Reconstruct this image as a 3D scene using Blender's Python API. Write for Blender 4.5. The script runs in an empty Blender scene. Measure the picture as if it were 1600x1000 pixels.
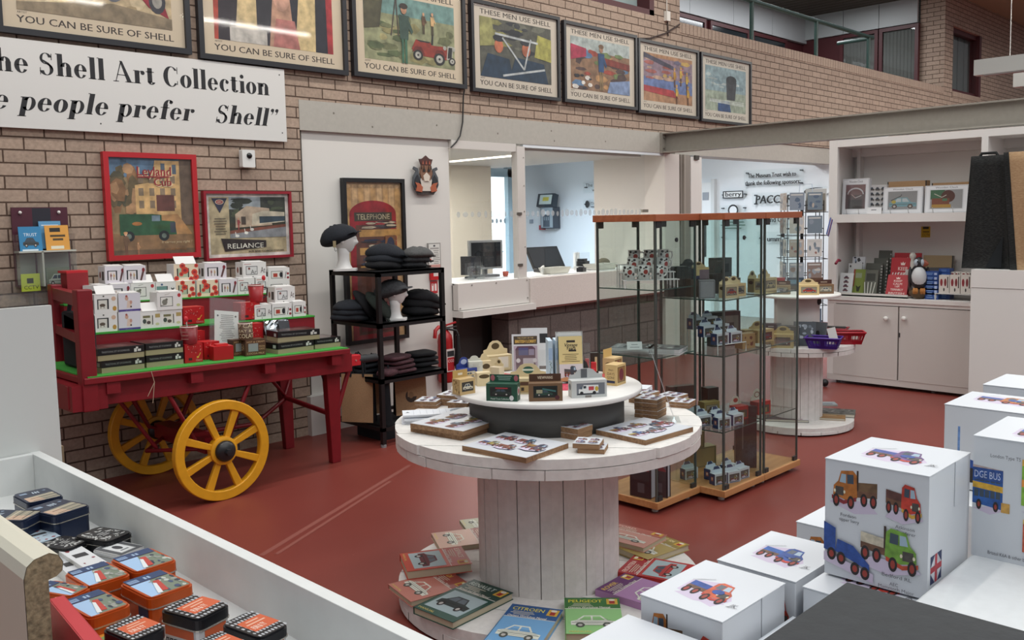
import bpy, math, random
from mathutils import Matrix, Vector
random.seed(7)
PI = math.pi
sc = bpy.context.scene
col = sc.collection

# ------------------------------------------------------------------ camera, world, lights
CAM_H = 1.56
FPX, CYP = 1407.1, 466.3
YAW, PITCH, ROLL = math.radians(44.6), math.radians(5.08), math.radians(1.17)
fw = Vector((math.cos(YAW)*math.cos(PITCH), math.sin(YAW)*math.cos(PITCH), -math.sin(PITCH)))
rt = Vector((math.sin(YAW), -math.cos(YAW), 0))
dn = fw.cross(rt)
RT = math.cos(ROLL)*rt + math.sin(ROLL)*dn
DN = -math.sin(ROLL)*rt + math.cos(ROLL)*dn
camd = bpy.data.cameras.new('camera')
cam = bpy.data.objects.new('camera', camd)
col.objects.link(cam)
cam.matrix_world = Matrix(((RT.x, -DN.x, -fw.x, 0), (RT.y, -DN.y, -fw.y, 0), (RT.z, -DN.z, -fw.z, CAM_H), (0, 0, 0, 1)))
camd.sensor_width = 36.0
camd.lens = FPX/1600*36
camd.shift_y = -(500-CYP)/1600
camd.clip_start = 0.05
camd.clip_end = 200
sc.camera = cam

sc.view_settings.view_transform = 'Standard'
sc.view_settings.look = 'None'
sc.view_settings.exposure = -0.12
sc.cycles.transparent_max_bounces = 40
sc.view_settings.gamma = 1.0
sc.view_settings.use_curve_mapping = False

wd = bpy.data.worlds.new('hall_daylight')
sc.world = wd
wd.use_nodes = True
wd.node_tree.nodes['Background'].inputs[0].default_value = (0.86, 0.93, 1.0, 1)
wn = wd.node_tree
_tc = wn.nodes.new('ShaderNodeTexCoord'); _sx = wn.nodes.new('ShaderNodeSeparateXYZ'); _mr = wn.nodes.new('ShaderNodeMapRange')
_mr.inputs[1].default_value = -.1; _mr.inputs[2].default_value = .7; _mr.inputs[3].default_value = .22; _mr.inputs[4].default_value = .72
wn.links.new(_tc.outputs['Generated'], _sx.inputs[0]); wn.links.new(_sx.outputs['Z'], _mr.inputs[0]); wn.links.new(_mr.outputs[0], wn.nodes['Background'].inputs[1])

def area(name, loc, sx, sy, power, color=(1, 1, 1), look=None, spread=PI):
    l = bpy.data.lights.new(name, 'AREA')
    l.shape = 'RECTANGLE'; l.size = sx; l.size_y = sy; l.energy = power; l.color = color; l.spread = spread
    o = bpy.data.objects.new(name, l)
    o.location = loc
    if look is not None:
        o.rotation_euler = (Vector(look)-Vector(loc)).to_track_quat('-Z', 'Y').to_euler()
    col.objects.link(o)
    return o
WARM = (1.0, 0.955, 0.88)
for i, (x, y, p) in enumerate([(0.6, 1.6, 44), (3.2, 1.6, 48), (5.8, 1.6, 50), (8.6, 1.6, 60), (1.4, 4.3, 82), (4.2, 4.3, 82), (7.2, 4.3, 80),
                               (0.8, -2.0, 60), (4.2, -2.0, 60), (7.6, -2.0, 60), (12.0, 2.0, 330), (16.0, 2.0, 330)]):
    area('hall_tube_light', (x, y, 4.7), 2.2, 0.14, p*.62, WARM)
area('roof_light', (3.5, -3.0, 6.4), 9.0, 4.0, 175, (0.9, 0.96, 1.0))
area('lobby_daylight', (9.6, 9.2, 2.15), 2.4, 1.6, 210, (0.72, 0.86, 1.0))
area('office_tube', (6.3, 6.9, 2.17), 1.6, 0.3, 55, (1, 0.97, 0.92))
area('recess_fill', (12.3, 6.9, 5.15), 6.0, 0.4, 150, (0.95, 0.97, 1.0))  # added fill lamp, brightens the white panels in the upper recess
area('lobby_ceiling_light', (10.6, 6.6, 2.6), 1.6, 0.5, 40, (0.95, 0.98, 1.0))

# ------------------------------------------------------------------ pixel-ray helpers: where a sight line meets a real surface
def ray(px, py):
    return RT*((px-800)/FPX) + DN*((py-CYP)/FPX) + fw
def PZ(px, py, z):
    d = ray(px, py); t = (z-CAM_H)/d.z
    return Vector((d.x*t, d.y*t, z))
def PY(px, py, y):
    d = ray(px, py); t = y/d.y
    return Vector((d.x*t, y, CAM_H+d.z*t))
def PX(px, py, x):
    d = ray(px, py); t = x/d.x
    return Vector((x, d.y*t, CAM_H+d.z*t))

# ------------------------------------------------------------------ materials
MATS = {}
def lin(c):
    return tuple(((v/255)/12.92 if v/255 <= .04045 else ((v/255+.055)/1.055)**2.4) for v in c)
def hx(s):
    return tuple(int(s[i:i+2], 16) for i in (0, 2, 4))
VARY = [0, 200]     # blotchiness of printed and painted colours while pictures are being drawn
def C(s, rough=.6, metal=0.0, bump=0, scale=200, var=0):
    if VARY[0] and not var and not bump: var, scale = VARY
    k = (s, rough, metal, bump, scale, var)
    if k in MATS: return MATS[k]
    m = bpy.data.materials.new('paint_'+s); m.use_nodes = True
    nt = m.node_tree; b = nt.nodes['Principled BSDF']
    c = lin(hx(s))
    b.inputs['Base Color'].default_value = (*c, 1)
    b.inputs['Roughness'].default_value = rough
    b.inputs['Metallic'].default_value = metal
    if bump or var:
        tc = nt.nodes.new('ShaderNodeTexCoord')
        n = nt.nodes.new('ShaderNodeTexNoise'); n.inputs['Scale'].default_value = scale; n.inputs['Detail'].default_value = 4
        nt.links.new(tc.outputs['Object'], n.inputs['Vector'])
        if bump:
            bp = nt.nodes.new('ShaderNodeBump'); bp.inputs['Strength'].default_value = bump; bp.inputs['Distance'].default_value = .004
            nt.links.new(n.outputs['Fac'], bp.inputs['Height']); nt.links.new(bp.outputs['Normal'], b.inputs['Normal'])
        if var:
            r = nt.nodes.new('ShaderNodeValToRGB')
            r.color_ramp.elements[0].position = .3; r.color_ramp.elements[1].position = .7
            r.color_ramp.elements[0].color = (*[v*(1-var) for v in c], 1); r.color_ramp.elements[1].color = (*[min(1, v*(1+var)) for v in c], 1)
            nt.links.new(n.outputs['Fac'], r.inputs['Fac']); nt.links.new(r.outputs['Color'], b.inputs['Base Color'])
    m.diffuse_color = (*c, 1)
    MATS[k] = m
    return m
def emis(s, st):
    k = ('E', s, st)
    if k in MATS: return MATS[k]
    m = bpy.data.materials.new('glow_'+s); m.use_nodes = True
    b = m.node_tree.nodes['Principled BSDF']
    b.inputs['Base Color'].default_value = (*lin(hx(s)), 1)
    b.inputs['Emission Color'].default_value = (*lin(hx(s)), 1)
    b.inputs['Emission Strength'].default_value = st
    MATS[k] = m
    return m
def glass(name, tint, rough=.02, ior=1.45, haze=0.0):
    k = ('G', name)
    if k in MATS: return MATS[k]
    m = bpy.data.materials.new(name); m.use_nodes = True
    nt = m.node_tree; nt.nodes.clear()
    o = nt.nodes.new('ShaderNodeOutputMaterial')
    t = nt.nodes.new('ShaderNodeBsdfTransparent'); t.inputs[0].default_value = (*tint, 1)
    g = nt.nodes.new('ShaderNodeBsdfGlossy'); g.inputs['Roughness'].default_value = rough
    lw = nt.nodes.new('ShaderNodeLayerWeight'); lw.inputs['Blend'].default_value = .5
    pw = nt.nodes.new('ShaderNodeMath'); pw.operation = 'POWER'; pw.inputs[1].default_value = 4.0
    r0 = ((ior-1)/(ior+1))**2*1.6
    f = nt.nodes.new('ShaderNodeMath'); f.operation = 'MULTIPLY_ADD'; f.inputs[1].default_value = .8; f.inputs[2].default_value = r0
    nt.links.new(lw.outputs['Facing'], pw.inputs[0]); nt.links.new(pw.outputs[0], f.inputs[0])
    mx = nt.nodes.new('ShaderNodeMixShader')
    nt.links.new(f.outputs[0], mx.inputs[0]); nt.links.new(t.outputs[0], mx.inputs[1]); nt.links.new(g.outputs[0], mx.inputs[2])
    last = mx
    if haze:
        d = nt.nodes.new('ShaderNodeBsdfDiffuse'); d.inputs[0].default_value = (.8, .82, .82, 1)
        m2 = nt.nodes.new('ShaderNodeMixShader'); m2.inputs[0].default_value = haze
        nt.links.new(mx.outputs[0], m2.inputs[1]); nt.links.new(d.outputs[0], m2.inputs[2]); last = m2
    nt.links.new(last.outputs[0], o.inputs[0])
    MATS[k] = m
    return m
def node_mat(name, build, rough=.7):
    m = bpy.data.materials.new(name); m.use_nodes = True
    nt = m.node_tree; b = nt.nodes['Principled BSDF']; b.inputs['Roughness'].default_value = rough
    build(nt, b)
    return m
def brick_mat(name, c1, c2, cm, bw, rh, ms, axes, off=(0, 0), offset=.5, bump=.5, noise=60):
    def bld(nt, b):
        g = nt.nodes.new('ShaderNodeNewGeometry'); s = nt.nodes.new('ShaderNodeSeparateXYZ'); cb = nt.nodes.new('ShaderNodeCombineXYZ')
        nt.links.new(g.outputs['Position'], s.inputs[0])
        for i, a in enumerate(axes):
            ad = nt.nodes.new('ShaderNodeMath'); ad.operation = 'ADD'; ad.inputs[1].default_value = off[i]
            nt.links.new(s.outputs[a], ad.inputs[0]); nt.links.new(ad.outputs[0], cb.inputs[i])
        t = nt.nodes.new('ShaderNodeTexBrick')
        t.offset = offset
        t.inputs['Scale'].default_value = 1; t.inputs['Brick Width'].default_value = bw; t.inputs['Row Height'].default_value = rh
        t.inputs['Mortar Size'].default_value = ms; t.inputs['Mortar Smooth'].default_value = .15; t.inputs['Bias'].default_value = 0
        t.inputs['Color1'].default_value = (*lin(hx(c1)), 1); t.inputs['Color2'].default_value = (*lin(hx(c2)), 1); t.inputs['Mortar'].default_value = (*lin(hx(cm)), 1)
        nt.links.new(cb.outputs[0], t.inputs['Vector'])
        n = nt.nodes.new('ShaderNodeTexNoise'); n.inputs['Scale'].default_value = noise; n.inputs['Detail'].default_value = 5
        nt.links.new(g.outputs['Position'], n.inputs['Vector'])
        mx = nt.nodes.new('ShaderNodeMix'); mx.data_type = 'RGBA'; mx.blend_type = 'OVERLAY'; mx.inputs[0].default_value = .35
        nt.links.new(t.outputs['Color'], mx.inputs[6]); nt.links.new(n.outputs['Fac'], mx.inputs[7])
        nt.links.new(mx.outputs[2], b.inputs['Base Color'])
        sb = nt.nodes.new('ShaderNodeMath'); sb.operation = 'MULTIPLY_ADD'; sb.inputs[1].default_value = -1.0
        nt.links.new(t.outputs['Fac'], sb.inputs[0])
        sm = nt.nodes.new('ShaderNodeMath'); sm.operation = 'MULTIPLY'; sm.inputs[1].default_value = .25
        nt.links.new(n.outputs['Fac'], sm.inputs[0]); nt.links.new(sm.outputs[0], sb.inputs[2])
        bp = nt.nodes.new('ShaderNodeBump'); bp.inputs['Strength'].default_value = bump; bp.inputs['Distance'].default_value = .006
        nt.links.new(sb.outputs[0], bp.inputs['Height']); nt.links.new(bp.outputs['Normal'], b.inputs['Normal'])
    return node_mat(name, bld, .9)
BRK = brick_mat('buff_brick', '9a8778', 'a69282', '4f3d32', .2265, .0747, .0052, (0, 2), (.04, .009))
BRKS = brick_mat('buff_soldier_brick', 'a38f80', 'ab9786', '5e4b3e', .0747, .3, .0045, (0, 2), (0, .08), 0)
BRKY = brick_mat('buff_brick_return', '9a8778', 'a69282', '4f3d32', .2265, .0747, .0052, (1, 2), (.04, .009))
BLK = brick_mat('dark_concrete_block', '5d5350', '665b57', '443a38', .44, .215, .008, (0, 2), (.1, .0))

def floor_build(nt, b):
    g = nt.nodes.new('ShaderNodeNewGeometry')
    n = nt.nodes.new('ShaderNodeTexNoise'); n.inputs['Scale'].default_value = .9; n.inputs['Detail'].default_value = 6
    n2 = nt.nodes.new('ShaderNodeTexNoise'); n2.inputs['Scale'].default_value = 45; n2.inputs['Detail'].default_value = 3
    for q in (n, n2): nt.links.new(g.outputs['Position'], q.inputs['Vector'])
    r = nt.nodes.new('ShaderNodeValToRGB'); r.color_ramp.elements[0].position = .3; r.color_ramp.elements[1].position = .72
    r.color_ramp.elements[0].color = (*lin(hx('74322b')), 1); r.color_ramp.elements[1].color = (*lin(hx('843c33')), 1)
    nt.links.new(n.outputs['Fac'], r.inputs['Fac'])
    r2 = nt.nodes.new('ShaderNodeValToRGB'); r2.color_ramp.elements[0].position = .70; r2.color_ramp.elements[1].position = .8
    r2.color_ramp.elements[0].color = (0, 0, 0, 1); r2.color_ramp.elements[1].color = (.25, .25, .25, 1)
    nt.links.new(n2.outputs['Fac'], r2.inputs['Fac'])
    mx = nt.nodes.new('ShaderNodeMix'); mx.data_type = 'RGBA'
    nt.links.new(r2.outputs['Color'], mx.inputs[0]); nt.links.new(r.outputs['Color'], mx.inputs[6])
    mx.inputs[7].default_value = (*lin(hx('b07a6a')), 1)
    nt.links.new(mx.outputs[2], b.inputs['Base Color'])
FLOORM = node_mat('red_painted_concrete', floor_build, .42)
def wood_build(c1, c2, sc_, ax='X'):
    def bld(nt, b):
        tc = nt.nodes.new('ShaderNodeTexCoord'); mp = nt.nodes.new('ShaderNodeMapping')
        mp.inputs['Scale'].default_value = (sc_, sc_*12, sc_*12) if ax == 'X' else (sc_*12, sc_, sc_*12)
        n = nt.nodes.new('ShaderNodeTexNoise'); n.inputs['Scale'].default_value = 1; n.inputs['Detail'].default_value = 5
        nt.links.new(tc.outputs['Object'], mp.inputs[0]); nt.links.new(mp.outputs[0], n.inputs['Vector'])
        r = nt.nodes.new('ShaderNodeValToRGB'); r.color_ramp.elements[0].position = .35; r.color_ramp.elements[1].position = .65
        r.color_ramp.elements[0].color = (*lin(hx(c1)), 1); r.color_ramp.elements[1].color = (*lin(hx(c2)), 1)
        nt.links.new(n.outputs['Fac'], r.inputs['Fac']); nt.links.new(r.outputs['Color'], b.inputs['Base Color'])
    return bld
BEECH = node_mat('beech_board', wood_build('b07a4c', 'c08a5a', 3), .45)
CORK = node_mat('pressed_hardboard_edge', wood_build('7a5a40', '9a7858', 8), .8)
CHIP = C('8a7a60', .9, 0, .5, 120, .45)
WHITE = C('dcdad6', .5)
WPAINT = C('dedcd9', .55, 0, .25, 40, .05)
WWALL = C('d5d2cd', .6)
BAND = C('a8a49c', .6, 0, .1, 30, .04)
STEEL = C('8a857c', .5, 0, .1, 25, .05)
BLACKM = C('141416', .45)
DARK = C('26262a', .6)
CREAM = C('d9caa8', .6)
REDC = C('7d1620', .4, 0, .1, 15, .08)
REDB = C('c0202a', .45)
YEL = C('d99a1c', .4, 0, .1, 20, .06)
GREEN = C('3f9a3a', .95, 0, .9, 400, .25)
GLS = glass('cabinet_glass', (.86, .92, .90), .015, 1.45)
GLE = C('3a5550', .2)
PANE = glass('clear_pane', (.97, .98, .98), .01, 1.45)
ACR = glass('clear_acrylic', (.93, .95, .95), .03, 1.5, .05)
CELLO = glass('cellophane', (.95, .95, .95), .08, 1.9)
CLEAR = [GLS, PANE, ACR, CELLO]
CARD = C('a98560', .8)
KRAFT = C('a58462', .85, 0, .4, 150, .1)

# ------------------------------------------------------------------ mesh building
TXT = {}
def text_mesh(s):
    if s in TXT: return TXT[s]
    cu = bpy.data.curves.new('t', 'FONT'); cu.body = s; cu.size = 1; cu.resolution_u = 2
    o = bpy.data.objects.new('t', cu); col.objects.link(o)
    dg = bpy.context.evaluated_depsgraph_get(); dg.update()
    me = o.evaluated_get(dg).to_mesh()
    v = [(p.co.x, p.co.y) for p in me.vertices]; f = [tuple(p.vertices) for p in me.polygons]
    o.evaluated_get(dg).to_mesh_clear()
    bpy.data.objects.remove(o); bpy.data.curves.remove(cu)
    w = max([p[0] for p in v], default=0)
    TXT[s] = (v, f, w)
    return TXT[s]

class MB:
    def __init__(s, T=None):
        s.v = []; s.f = []; s.m = []; s.s = []; s.mats = []; s.T = T or Matrix.Identity(4)
    def add(s, vs, fs, mat, smooth=False):
        if mat not in s.mats: s.mats.append(mat)
        mi = s.mats.index(mat); n = len(s.v); T = s.T
        s.v += [tuple(T @ Vector(p)) for p in vs]
        for f in fs:
            s.f.append(tuple(n+i for i in f)); s.m.append(mi); s.s.append(smooth)
        return s
    def bx(s, x0, x1, y0, y1, z0, z1, mat, M=None):
        vs = [(x0, y0, z0), (x1, y0, z0), (x1, y1, z0), (x0, y1, z0), (x0, y0, z1), (x1, y0, z1), (x1, y1, z1), (x0, y1, z1)]
        if M is not None: vs = [tuple(M @ Vector(p)) for p in vs]
        F = [(3, 2, 1, 0), (4, 5, 6, 7), (0, 1, 5, 4), (1, 2, 6, 5), (2, 3, 7, 6), (3, 0, 4, 7)]
        if mat in CLEAR:      # clear sheet: one face stands for its thickness
            d = (x1-x0, y1-y0, z1-z0); F = [F[{0: 5, 1: 2, 2: 1}[d.index(min(d))]]]
        return s.add(vs, F, mat)
    def bar(s, a, b, w, h, mat, up=(0, 0, 1)):
        a = Vector(a); b = Vector(b); d = (b-a).normalized(); up = Vector(up)
        if abs(d.dot(up)) > .98: up = Vector((1, 0, 0))
        x = d.cross(up).normalized(); y = x.cross(d)
        vs = [a-x*w/2-y*h/2, a+x*w/2-y*h/2, a+x*w/2+y*h/2, a-x*w/2+y*h/2]; vs += [p+(b-a) for p in vs]
        return s.add(vs, [(3, 2, 1, 0), (4, 5, 6, 7), (0, 1, 5, 4), (1, 2, 6, 5), (2, 3, 7, 6), (3, 0, 4, 7)], mat)
    def prism(s, pts, z0, z1, mat, M=None, top=None, side_smooth=False):
        n = len(pts)
        vs = [(x, y, z0) for x, y in pts]+[(x, y, z1) for x, y in pts]
        if M is not None: vs = [tuple(M @ Vector(p)) for p in vs]
        s.add(vs, [(i, (i+1) % n, n+(i+1) % n, n+i) for i in range(n)]+[tuple(range(n-1, -1, -1))], mat)
        return s.add(vs[n:], [tuple(range(n))], top or mat)
    def rprism(s, x0, x1, y0, y1, z0, z1, r, mat, n=4, top=None):
        pts = []
        for cx, cy, a0 in ((x1-r, y1-r, 0), (x0+r, y1-r, 90), (x0+r, y0+r, 180), (x1-r, y0+r, 270)):
            for i in range(n+1):
                a = math.radians(a0+90*i/n); pts.append((cx+r*math.cos(a), cy+r*math.sin(a)))
        return s.prism(pts, z0, z1, mat, None, top)
    def lathe(s, prof, n, mat, cap=True, M=None, smooth=True, sx=1, sy=1):
        vs = []; fs = []
        for r, z in prof:
            for i in range(n):
                a = 2*PI*i/n; vs.append((r*math.cos(a)*sx, r*math.sin(a)*sy, z))
        for k in range(len(prof)-1):
            for i in range(n):
                j = (i+1) % n
                fs.append((k*n+i, k*n+j, (k+1)*n+j, (k+1)*n+i))
        if M is not None: vs = [tuple(M @ Vector(p)) for p in vs]
        s.add(vs, fs, mat, smooth)
        if cap:
            k = (len(prof)-1)*n
            s.add(vs[:n], [tuple(range(n-1, -1, -1))], mat); s.add(vs[k:], [tuple(range(n))], mat)
        return s
    def cyl(s, a, b, r, mat, n=16, r2=None, smooth=True):
        a = Vector(a); b = Vector(b); q = (b-a).to_track_quat('Z', 'Y').to_matrix().to_4x4()
        return s.lathe([(r, 0), (r if r2 is None else r2, (b-a).length)], n, mat, True, Matrix.Translation(a) @ q, smooth)
    def tube(s, path, r, mat, n=8):
        P = [Vector(p) for p in path]; vs = []; fs = []
        rr = r if isinstance(r, (list, tuple)) else [r]*len(P)
        ref = Vector((0, 0, 1))
        for k, p in enumerate(P):
            d = (P[min(k+1, len(P)-1)]-P[max(k-1, 0)]).normalized()
            if abs(d.dot(ref)) > .95: ref = Vector((1, 0, 0)) if abs(d.x) < .9 else Vector((0, 1, 0))
            x = d.cross(ref).normalized(); y = x.cross(d).normalized(); ref = y
            for i in range(n):
                a = 2*PI*i/n; vs.append(p+(x*math.cos(a)+y*math.sin(a))*rr[k])
        for k in range(len(P)-1):
            for i in range(n):
                j = (i+1) % n; fs.append((k*n+i, k*n+j, (k+1)*n+j, (k+1)*n+i))
        s.add(vs, fs, mat, True)
        s.add(vs[:n], [tuple(range(n-1, -1, -1))], mat); return s.add(vs[-n:], [tuple(range(n))], mat)
    def ball(s, c, rx, ry, rz, mat, n=16, m=10, fn=None, M=None):
        vs = []; fs = []
        for k in range(m+1):
            t = PI*k/m
            for i in range(n):
                a = 2*PI*i/n; u = Vector((math.sin(t)*math.cos(a), math.sin(t)*math.sin(a), math.cos(t)))
                p = Vector((u.x*rx, u.y*ry, u.z*rz))
                if fn: p = fn(u, p)
                if M is not None: p = M @ p
                vs.append(p+Vector(c))
        for k in range(m):
            for i in range(n):
                j = (i+1) % n; fs.append((k*n+i, (k+1)*n+i, (k+1)*n+j, k*n+j))
        return s.add(vs, fs, mat, True)
    def build(s, name, parent=None, loc=None, rz=0, bev=0):
        me = bpy.data.meshes.new(name)
        me.from_pydata(s.v, [], s.f)
        for m in s.mats: me.materials.append(m)
        me.polygons.foreach_set('material_index', s.m)
        me.polygons.foreach_set('use_smooth', s.s)
        me.update()
        o = bpy.data.objects.new(name, me); col.objects.link(o)
        if parent is not None: o.parent = parent
        if loc is not None: o.location = loc
        if rz: o.rotation_euler = (0, 0, rz)
        if bev:
            b = o.modifiers.new('bevel', 'BEVEL'); b.width = bev; b.segments = 2; b.limit_method = 'ANGLE'
        return o

class Art:
    """prints on a flat face: 2-D drawing in metres on the plane (O, U, V)"""
    def __init__(s, mb, O, U, V, eps=.0004):
        s.mb = mb; s.O = Vector(O); s.U = Vector(U).normalized(); s.V = Vector(V).normalized(); s.N = s.U.cross(s.V); s.e = eps*.13; s.k = 1
    def P(s, x, y): return s.O+s.U*x+s.V*y+s.N*(s.e*s.k)
    def poly(s, pts, mat):
        a = sum(pts[i][0]*pts[(i+1) % len(pts)][1]-pts[(i+1) % len(pts)][0]*pts[i][1] for i in range(len(pts)))
        if a < 0: pts = pts[::-1]
        s.mb.add([s.P(*p) for p in pts], [tuple(range(len(pts)))], mat); s.k += 1
    def rect(s, x, y, w, h, mat):
        s.poly([(x, y), (x+w, y), (x+w, y+h), (x, y+h)], mat)
    def ell(s, x, y, rx, ry, mat, n=14, a0=0, a1=360):
        rx = abs(rx)
        m = n if a1-a0 >= 360 else n+1
        s.poly([(x+rx*math.cos(math.radians(a0+(a1-a0)*i/n)), y+ry*math.sin(math.radians(a0+(a1-a0)*i/n))) for i in range(m)], mat)
    def line(s, x0, y0, x1, y1, w, mat):
        d = math.hypot(x1-x0, y1-y0) or 1; nx, ny = -(y1-y0)/d*w/2, (x1-x0)/d*w/2
        s.poly([(x0+nx, y0+ny), (x1+nx, y1+ny), (x1-nx, y1-ny), (x0-nx, y0-ny)], mat)
    def frame(s, x, y, w, h, t, mat):
        k = s.k
        for a in ((x, y, w, t), (x, y+h-t, w, t), (x, y, t, h), (x+w-t, y, t, h)): s.rect(*a, mat)
        s.k = k+1
    def text(s, t, x, y, h, mat, w=None, al='l', bold=0, shear=0):
        v, f, tw = text_mesh(t)
        k = h/.73; kx = k if w is None else w/tw
        x0 = x if al == 'l' else (x-tw*kx/2 if al == 'c' else x-tw*kx)
        for dx in ((0, bold) if bold else (0,)):
            s.mb.add([s.P(x0+p[0]*kx+dx+shear*p[1]*k, y+p[1]*k) for p in v], f, mat); s.k += 1
    def lines(s, x, y, w, h, n, mat, t=.4):
        r = random.Random(n*31+int(w*1e4))
        for i in range(n):
            ww = w*r.uniform(.55, 1); s.rect(x+(w-ww)/2, y+h*(i+.5-t/2)/n, ww, h*t/n, mat); s.k -= 1
        s.k += 1

def tag(o, label=None, cat=None, group=None, kind=None):
    if label: o['label'] = label
    if cat: o['category'] = cat
    if group: o['group'] = group
    if kind: o['kind'] = kind
    return o
def thing(name, label, cat, loc=(0, 0, 0), rz=0, group=None):
    o = bpy.data.objects.new(name, None); col.objects.link(o)
    o.empty_display_size = .05
    o.location = loc; o.rotation_euler = (0, 0, rz)
    return tag(o, label, cat, group)
def one(mb, name, label, cat, loc=(0, 0, 0), rz=0, group=None, bev=0):
    return tag(mb.build(name, None, loc, rz, bev), label, cat, group)
def struct(mb, name, bev=0):
    return tag(mb.build(name, None, None, 0, bev), kind='structure')
def dup(root, loc, rz, label, group=None):
    r = root.copy(); col.objects.link(r); r.location = loc; r.rotation_euler = (0, 0, rz); r['label'] = label
    if group: r['group'] = group
    for ch in list(root.children):
        c = ch.copy(); col.objects.link(c); c.parent = r
        for g in list(ch.children):
            d = g.copy(); col.objects.link(d); d.parent = c
    return r

# ------------------------------------------------------------------ small pictures of vehicles used on prints and packaging
TYRE = C('2a2425', .7); HUB = C('96392f', .6); SHADE = C('c9bcd0', .7); GLZ = C('3c4a58', .4); LGLZ = C('9db4c4', .4)
def pic_lorry(a, x, y, w, h, cab, bed, bumper=None, tall=False, flip=False):
    if flip: x, w = x+w, -w
    bumper = bumper or HUB
    a.poly([(x, y+.02*h), (x+.5*w, y-.1*h), (x+1.05*w, y+.1*h), (x+.9*w, y+.25*h), (x+.2*w, y+.25*h)], SHADE)
    a.poly([(x+.02*w, y+.55*h), (x+.45*w, y+.5*h), (x+.45*w, y+.72*h), (x+.02*w, y+.78*h)], bed)
    if tall: a.rect(x+.42*w, y+.4*h, .04*w, .62*h, C('3a2a22'))
    a.poly([(x+.02*w, y+.4*h), (x+.5*w, y+.33*h), (x+.5*w, y+.5*h), (x+.02*w, y+.55*h)], C('6a4a38'))
    for wx in (.1, .3): a.ell(x+wx*w, y+.3*h, .075*w, .17*h, TYRE); a.ell(x+wx*w, y+.3*h, .04*w, .1*h, HUB)
    a.poly([(x+.44*w, y+.32*h), (x+.7*w, y+.22*h), (x+.97*w, y+.3*h), (x+.96*w, y+.55*h), (x+.86*w, y+.68*h), (x+.8*w, y+.95*h), (x+.54*w, y+h), (x+.46*w, y+.9*h)], cab)
    a.poly([(x+.52*w, y+.66*h), (x+.66*w, y+.65*h), (x+.67*w, y+.88*h), (x+.53*w, y+.9*h)], GLZ)
    a.poly([(x+.69*w, y+.65*h), (x+.83*w, y+.66*h), (x+.79*w, y+.88*h), (x+.69*w, y+.88*h)], LGLZ)
    a.rect(x+.74*w, y+.32*h, .18*w, .22*h, C('4a4440'))
    a.poly([(x+.46*w, y+.24*h), (x+.74*w, y+.1*h), (x+w, y+.2*h), (x+w, y+.3*h), (x+.74*w, y+.2*h), (x+.46*w, y+.34*h)], bumper)
    for wx in (.58, .9): a.ell(x+wx*w, y+.18*h, .075*w, .17*h, TYRE); a.ell(x+wx*w, y+.18*h, .04*w, .1*h, HUB)
    for lx in (.72, .93): a.ell(x+lx*w, y+.42*h, .022*w, .045*h, C('e8dcc0'))
def pic_bus(a, x, y, w, h, c1, c2, c3):
    a.poly([(x, y), (x+.6*w, y-.1*h), (x+1.1*w, y+.05*h), (x+w, y+.15*h)], SHADE)
    a.poly([(x, y+.12*h), (x+w, y+.05*h), (x+w, y+.95*h), (x, y+h)], c1)
    a.poly([(x, y+.48*h), (x+w, y+.44*h), (x+w, y+.58*h), (x, y+.62*h)], c2)
    a.poly([(x, y+.88*h), (x+w, y+.84*h), (x+w, y+.95*h), (x, y+h)], c3)
    for i in range(5):
        a.rect(x+(.06+.18*i)*w, y+.64*h, .14*w, .18*h, GLZ); a.k -= 1
        a.rect(x+(.06+.18*i)*w, y+.28*h, .14*w, .17*h, GLZ); a.k -= 1
    a.k += 1
    for wx in (.22, .78): a.ell(x+wx*w, y+.1*h, .09*w, .12*h, TYRE); a.ell(x+wx*w, y+.1*h, .045*w, .06*h, HUB)
def pic_car(a, x, y, w, h, c, win=GLZ, line=None):
    line = line or TYRE
    a.poly([(x, y+.2*h), (x+w, y+.18*h), (x+w, y+.5*h), (x+.8*w, y+.58*h), (x+.66*w, y+h), (x+.28*w, y+h), (x+.12*w, y+.6*h), (x, y+.52*h)], c)
    a.poly([(x+.18*w, y+.6*h), (x+.44*w, y+.6*h), (x+.44*w, y+.92*h), (x+.3*w, y+.92*h)], win)
    a.poly([(x+.48*w, y+.6*h), (x+.74*w, y+.6*h), (x+.64*w, y+.92*h), (x+.48*w, y+.92*h)], win)
    for wx in (.2, .78): a.ell(x+wx*w, y+.2*h, .1*w, .2*h, line); a.ell(x+wx*w, y+.2*h, .05*w, .1*h, C('b8b4ae'))
    a.rect(x+.02*w, y+.38*h, .96*w, .03*h, line)
def pic_person(a, x, y, h, coat, leg, skin=C('c99a78'), hat=None):
    a.rect(x-.06*h, y, .05*h, .42*h, leg); a.rect(x+.01*h, y, .05*h, .42*h, leg)
    a.poly([(x-.09*h, y+.4*h), (x+.09*h, y+.4*h), (x+.11*h, y+.8*h), (x-.11*h, y+.8*h)], coat)
    a.poly([(x+.08*h, y+.78*h), (x+.2*h, y+.55*h), (x+.16*h, y+.5*h), (x+.06*h, y+.66*h)], coat)
    a.ell(x, y+.9*h, .065*h, .085*h, skin)
    if hat: a.ell(x, y+.95*h, .09*h, .05*h, hat)
# ================================================================== THE SETTING
D = 5.66          # front face of the long brick wall
m = MB(); m.bx(-4, 26, -7, 5.9, -.2, 0, FLOORM); a = Art(m, (0, 0, 0), (1, 0, 0), (0, 1, 0), .004)
for pp in ((408, 868, 640, 727, .03), (432, 866, 610, 752, .022)):
    u_, v_ = PZ(pp[0], pp[1], 0), PZ(pp[2], pp[3], 0); a.line(u_.x, u_.y, v_.x, v_.y, pp[4], C('85483f', .6))
m.bx(3.6, 26, 5.9, 13, -.2, -.002, C('8f8a84', .6)); struct(m, 'floor')

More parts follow.
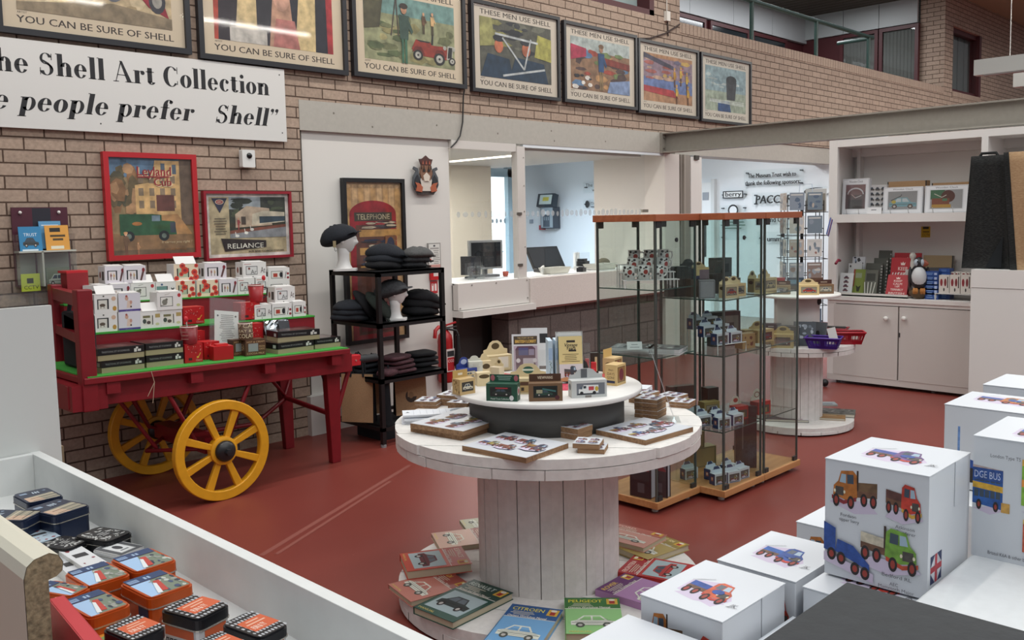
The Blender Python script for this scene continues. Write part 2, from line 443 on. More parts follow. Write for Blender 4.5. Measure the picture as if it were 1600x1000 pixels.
m = MB()
m.bx(-4, 3.606, D, D+.3, 0, 5.3, BRK)
m.bx(3.606, 6.0, D, D+.3, 2.437, 5.3, BRK)
m.bx(6.0, 7.94, D, D+.3, 2.437, 3.635, BRK)
m.bx(7.94, 8.41, D, D+.3, 2.437, 5.3, BRK)
m.bx(8.41, 16.33, D, D+.3, 2.437, 3.525, BRK)
m.bx(8.41, 16.33, D-.006, D+.3, 3.525, 3.635, BRKS)
m.bx(16.33, 16.73, D, D+.3, 2.437, 5.3, BRK)
m.bx(16.73, 18.21, D, D+.3, 2.437, 3.50, BRK)
m.bx(16.73, 18.21, D-.004, D+.3, 3.50, 3.61, BRKS)
m.bx(16.73, 18.21, D, D+.3, 4.72, 5.3, BRK)
m.bx(18.21, 21.6, D, D+.3, 2.437, 5.3, BRK)
m.bx(12.4, 21.6, D, D+.3, 0, 2.437, BRK)
a = Art(m, (0, D, 0), (1, 0, 0), (0, 0, 1), .003)
struct(m, 'wall_back')
m = MB(); m.bx(16.33, 16.6, D+.3, 6.07, 3.4, 5.3, BRKY); m.bx(16.325, 16.33, D+.0, D+.3, 3.63, 5.3, BRKY); struct(m, 'wall_pier_return')
m = MB(); m.bx(3.606, 8.1, D-.004, D+.26, 2.222, 2.437, BAND)
m.bx(8.34, 12.2, D+.02, D+.3, 2.222, 2.437, BAND)
a = Art(m, (0, D-.004, 0), (1, 0, 0), (0, 0, 1), .0008)
for x, z in ((3.9, 2.36), (4.25, 2.28), (4.9, 2.33), (5.6, 2.3), (6.3, 2.36), (6.34, 2.27), (7.1, 2.3)): a.ell(x, z, .008, .008, C('6a655c'))
struct(m, 'trim_1')
m = MB(); m.bx(3.62, 5.05, D+.03, D+.16, 0, 2.222, WWALL); m.bx(3.606, 3.63, D+.02, D+.1, 0, 2.222, C('4a4038')); struct(m, 'wall_white_panel')
m = MB(); m.bx(3.575, 3.70, D-.05, D+.04, 0, .29, WWALL); m.bx(3.70, 5.06, D-.012, D+.03, 0, .29, WWALL); struct(m, 'baseboard_back')

# upper storey above the parapet: recess, glazed dark red frames, white spandrels
RED = C('4a1c20', .5); DGL = C('20262a', .12)
m = MB(); m.bx(8.41, 16.3, 8.21, 8.3, 3.4, 4.80, RED); m.bx(16.3, 16.5, 6.07, 8.3, 3.4, 4.78, RED); struct(m, 'wall_recess')
m = MB()
for i in range(6): m.bx(8.45+i*1.31, 8.45+i*1.31+1.30, 8.14, 8.21, 4.72, 5.16, C('b3b6b8', .5))
for y0, y1 in ((6.09, 6.75), (6.76, 7.40), (7.41, 8.14)): m.bx(16.24, 16.3, y0, y1, 4.78, 5.2, C('aeb3b3', .5))
struct(m, 'trim_2')
wins = [(9.0+i*1.35, 1.12) for i in range(5)]
for n, (x, w) in enumerate(wins):
    m = MB(); m.bx(x, x+w, 8.17, 8.2, 3.55, 4.66, DGL); m.bx(x-.05, x, 8.15, 8.2, 3.5, 4.7, RED); m.bx(x+w, x+w+.05, 8.15, 8.2, 3.5, 4.7, RED); m.bx(x, x+w, 8.15, 8.2, 4.64, 4.7, RED)
    struct(m, 'window_%d' % (n+3))
BLIND = C('5a5c58', .7)
for n, (y0, y1) in enumerate(((6.12, 6.68), (6.82, 7.40))):
    m = MB(); m.bx(16.27, 16.3, y0, y1, 3.5, 4.70, BLIND)
    for i in range(9): m.bx(16.262, 16.27, y0+(y1-y0)*i/9+.01, y0+(y1-y0)*(i+1)/9-.01, 3.5, 4.68, BLIND)
    m.bx(16.22, 16.3, y0-.06, y0, 3.5, 4.76, RED); m.bx(16.22, 16.3, y1, y1+.06, 3.5, 4.76, RED); m.bx(16.22, 16.3, y0, y1, 4.70, 4.76, RED)
    m.bx(16.24, 16.244, y0, y1, 3.5, 4.7, PANE)
    struct(m, 'window_%d' % (n+8))
m = MB()
for x0, x1, z0, z1 in ((16.73, 16.80, 3.61, 4.72), (18.12, 18.21, 3.61, 4.72), (16.8, 18.12, 3.61, 3.67), (16.8, 18.12, 4.64, 4.72)): m.bx(x0, x1, D+.06, D+.2, z0, z1, RED)
m.bx(18.10, 18.21, D+.0, D+.06, 3.61, 4.72, RED)
for i in range(8): m.bx(16.8+i*.165, 16.8+i*.165+.15, D+.16+.012*(i % 2), D+.19, 3.67, 4.64, C('4e5452', .6))
m.bx(16.8, 18.12, D+.10, D+.106, 3.67, 4.64, PANE)
struct(m, 'window_2')
m = MB()
m.bx(7.86, 7.94, D+.0, D+.25, 3.635, 5.3, RED); m.bx(6.0, 7.94, D+.0, D+.25, 3.635, 3.69, RED)
m.bx(6.0, 7.86, D+.16, D+.17, 3.69, 5.3, C('93a2a2', .1)); m.bx(6.6, 6.64, D+.12, D+.16, 3.69, 5.3, C('c8cccc'))
struct(m, 'window_1')
m = MB()
SOFF = C('8a7e6a', .8, 0, .2, 20, .1)
m.bx(-4, 21.9, D-.02, 8.4, 5.22, 5.3, SOFF)
for i in range(70): m.bx(8.4+i*.19, 8.4+i*.19+.16, D+.3, 8.15, 5.2, 5.22, C('4c463e', .8))
m.bx(15.9, 21.9, 4.6, D+.0, 5.24, 5.3, C('9a8c72', .8)); m.bx(15.9, 21.9, 4.56, 4.62, 5.16, 5.3, C('3c1c1e', .6))
struct(m, 'ceiling')
m = MB(); m.bx(25.6, 26, -7, 12, 0, 7, C('b0b2b0', .7)); struct(m, 'wall_right')
# green handrail on the parapet
GRN = C('1f3d36', .4)
r = thing('handrail', 'dark green tubular handrail standing on top of the brick parapet', 'railing', (8.41, D+.15, 3.63))
m = MB(); m.cyl((0, 0, .53), (5.35, 0, .53), .028, GRN); m.cyl((5.35, 0, .53), (5.35, .55, .53), .028, GRN); m.build('rail', r)
for x in (.06, 1.78, 3.5, 5.2):
    m = MB(); m.cyl((x, 0, 0), (x, 0, .53), .026, GRN); m.bx(x-.06, x+.06, -.06, .06, 0, .012, GRN); m.build('post', r)
# the column, the steel post beside it and the beam
m = MB(); m.bx(8.09, 8.36, D-.02, 6.62, 0, 2.218, C('d3cdc7', .6)); struct(m, 'wall_office_end')
m = MB(); m.bx(8.40, 8.58, D-.01, D+.2, 0, 2.218, C('8c857d', .5)); m.bx(8.36, 8.40, D+.06, D+.2, 0, 2.218, C('6e6862', .5)); m.bx(8.44, 8.47, D-.03, D-.01, 0, 2.218, C('9b948b', .5)); struct(m, 'trim_3')
m = MB(); m.bx(8.60, 8.82, D-.01, D+.03, 0, 2.20, C('d9d6d2', .5)); m.bx(8.66, 8.74, D-.03, D-.01, 2.17, 2.218, C('3a3632')); struct(m, 'trim_4')
bm = thing('steel_beam', 'grey painted steel beam running out from the brick wall above the white shelves', 'beam', (8.1, 0, 2.222))
m = MB(); m.bx(-.005, .005, -3.5, D-.03, 0, .21, STEEL); m.bx(-.07, .07, -3.5, D-.03, .195, .208, STEEL); m.bx(-.07, .07, -3.5, D-.03, 0, .013, STEEL); m.build('girder', bm)
m = MB(); m.bx(-.08, .08, D-.03, D-.006, -.005, .215, STEEL)
for z in (.05, .16):
    m.cyl((-.045, D-.03, z), (-.045, D-.045, z), .011, C('6c665e'), 8); m.cyl((.045, D-.03, z), (.045, D-.045, z), .011, C('6c665e'), 8)
m.build('end_plate', bm)

# office and lobby behind the counter
m = MB(); m.bx(5.05, 8.1, 5.96, 8.3, 2.20, 2.26, C('c2c0bc', .7)); m.bx(5.05, 12.2, 8.3, 13, 2.62, 2.68, C('bcbcba', .7)); m.bx(8.1, 12.2, 5.96, 8.3, 2.62, 2.68, C('d4d8d8', .7)); m.bx(6.9, 8.1, 8.24, 8.3, 2.2, 2.62, C('a9b4bc', .7)); struct(m, 'ceiling_office')
m = MB(); m.bx(5.0, 5.1, 5.96, 10, 0, 2.7, WWALL); struct(m, 'wall_office_side')
pR = PY(767.5, 300, 8.0)
m = MB(); m.bx(5.05, pR.x, 8.0, 8.06, 0, 2.2, C('d3ccbc', .7)); struct(m, 'wall_office_partition')
m = MB(); m.bx(12.2, 12.4, 5.0, 13, 0, 2.7, C('dfe4e8', .35)); struct(m, 'wall_lobby')
m = MB(); m.bx(3.6, 12.4, 12.9, 13, 0, 2.7, C('cdd3d8', .6)); struct(m, 'wall_lobby_back')
p0 = PZ(704, 253, 2.19); p1 = PZ(806, 243.5, 2.19)
m = MB(); m.bar((p0.x, p0.y, 2.193), (p1.x, p1.y, 2.193), .035, .014, emis('fff4e4', 3.2)); one(m, 'strip_lamp', 'thin glowing white light strip on the ceiling above the counter', 'light')
# bright glazed entrance door
dl = PY(768, 300, 11.2).x; dr = PY(806, 300, 11.2).x; ds = PY(797, 300, 11.2).x
m = MB(); FRM = C('8fa3ab', .4)
m.bx(dl-.6, ds-.1, 11.24, 11.25, .05, 2.28, emis('f2fafc', 1.5))
m.bx(ds-.1, ds+.0, 11.15, 11.25, 0, 2.45, FRM); m.bx(ds+.06, dr, 11.15, 11.25, 0, 2.45, FRM); m.bx(dl-.7, dr, 11.15, 11.25, 2.28, 2.42, FRM); m.bx(ds, ds+.06, 11.24, 11.25, 0, 2.3, emis('f2fafc', 1.5))
a = Art(m, (dl, 11.24, 0), (1, 0, 0), (0, 0, 1), .003)
for i in range(5): a.ell(.05+i*.1, 1.52, .03, .035+.012*(i % 2), C('8d9496')); a.ell(.02+i*.09, .98, .02, .02, C('c3cbcc'))
struct(m, 'door_1')
# lobby door seen past the column
m = MB(); y0 = PX(1115, 300, 12.2).y; y1 = PX(1098, 300, 12.2).y
m.bx(12.14, 12.2, y0, y1, 0, 2.05, C('e4e6e6', .4)); m.bx(12.12, 12.2, y0-.06, y0, 0, 2.1, C('cfd2d2')); m.bx(12.13, 12.14, y1-.10, y1-.04, .9, 1.5, C('2c2e30')); m.bx(12.13, 12.14, y0+.05, y1-.04, 1.78, 1.9, C('9aa0a8'))
struct(m, 'door_2')

# counter window: frame and panes
m = MB(); FR = C('c9c4bf', .5)
m.bx(5.82, 5.92, D-.02, D+.05, 1.02, 2.20, FR); m.bx(5.05, 5.82, D-.01, D+.04, 2.15, 2.22, FR); m.bx(5.92, 8.09, D, D+.03, 2.195, 2.222, C('d7dde2'))
m.bx(5.05, 5.82, D+.005, D+.015, 1.02, 2.15, PANE); m.bx(5.92, 7.76, D+.005, D+.015, 1.06, 2.195, PANE)
for z in (2.1, 1.85, 1.62, 1.3): m.cyl((5.90, D-.02, z), (5.90, D-.024, z), .006, C('8a857f'), 8)
for z in (1.60, 1.14): m.bx(5.80, 5.86, D-.03, D-.02, z-.012, z+.012, C('6f6a64', .4, .6))
m.bx(7.70, 7.80, D-.01, D+.02, 1.595, 1.625, C('8a857a', .4, .6))
a = Art(m, (0, D+.003, 0), (1, 0, 0), (0, 0, 1), .0006)
DOT = glass('etched_dot', (.62, .66, .68), .5, 1.3, .35)
rr = random.Random(4)
for i in range(26):
    x = 5.97+i*.068; q = rr.random(); a.ell(x, 1.60+.012*(q-.5), .014+.018*q, .022+.016*rr.random(), DOT, 12); a.k = 1
for i in range(9):
    x = 5.12+i*.08; q = rr.random(); a.ell(x, 1.60, .012+.018*q, .02+.016*rr.random(), DOT, 12); a.k = 1
struct(m, 'window_10')

# service counter (fixed joinery)
SPK = C('cfc6c0', .5, 0, .05, 260, .12)
ct = thing('service_counter', 'long white service counter with speckled front under the office window', 'counter', (5.05, D, 0))
m = MB(); m.bx(.87, 3.0, -.06, .5, .745, 1.014, SPK); m.bx(0, .87, .06, .5, .79, 1.0, SPK); m.build('speckled_front', ct)
m = MB(); m.bx(0, .868, -.045, .02, .795, 1.02, C('d2cdc8', .5))
for x, z in ((.16, 1.0), (.45, 1.0), (.84, 1.0), (.845, .84), (.02, .81)): m.cyl((x, -.045, z), (x, -.05, z), .007, C('8a857f'), 8)
m.build('white_fascia', ct)
m = MB(); m.bx(0, .90, -.10, .3, .735, .79, C('d6d2cd', .5)); m.bx(.87, 3.0, -.05, .3, .728, .745, C('7c4a44')); m.build('ledge', ct)
m = MB(); m.bx(-.0, 3.04, .0, .55, 1.008, 1.022, C('d9d9d8', .4)); m.build('worktop', ct)
m = MB(); m.bx(5.92-.2, 8.09, D+.03, D+.25, 0, .727, BLK); struct(m, 'wall_counter_base')
m = MB(); m.bx(5.06, 5.74, D+.4, D+.45, 0, .727, C('4c4745', .6)); m.bx(5.38, 5.42, D+.36, D+.4, 0, .727, C('57514e')); m.bx(5.06, 8.09, D+.45, D+.5, 0, .73, C('4c4745')); struct(m, 'wall_counter_recess')
# ================================================================== THINGS ON THE WALL
# ---- big white sign board with hand-made fat-face lettering
INK = C('17161b', .5)
class Fat:
    """fat-face roman: heavy stems, hairline serifs. units: x-height .62, cap height 1"""
    def __init__(s): s.p = []
    def r(s, x, y, w, h): s.p.append([(x, y), (x+w, y), (x+w, y+h), (x, y+h)]); return s
    def ring(s, cx, cy, rx, ry, ix, iy, a0=0, a1=360, dx=0, n=20):
        for i in range(n):
            t0 = math.radians(a0+(a1-a0)*i/n); t1 = math.radians(a0+(a1-a0)*(i+1)/n)
            f = lambda t, x, y, d: (cx+d+x*math.cos(t), cy+y*math.sin(t))
            s.p.append([f(t0, ix, iy, dx), f(t0, rx, ry, 0), f(t1, rx, ry, 0), f(t1, ix, iy, dx)])
        return s
    def dot(s, cx, cy, r): s.p.append([(cx+r*math.cos(i*PI/7), cy+r*math.sin(i*PI/7)) for i in range(14)]); return s
    def q(s, *pts): s.p.append(list(pts)); return s
HL = .035
def glyph(c):
    g = Fat(); XH = .64
    if c == 'l': g.r(.07, 0, .235, 1.04).r(0, 0, .35, HL).r(0, 1.02, .1, HL); w = .38
    elif c == 'i': g.r(.07, 0, .235, XH).r(0, 0, .35, HL).r(0, XH-HL, .1, HL).dot(.175, .88, .11); w = .38
    elif c in 'hn':
        g.r(.07, 0, .235, 1.04 if c == 'h' else XH).r(0, 0, .34, HL).r(0, (1.04 if c == 'h' else XH)-HL, .1, HL)
        g.ring(.43, .44, .23, .215, .045, .18, 0, 178).r(.455, 0, .225, .45).r(.40, 0, .34, HL); w = .77
    elif c == 'e':
        g.ring(.30, .32, .29, .335, .10, .30, 50, 330, .02).ring(.30, .32, .29, .335, .10, .30, 0, 50, .0).r(.12, .33, .46, HL); w = .64
    elif c == 'o': g.ring(.31, .32, .31, .335, .09, .30); w = .64
    elif c == 'c': g.ring(.30, .32, .29, .335, .10, .30, 48, 322, .03).dot(.45, .50, .095); w = .60
    elif c == 'r': g.r(.07, 0, .235, XH).r(0, 0, .36, HL).r(0, XH-HL, .1, HL).ring(.42, .44, .17, .2, .14, .17, 60, 180).dot(.47, .54, .105); w = .60
    elif c == 't': g.r(.08, .10, .235, .72).r(0, XH-HL, .42, HL).ring(.28, .14, .19, .15, .03, .115, 180, 350); w = .48
    elif c == 'p':
        g.r(.07, -.30, .235, .94).r(0, -.30, .36, HL).r(0, XH-HL, .1, HL).ring(.38, .32, .28, .335, .10, .30, -150, 150, 0); w = .70
    elif c == 'f': g.r(.09, -.0, .235, .8).r(-.02, XH-HL, .44, HL).ring(.34, .80, .24, .25, .05, .22, 35, 180).dot(.46, .92, .09).r(.02, 0, .34, HL); w = .46
    elif c == 'S':
        g.ring(.33, .755, .27, .265, .13, .235, 15, 270, -.02).ring(.33, .265, .31, .285, .13, .25, -165, 90, .02)
        g.q((.10, .72), (.30, .52), (.50, .40), (.62, .22), (.60, .38), (.46, .56), (.24, .68)).r(.555, .70, HL, .30).r(.05, .0, HL, .33); w = .72
    elif c == 'C': g.ring(.42, .5, .41, .52, .20, .485, 40, 320, .03).r(.73, .66, HL, .34).r(.73, .10, HL, .2); w = .86
    elif c == 'A':
        g.q((.30, 1.02), (.42, 1.02), (.86, 0), (.64, 0)).q((.34, 1.0), (.38, .96), (.10, 0), (.06, 0)).r(.16, .32, .44, HL).r(-.04, 0, .27, HL).r(.54, 0, .40, HL); w = .92
    elif c == 'T': g.r(.28, 0, .21, 1).r(0, 1-HL, .77, HL).r(0, .72, HL, .28).r(.74, .72, HL, .28).r(.18, 0, .41, HL); w = .8
    elif c == '”': g.dot(.10, .92, .10).q((.10, .84), (.20, .92), (.14, .72), (.04, .64), (.12, .76)).dot(.36, .92, .10).q((.36, .84), (.46, .92), (.40, .72), (.30, .64), (.38, .76)); w = .5
    else: w = .34
    return g.p, w
def fat_line(a, s, x0, x1, y, h, shear=0):
    X = 0; P = []
    for c in s:
        p, w = glyph(c); P += [[(X+q[0]+shear*q[1], q[1]) for q in pl] for pl in p]; X += w+.035
    k = (x1-x0)/(X-.035)
    for pl in P:
        a.poly([(x0+q[0]*k, y+q[1]*h) for q in pl], INK); a.k -= 1
sg = thing('sign_board', 'long white sign board with bold black lettering naming an art collection, above the red cart', 'sign', (1.15, D-.02, 2.13))
m = MB(); m.bx(0, 2.33, -.012, .012, 0, .5, C('d4d3d0', .25))
a = Art(m, (0, -.012, 0), (1, 0, 0), (0, 0, 1), .0008)
for x, z in ((2.29, .46), (2.295, .06), (1.05, .05)): a.ell(x, z, .005, .005, C('3a3a3c'))
m.build('board', sg)
m = MB(); a = Art(m, (-1.15, -.0125, -2.13), (1, 0, 0), (0, 0, 1), .0009)
fat_line(a, 'The Shell Art Collection', 1.535, 3.359, 2.442, .123)
fat_line(a, 'e people prefer   Shell”', 1.61, 3.40, 2.232, .118, .22)
m.build('lettering', sg)

# ---- the row of framed posters
PAPER = C('cfbfa6', .6); PAPER2 = C('cbc0b0', .6); BLK1 = C('1c1c22', .4); TXTC = C('3a2e28', .6)
AC = glass('poster_glazing', (.97, .97, .97), .04, 1.5); CLEAR.append(AC)
def poster(x0, x1, z0, z1, label, draw, top, fw_=.035, fcol=BLK1, paper=PAPER, y=D, tilt=0, bottom='YOU CAN BE SURE OF SHELL', name='framed_poster'):
    w, h = x1-x0, z1-z0
    t = thing(name, label, 'picture', (x0, y-.045, z0))
    m = MB()
    for q in ((0, fw_, 0, h), (w-fw_, w, 0, h), (fw_, w-fw_, 0, fw_), (fw_, w-fw_, h-fw_, h)): m.bx(q[0], q[1], 0, .04, q[2], q[3], fcol)
    m.build('frame', t)
    m = MB(); m.bx(fw_, w-fw_, .022, .035, fw_, h-fw_, paper)
    a = Art(m, (fw_, .022, fw_), (1, 0, 0), (0, 0, 1), .0007)
    iw, ih = w-2*fw_, h-2*fw_
    VARY[:] = [.34, 16]
    if bottom:
        a.text(bottom, iw/2, ih*.052, ih*.062, TXTC, iw*.86, 'c', .002)
        if top: a.text(top, iw/2, ih*.895, ih*.062, TXTC, iw*.84, 'c', .002)
        # picture area
        px, py, pw, ph = iw*.075, ih*.155, iw*.85, ih*(.71 if top else .80)
        a.text('ARTIST', px, py-ih*.028, ih*.018, TXTC)
        draw(a, px, py, pw, ph)
    else: draw(a, 0, 0, iw, ih)
    VARY[0] = 0
    m.build('print', t)
    m = MB(); m.bx(fw_, w-fw_, .012, .014, fw_, h-fw_, AC); m.build('glazing', t)
    return t
def clip(x, a, b): return max(a, min(b, x))
def blobs(a, x, y, w, h, n, cols, seed, r=.09):
    q = random.Random(seed)
    for i in range(n):
        rx = w*r*q.uniform(.5, 1.6); ry = h*r*q.uniform(.5, 1.5)
        cx = clip(x+w*q.random(), x+rx, x+w-rx); cy = clip(y+h*q.random(), y+ry, y+h-ry)
        k = q.randrange(5, 9)
        a.poly([(cx+rx*math.cos(2*PI*j/k)*q.uniform(.7, 1), cy+ry*math.sin(2*PI*j/k)*q.uniform(.7, 1)) for j in range(k)], q.choice(cols))
def pA(a, x, y, w, h):
    a.rect(x, y, w, h, C('b9a583')); blobs(a, x, y, w, h, 12, [C('a08b68'), C('8a7658'), C('c9b795')], 1)
    a.poly([(x, y+.35*h), (x+.25*w, y+.4*h), (x+.2*w, y+.95*h), (x, y+h)], C('7a1824'))
    a.poly([(x+.2*w, y+.1*h), (x+.5*w, y+.25*h), (x+.55*w, y+.9*h), (x+.25*w, y+.75*h)], C('d8c497'))
    a.poly([(x+.5*w, y+.3*h), (x+.68*w, y+.3*h), (x+.66*w, y+.85*h), (x+.5*w, y+.8*h)], C('3a4250')); a.ell(x+.6*w, y+.35*h, .07*w, .13*h, C('6c7078')); a.ell(x+.6*w, y+.35*h, .035*w, .07*h, C('26262c'))
    a.poly([(x+.68*w, y+.5*h), (x+.84*w, y+.22*h), (x+.98*w, y+.12*h), (x+.9*w, y+.5*h)], C('8f2030')); a.ell(x+.9*w, y+.3*h, .06*w, .14*h, C('37353c')); a.ell(x+.9*w, y+.3*h, .035*w, .08*h, C('9a968e'))
    a.poly([(x, y), (x+w, y), (x+w, y+.12*h), (x+.6*w, y+.2*h), (x, y+.08*h)], C('8a7a62'))
def pB(a, x, y, w, h):
    a.rect(x, y, w, h, C('c9b48c'))
    for q, (c, u0, u1, l0, l1) in enumerate([('a8402e', 0, .06, 0, .05), ('2c2228', .05, .22, .03, .16), ('d0b98a', .18, .36, .2, .4), ('2e2a30', .34, .50, .34, .52), ('b58c74', .5, .62, .44, .66), ('26242c', .6, .8, .66, .84), ('cdb685', .72, .86, .66, .88), ('24222c', .85, .95, .84, .95), ('a02c30', .94, 1, .95, 1)]):
        a.poly([(x+l0*w, y), (x+l1*w, y), (x+u1*w, y+h), (x+u0*w, y+h)], C(c))
    a.ell(x+.55*w, y+.62*h, .07*w, .17*h, C('c79a84')); a.poly([(x+.47*w, y), (x+.7*w, y), (x+.66*w, y+.35*h), (x+.5*w, y+.35*h)], C('b07068'))
    a.rect(x+.12*w, y, .3*w, .18*h, C('b9b4ac'))
def pic_old(a, x, y, w, h, c):
    P = lambda *q: [(x+w*u, y+h*v) for u, v in q]; K = C('2a2826'); G = C('b4b2a8')
    a.poly(P((0, .42), (.1, .72), (.42, .70), (.46, .6), (.8, .62), (.86, .3), (.8, .2), (.1, .24)), c); a.poly(P((.1, .72), (.2, .66), (.4, .66), (.42, .70)), K)
    a.poly(P((.44, .62), (.47, .95), (.5, .95), (.49, .62)), K); a.poly(P((.8, .22), (.93, .24), (.96, .66), (.83, .66)), G); a.poly(P((.82, .26), (.92, .28), (.94, .62), (.85, .62)), K)
    a.poly(P((.5, .25), (.56, .48), (.7, .5), (.8, .3), (.76, .26), (.68, .42), (.58, .4)), C('6a241c')); a.poly(P((0, .3), (.08, .5), (.22, .5), (.3, .28), (.24, .26), (.18, .4), (.1, .4)), C('6a241c'))
    for u, v, r in ((.63, .2, .13), (.14, .24, .11), (.93, .18, .08)): a.ell(x+w*u, y+h*v, w*r, h*r*1.5, K); a.ell(x+w*u, y+h*v, w*r*.62, h*r*.95, G); a.ell(x+w*u, y+h*v, w*r*.2, h*r*.3, K)
    for u in (.76, .97): a.ell(x+w*u, y+h*.58, w*.04, h*.07, G)
def pC(a, x, y, w, h):
    a.rect(x, y, w, h, C('8d8f6c')); a.rect(x, y+.72*h, w, .28*h, C('6d8e88')); blobs(a, x, y, w, h*.75, 26, [C('6b6e4c'), C('a39a6c'), C('55603f'), C('8a8358')], 3)
    a.poly([(x, y+.45*h), (x+.16*w, y+.5*h), (x+.2*w, y+.95*h), (x, y+.9*h)], C('4e4a34'))
    a.line(x+.28*w, y+.4*h, x+.34*w, y+h, .012*w, C('4a4038')); a.line(x+.36*w, y+.4*h, x+.34*w, y+h, .012*w, C('4a4038'))
    pic_old(a, x+.5*w, y+.04*h, .5*w, .5*h, C('8e3426'))
    pic_person(a, x+.64*w, y+.5*h, .34*h, C('6a4c34'), C('4a3c2c')); pic_person(a, x+.74*w, y+.5*h, .36*h, C('c29f70'), C('4a3c2c'))
    pic_person(a, x+.42*w, y+.0*h, .92*h, C('3c5146'), C('3f6a52'), C('c09070'), C('3a2c24'))
def pD(a, x, y, w, h):
    a.rect(x, y, w, h, C('55544a')); blobs(a, x, y+.4*h, w, h*.6, 22, [C('3a3a3c'), C('6a6a5c'), C('87844f'), C('2c2c30')], 5)
    a.poly([(x, y+.5*h), (x+.2*w, y+.55*h), (x+.16*w, y+h), (x, y+h)], C('96935c')); a.poly([(x+.75*w, y+.45*h), (x+w, y+.4*h), (x+w, y+.8*h), (x+.8*w, y+.85*h)], C('a5a052'))
    for u0, u1 in ((.0, .45), (.38, .95)): a.poly([(x+u0*w, y), (x+u1*w, y), (x+(u1-.06)*w, y+.35*h), (x+(u0+.1)*w, y+.4*h)], C('22364a'))
    for u in (.25, .63): a.ell(x+u*w, y+.55*h, .06*w, .12*h, C('b5694a')); a.ell(x+u*w, y+.68*h, .08*w, .06*h, C('2a2a30'))
    for q in ((.3, .7, .6, .2), (.6, .2, .7, .75), (.2, .75, .8, .7), (.3, .05, .9, .25)): a.line(x+q[0]*w, y+q[1]*h, x+q[2]*w, y+q[3]*h, .02*w, C('b8bcbc'))
def pE(a, x, y, w, h):
    a.rect(x, y, w, h, C('8a6a50')); a.rect(x, y+.75*h, w, .25*h, C('a9b2ae')); blobs(a, x, y, w, h*.8, 30, [C('9a4434'), C('6a7a4c'), C('b58a5c'), C('503c38'), C('5c7a9a')], 8)
    a.poly([(x, y+.55*h), (x+.25*w, y+.65*h), (x+.25*w, y+.8*h), (x, y+.85*h)], C('a5344c')); a.poly([(x+.6*w, y), (x+w, y), (x+w, y+.3*h), (x+.65*w, y+.22*h)], C('7d8fb0'))
    a.poly([(x+.5*w, y+.55*h), (x+w, y+.5*h), (x+w, y+.62*h), (x+.55*w, y+.68*h)], C('7c3428')); pic_person(a, x+.5*w, y+.03*h, .9*h, C('2c4a72'), C('8a7452'), C('b98c6c'), C('7a5c40')); blobs(a, x, y, w*.35, h*.3, 9, [C('2c2a30'), C('d6d0c8')], 2, .12)
def pF(a, x, y, w, h):
    a.rect(x, y, w, h, C('a9805f')); a.rect(x, y+.42*h, w, .5*h, C('8e7a86')); a.rect(x, y+.22*h, w, .28*h, C('6678a4')); blobs(a, x, y+.45*h, w, h*.5, 22, [C('9c5a52'), C('b89a86'), C('6a6478'), C('c2a25c')], 9)
    a.poly([(x, y+.2*h), (x+.7*w, y+.12*h), (x+.6*w, y+.28*h), (x, y+.32*h)], C('a83c40')); a.poly([(x, y+.9*h), (x+.6*w, y+.72*h), (x+.6*w, y+.8*h), (x, y+h)], C('4c4858'))
    for u, v, c in ((.62, .35, 'b98c3c'), (.75, .4, 'c2a04c'), (.88, .3, 'c9a848'), (.66, 0, 'c4a24a'), (.9, 0, 'b8923c')): pic_person(a, x+u*w, y+v*h, .42*h, C(c), C('6a4a34'), C('d0a07c'), C('b9924a'))
def pG(a, x, y, w, h):
    a.rect(x, y, w, h, C('8fa6ab')); a.rect(x, y, w, .45*h, C('9ca896')); blobs(a, x, y+.5*h, w, h*.35, 10, [C('b9c4c2'), C('7c949c'), C('a9b6b4')], 4, .12)
    a.poly([(x+.3*w, y), (x+.62*w, y), (x+.58*w, y+.25*h), (x+.3*w, y+.22*h)], C('35507a'))
    a.poly([(x+.52*w, y+.28*h), (x+.72*w, y+.28*h), (x+.76*w, y+.7*h), (x+.5*w, y+.72*h)], C('3c3f44')); a.ell(x+.63*w, y+.74*h, .13*w, .1*h, C('2f3236'))
    for r_ in (.35, .42, .5): a.line(x+.1*w, y+(.1+r_*.3)*h, x+.95*w, y+(r_*.5)*h, .01*w, C('c9d0c9'))
poster(1.66, 2.80, 2.655, 3.41, 'black-framed poster of a red car on cream, leftmost of the row above the sign', pA, None)
poster(2.855, 4.02, 2.64, 3.40, 'black-framed poster with tall dark and cream abstract figures, second from the left', pB, None)
poster(4.07, 5.215, 2.645, 3.42, 'black-framed poster of a waving man and a red car in green fields', pC, 'THESE MEN USE SHELL')
poster(5.28, 6.40, 2.635, 3.40, 'black-framed poster of two men in dark blue behind grey machinery', pD, 'THESE MEN USE SHELL', .03, BLK1, PAPER2)
poster(6.455, 7.585, 2.635, 3.385, 'black-framed poster of a standing figure in a blue jersey by red boats', pE, 'THESE MEN USE SHELL', .03, BLK1, PAPER2)
poster(7.605, 8.72, 2.615, 3.365, 'black-framed poster of yellow-coated men over a blue boat', pF, 'THESE MEN USE SHELL', .03, BLK1, PAPER2)
poster(8.765, 9.86, 2.60, 3.36, 'black-framed poster of a dark helmeted figure in grey-blue sky, rightmost of the row', pG, 'THESE MEN USE SHELL', .03, BLK1, C('cfc8ba', .6))
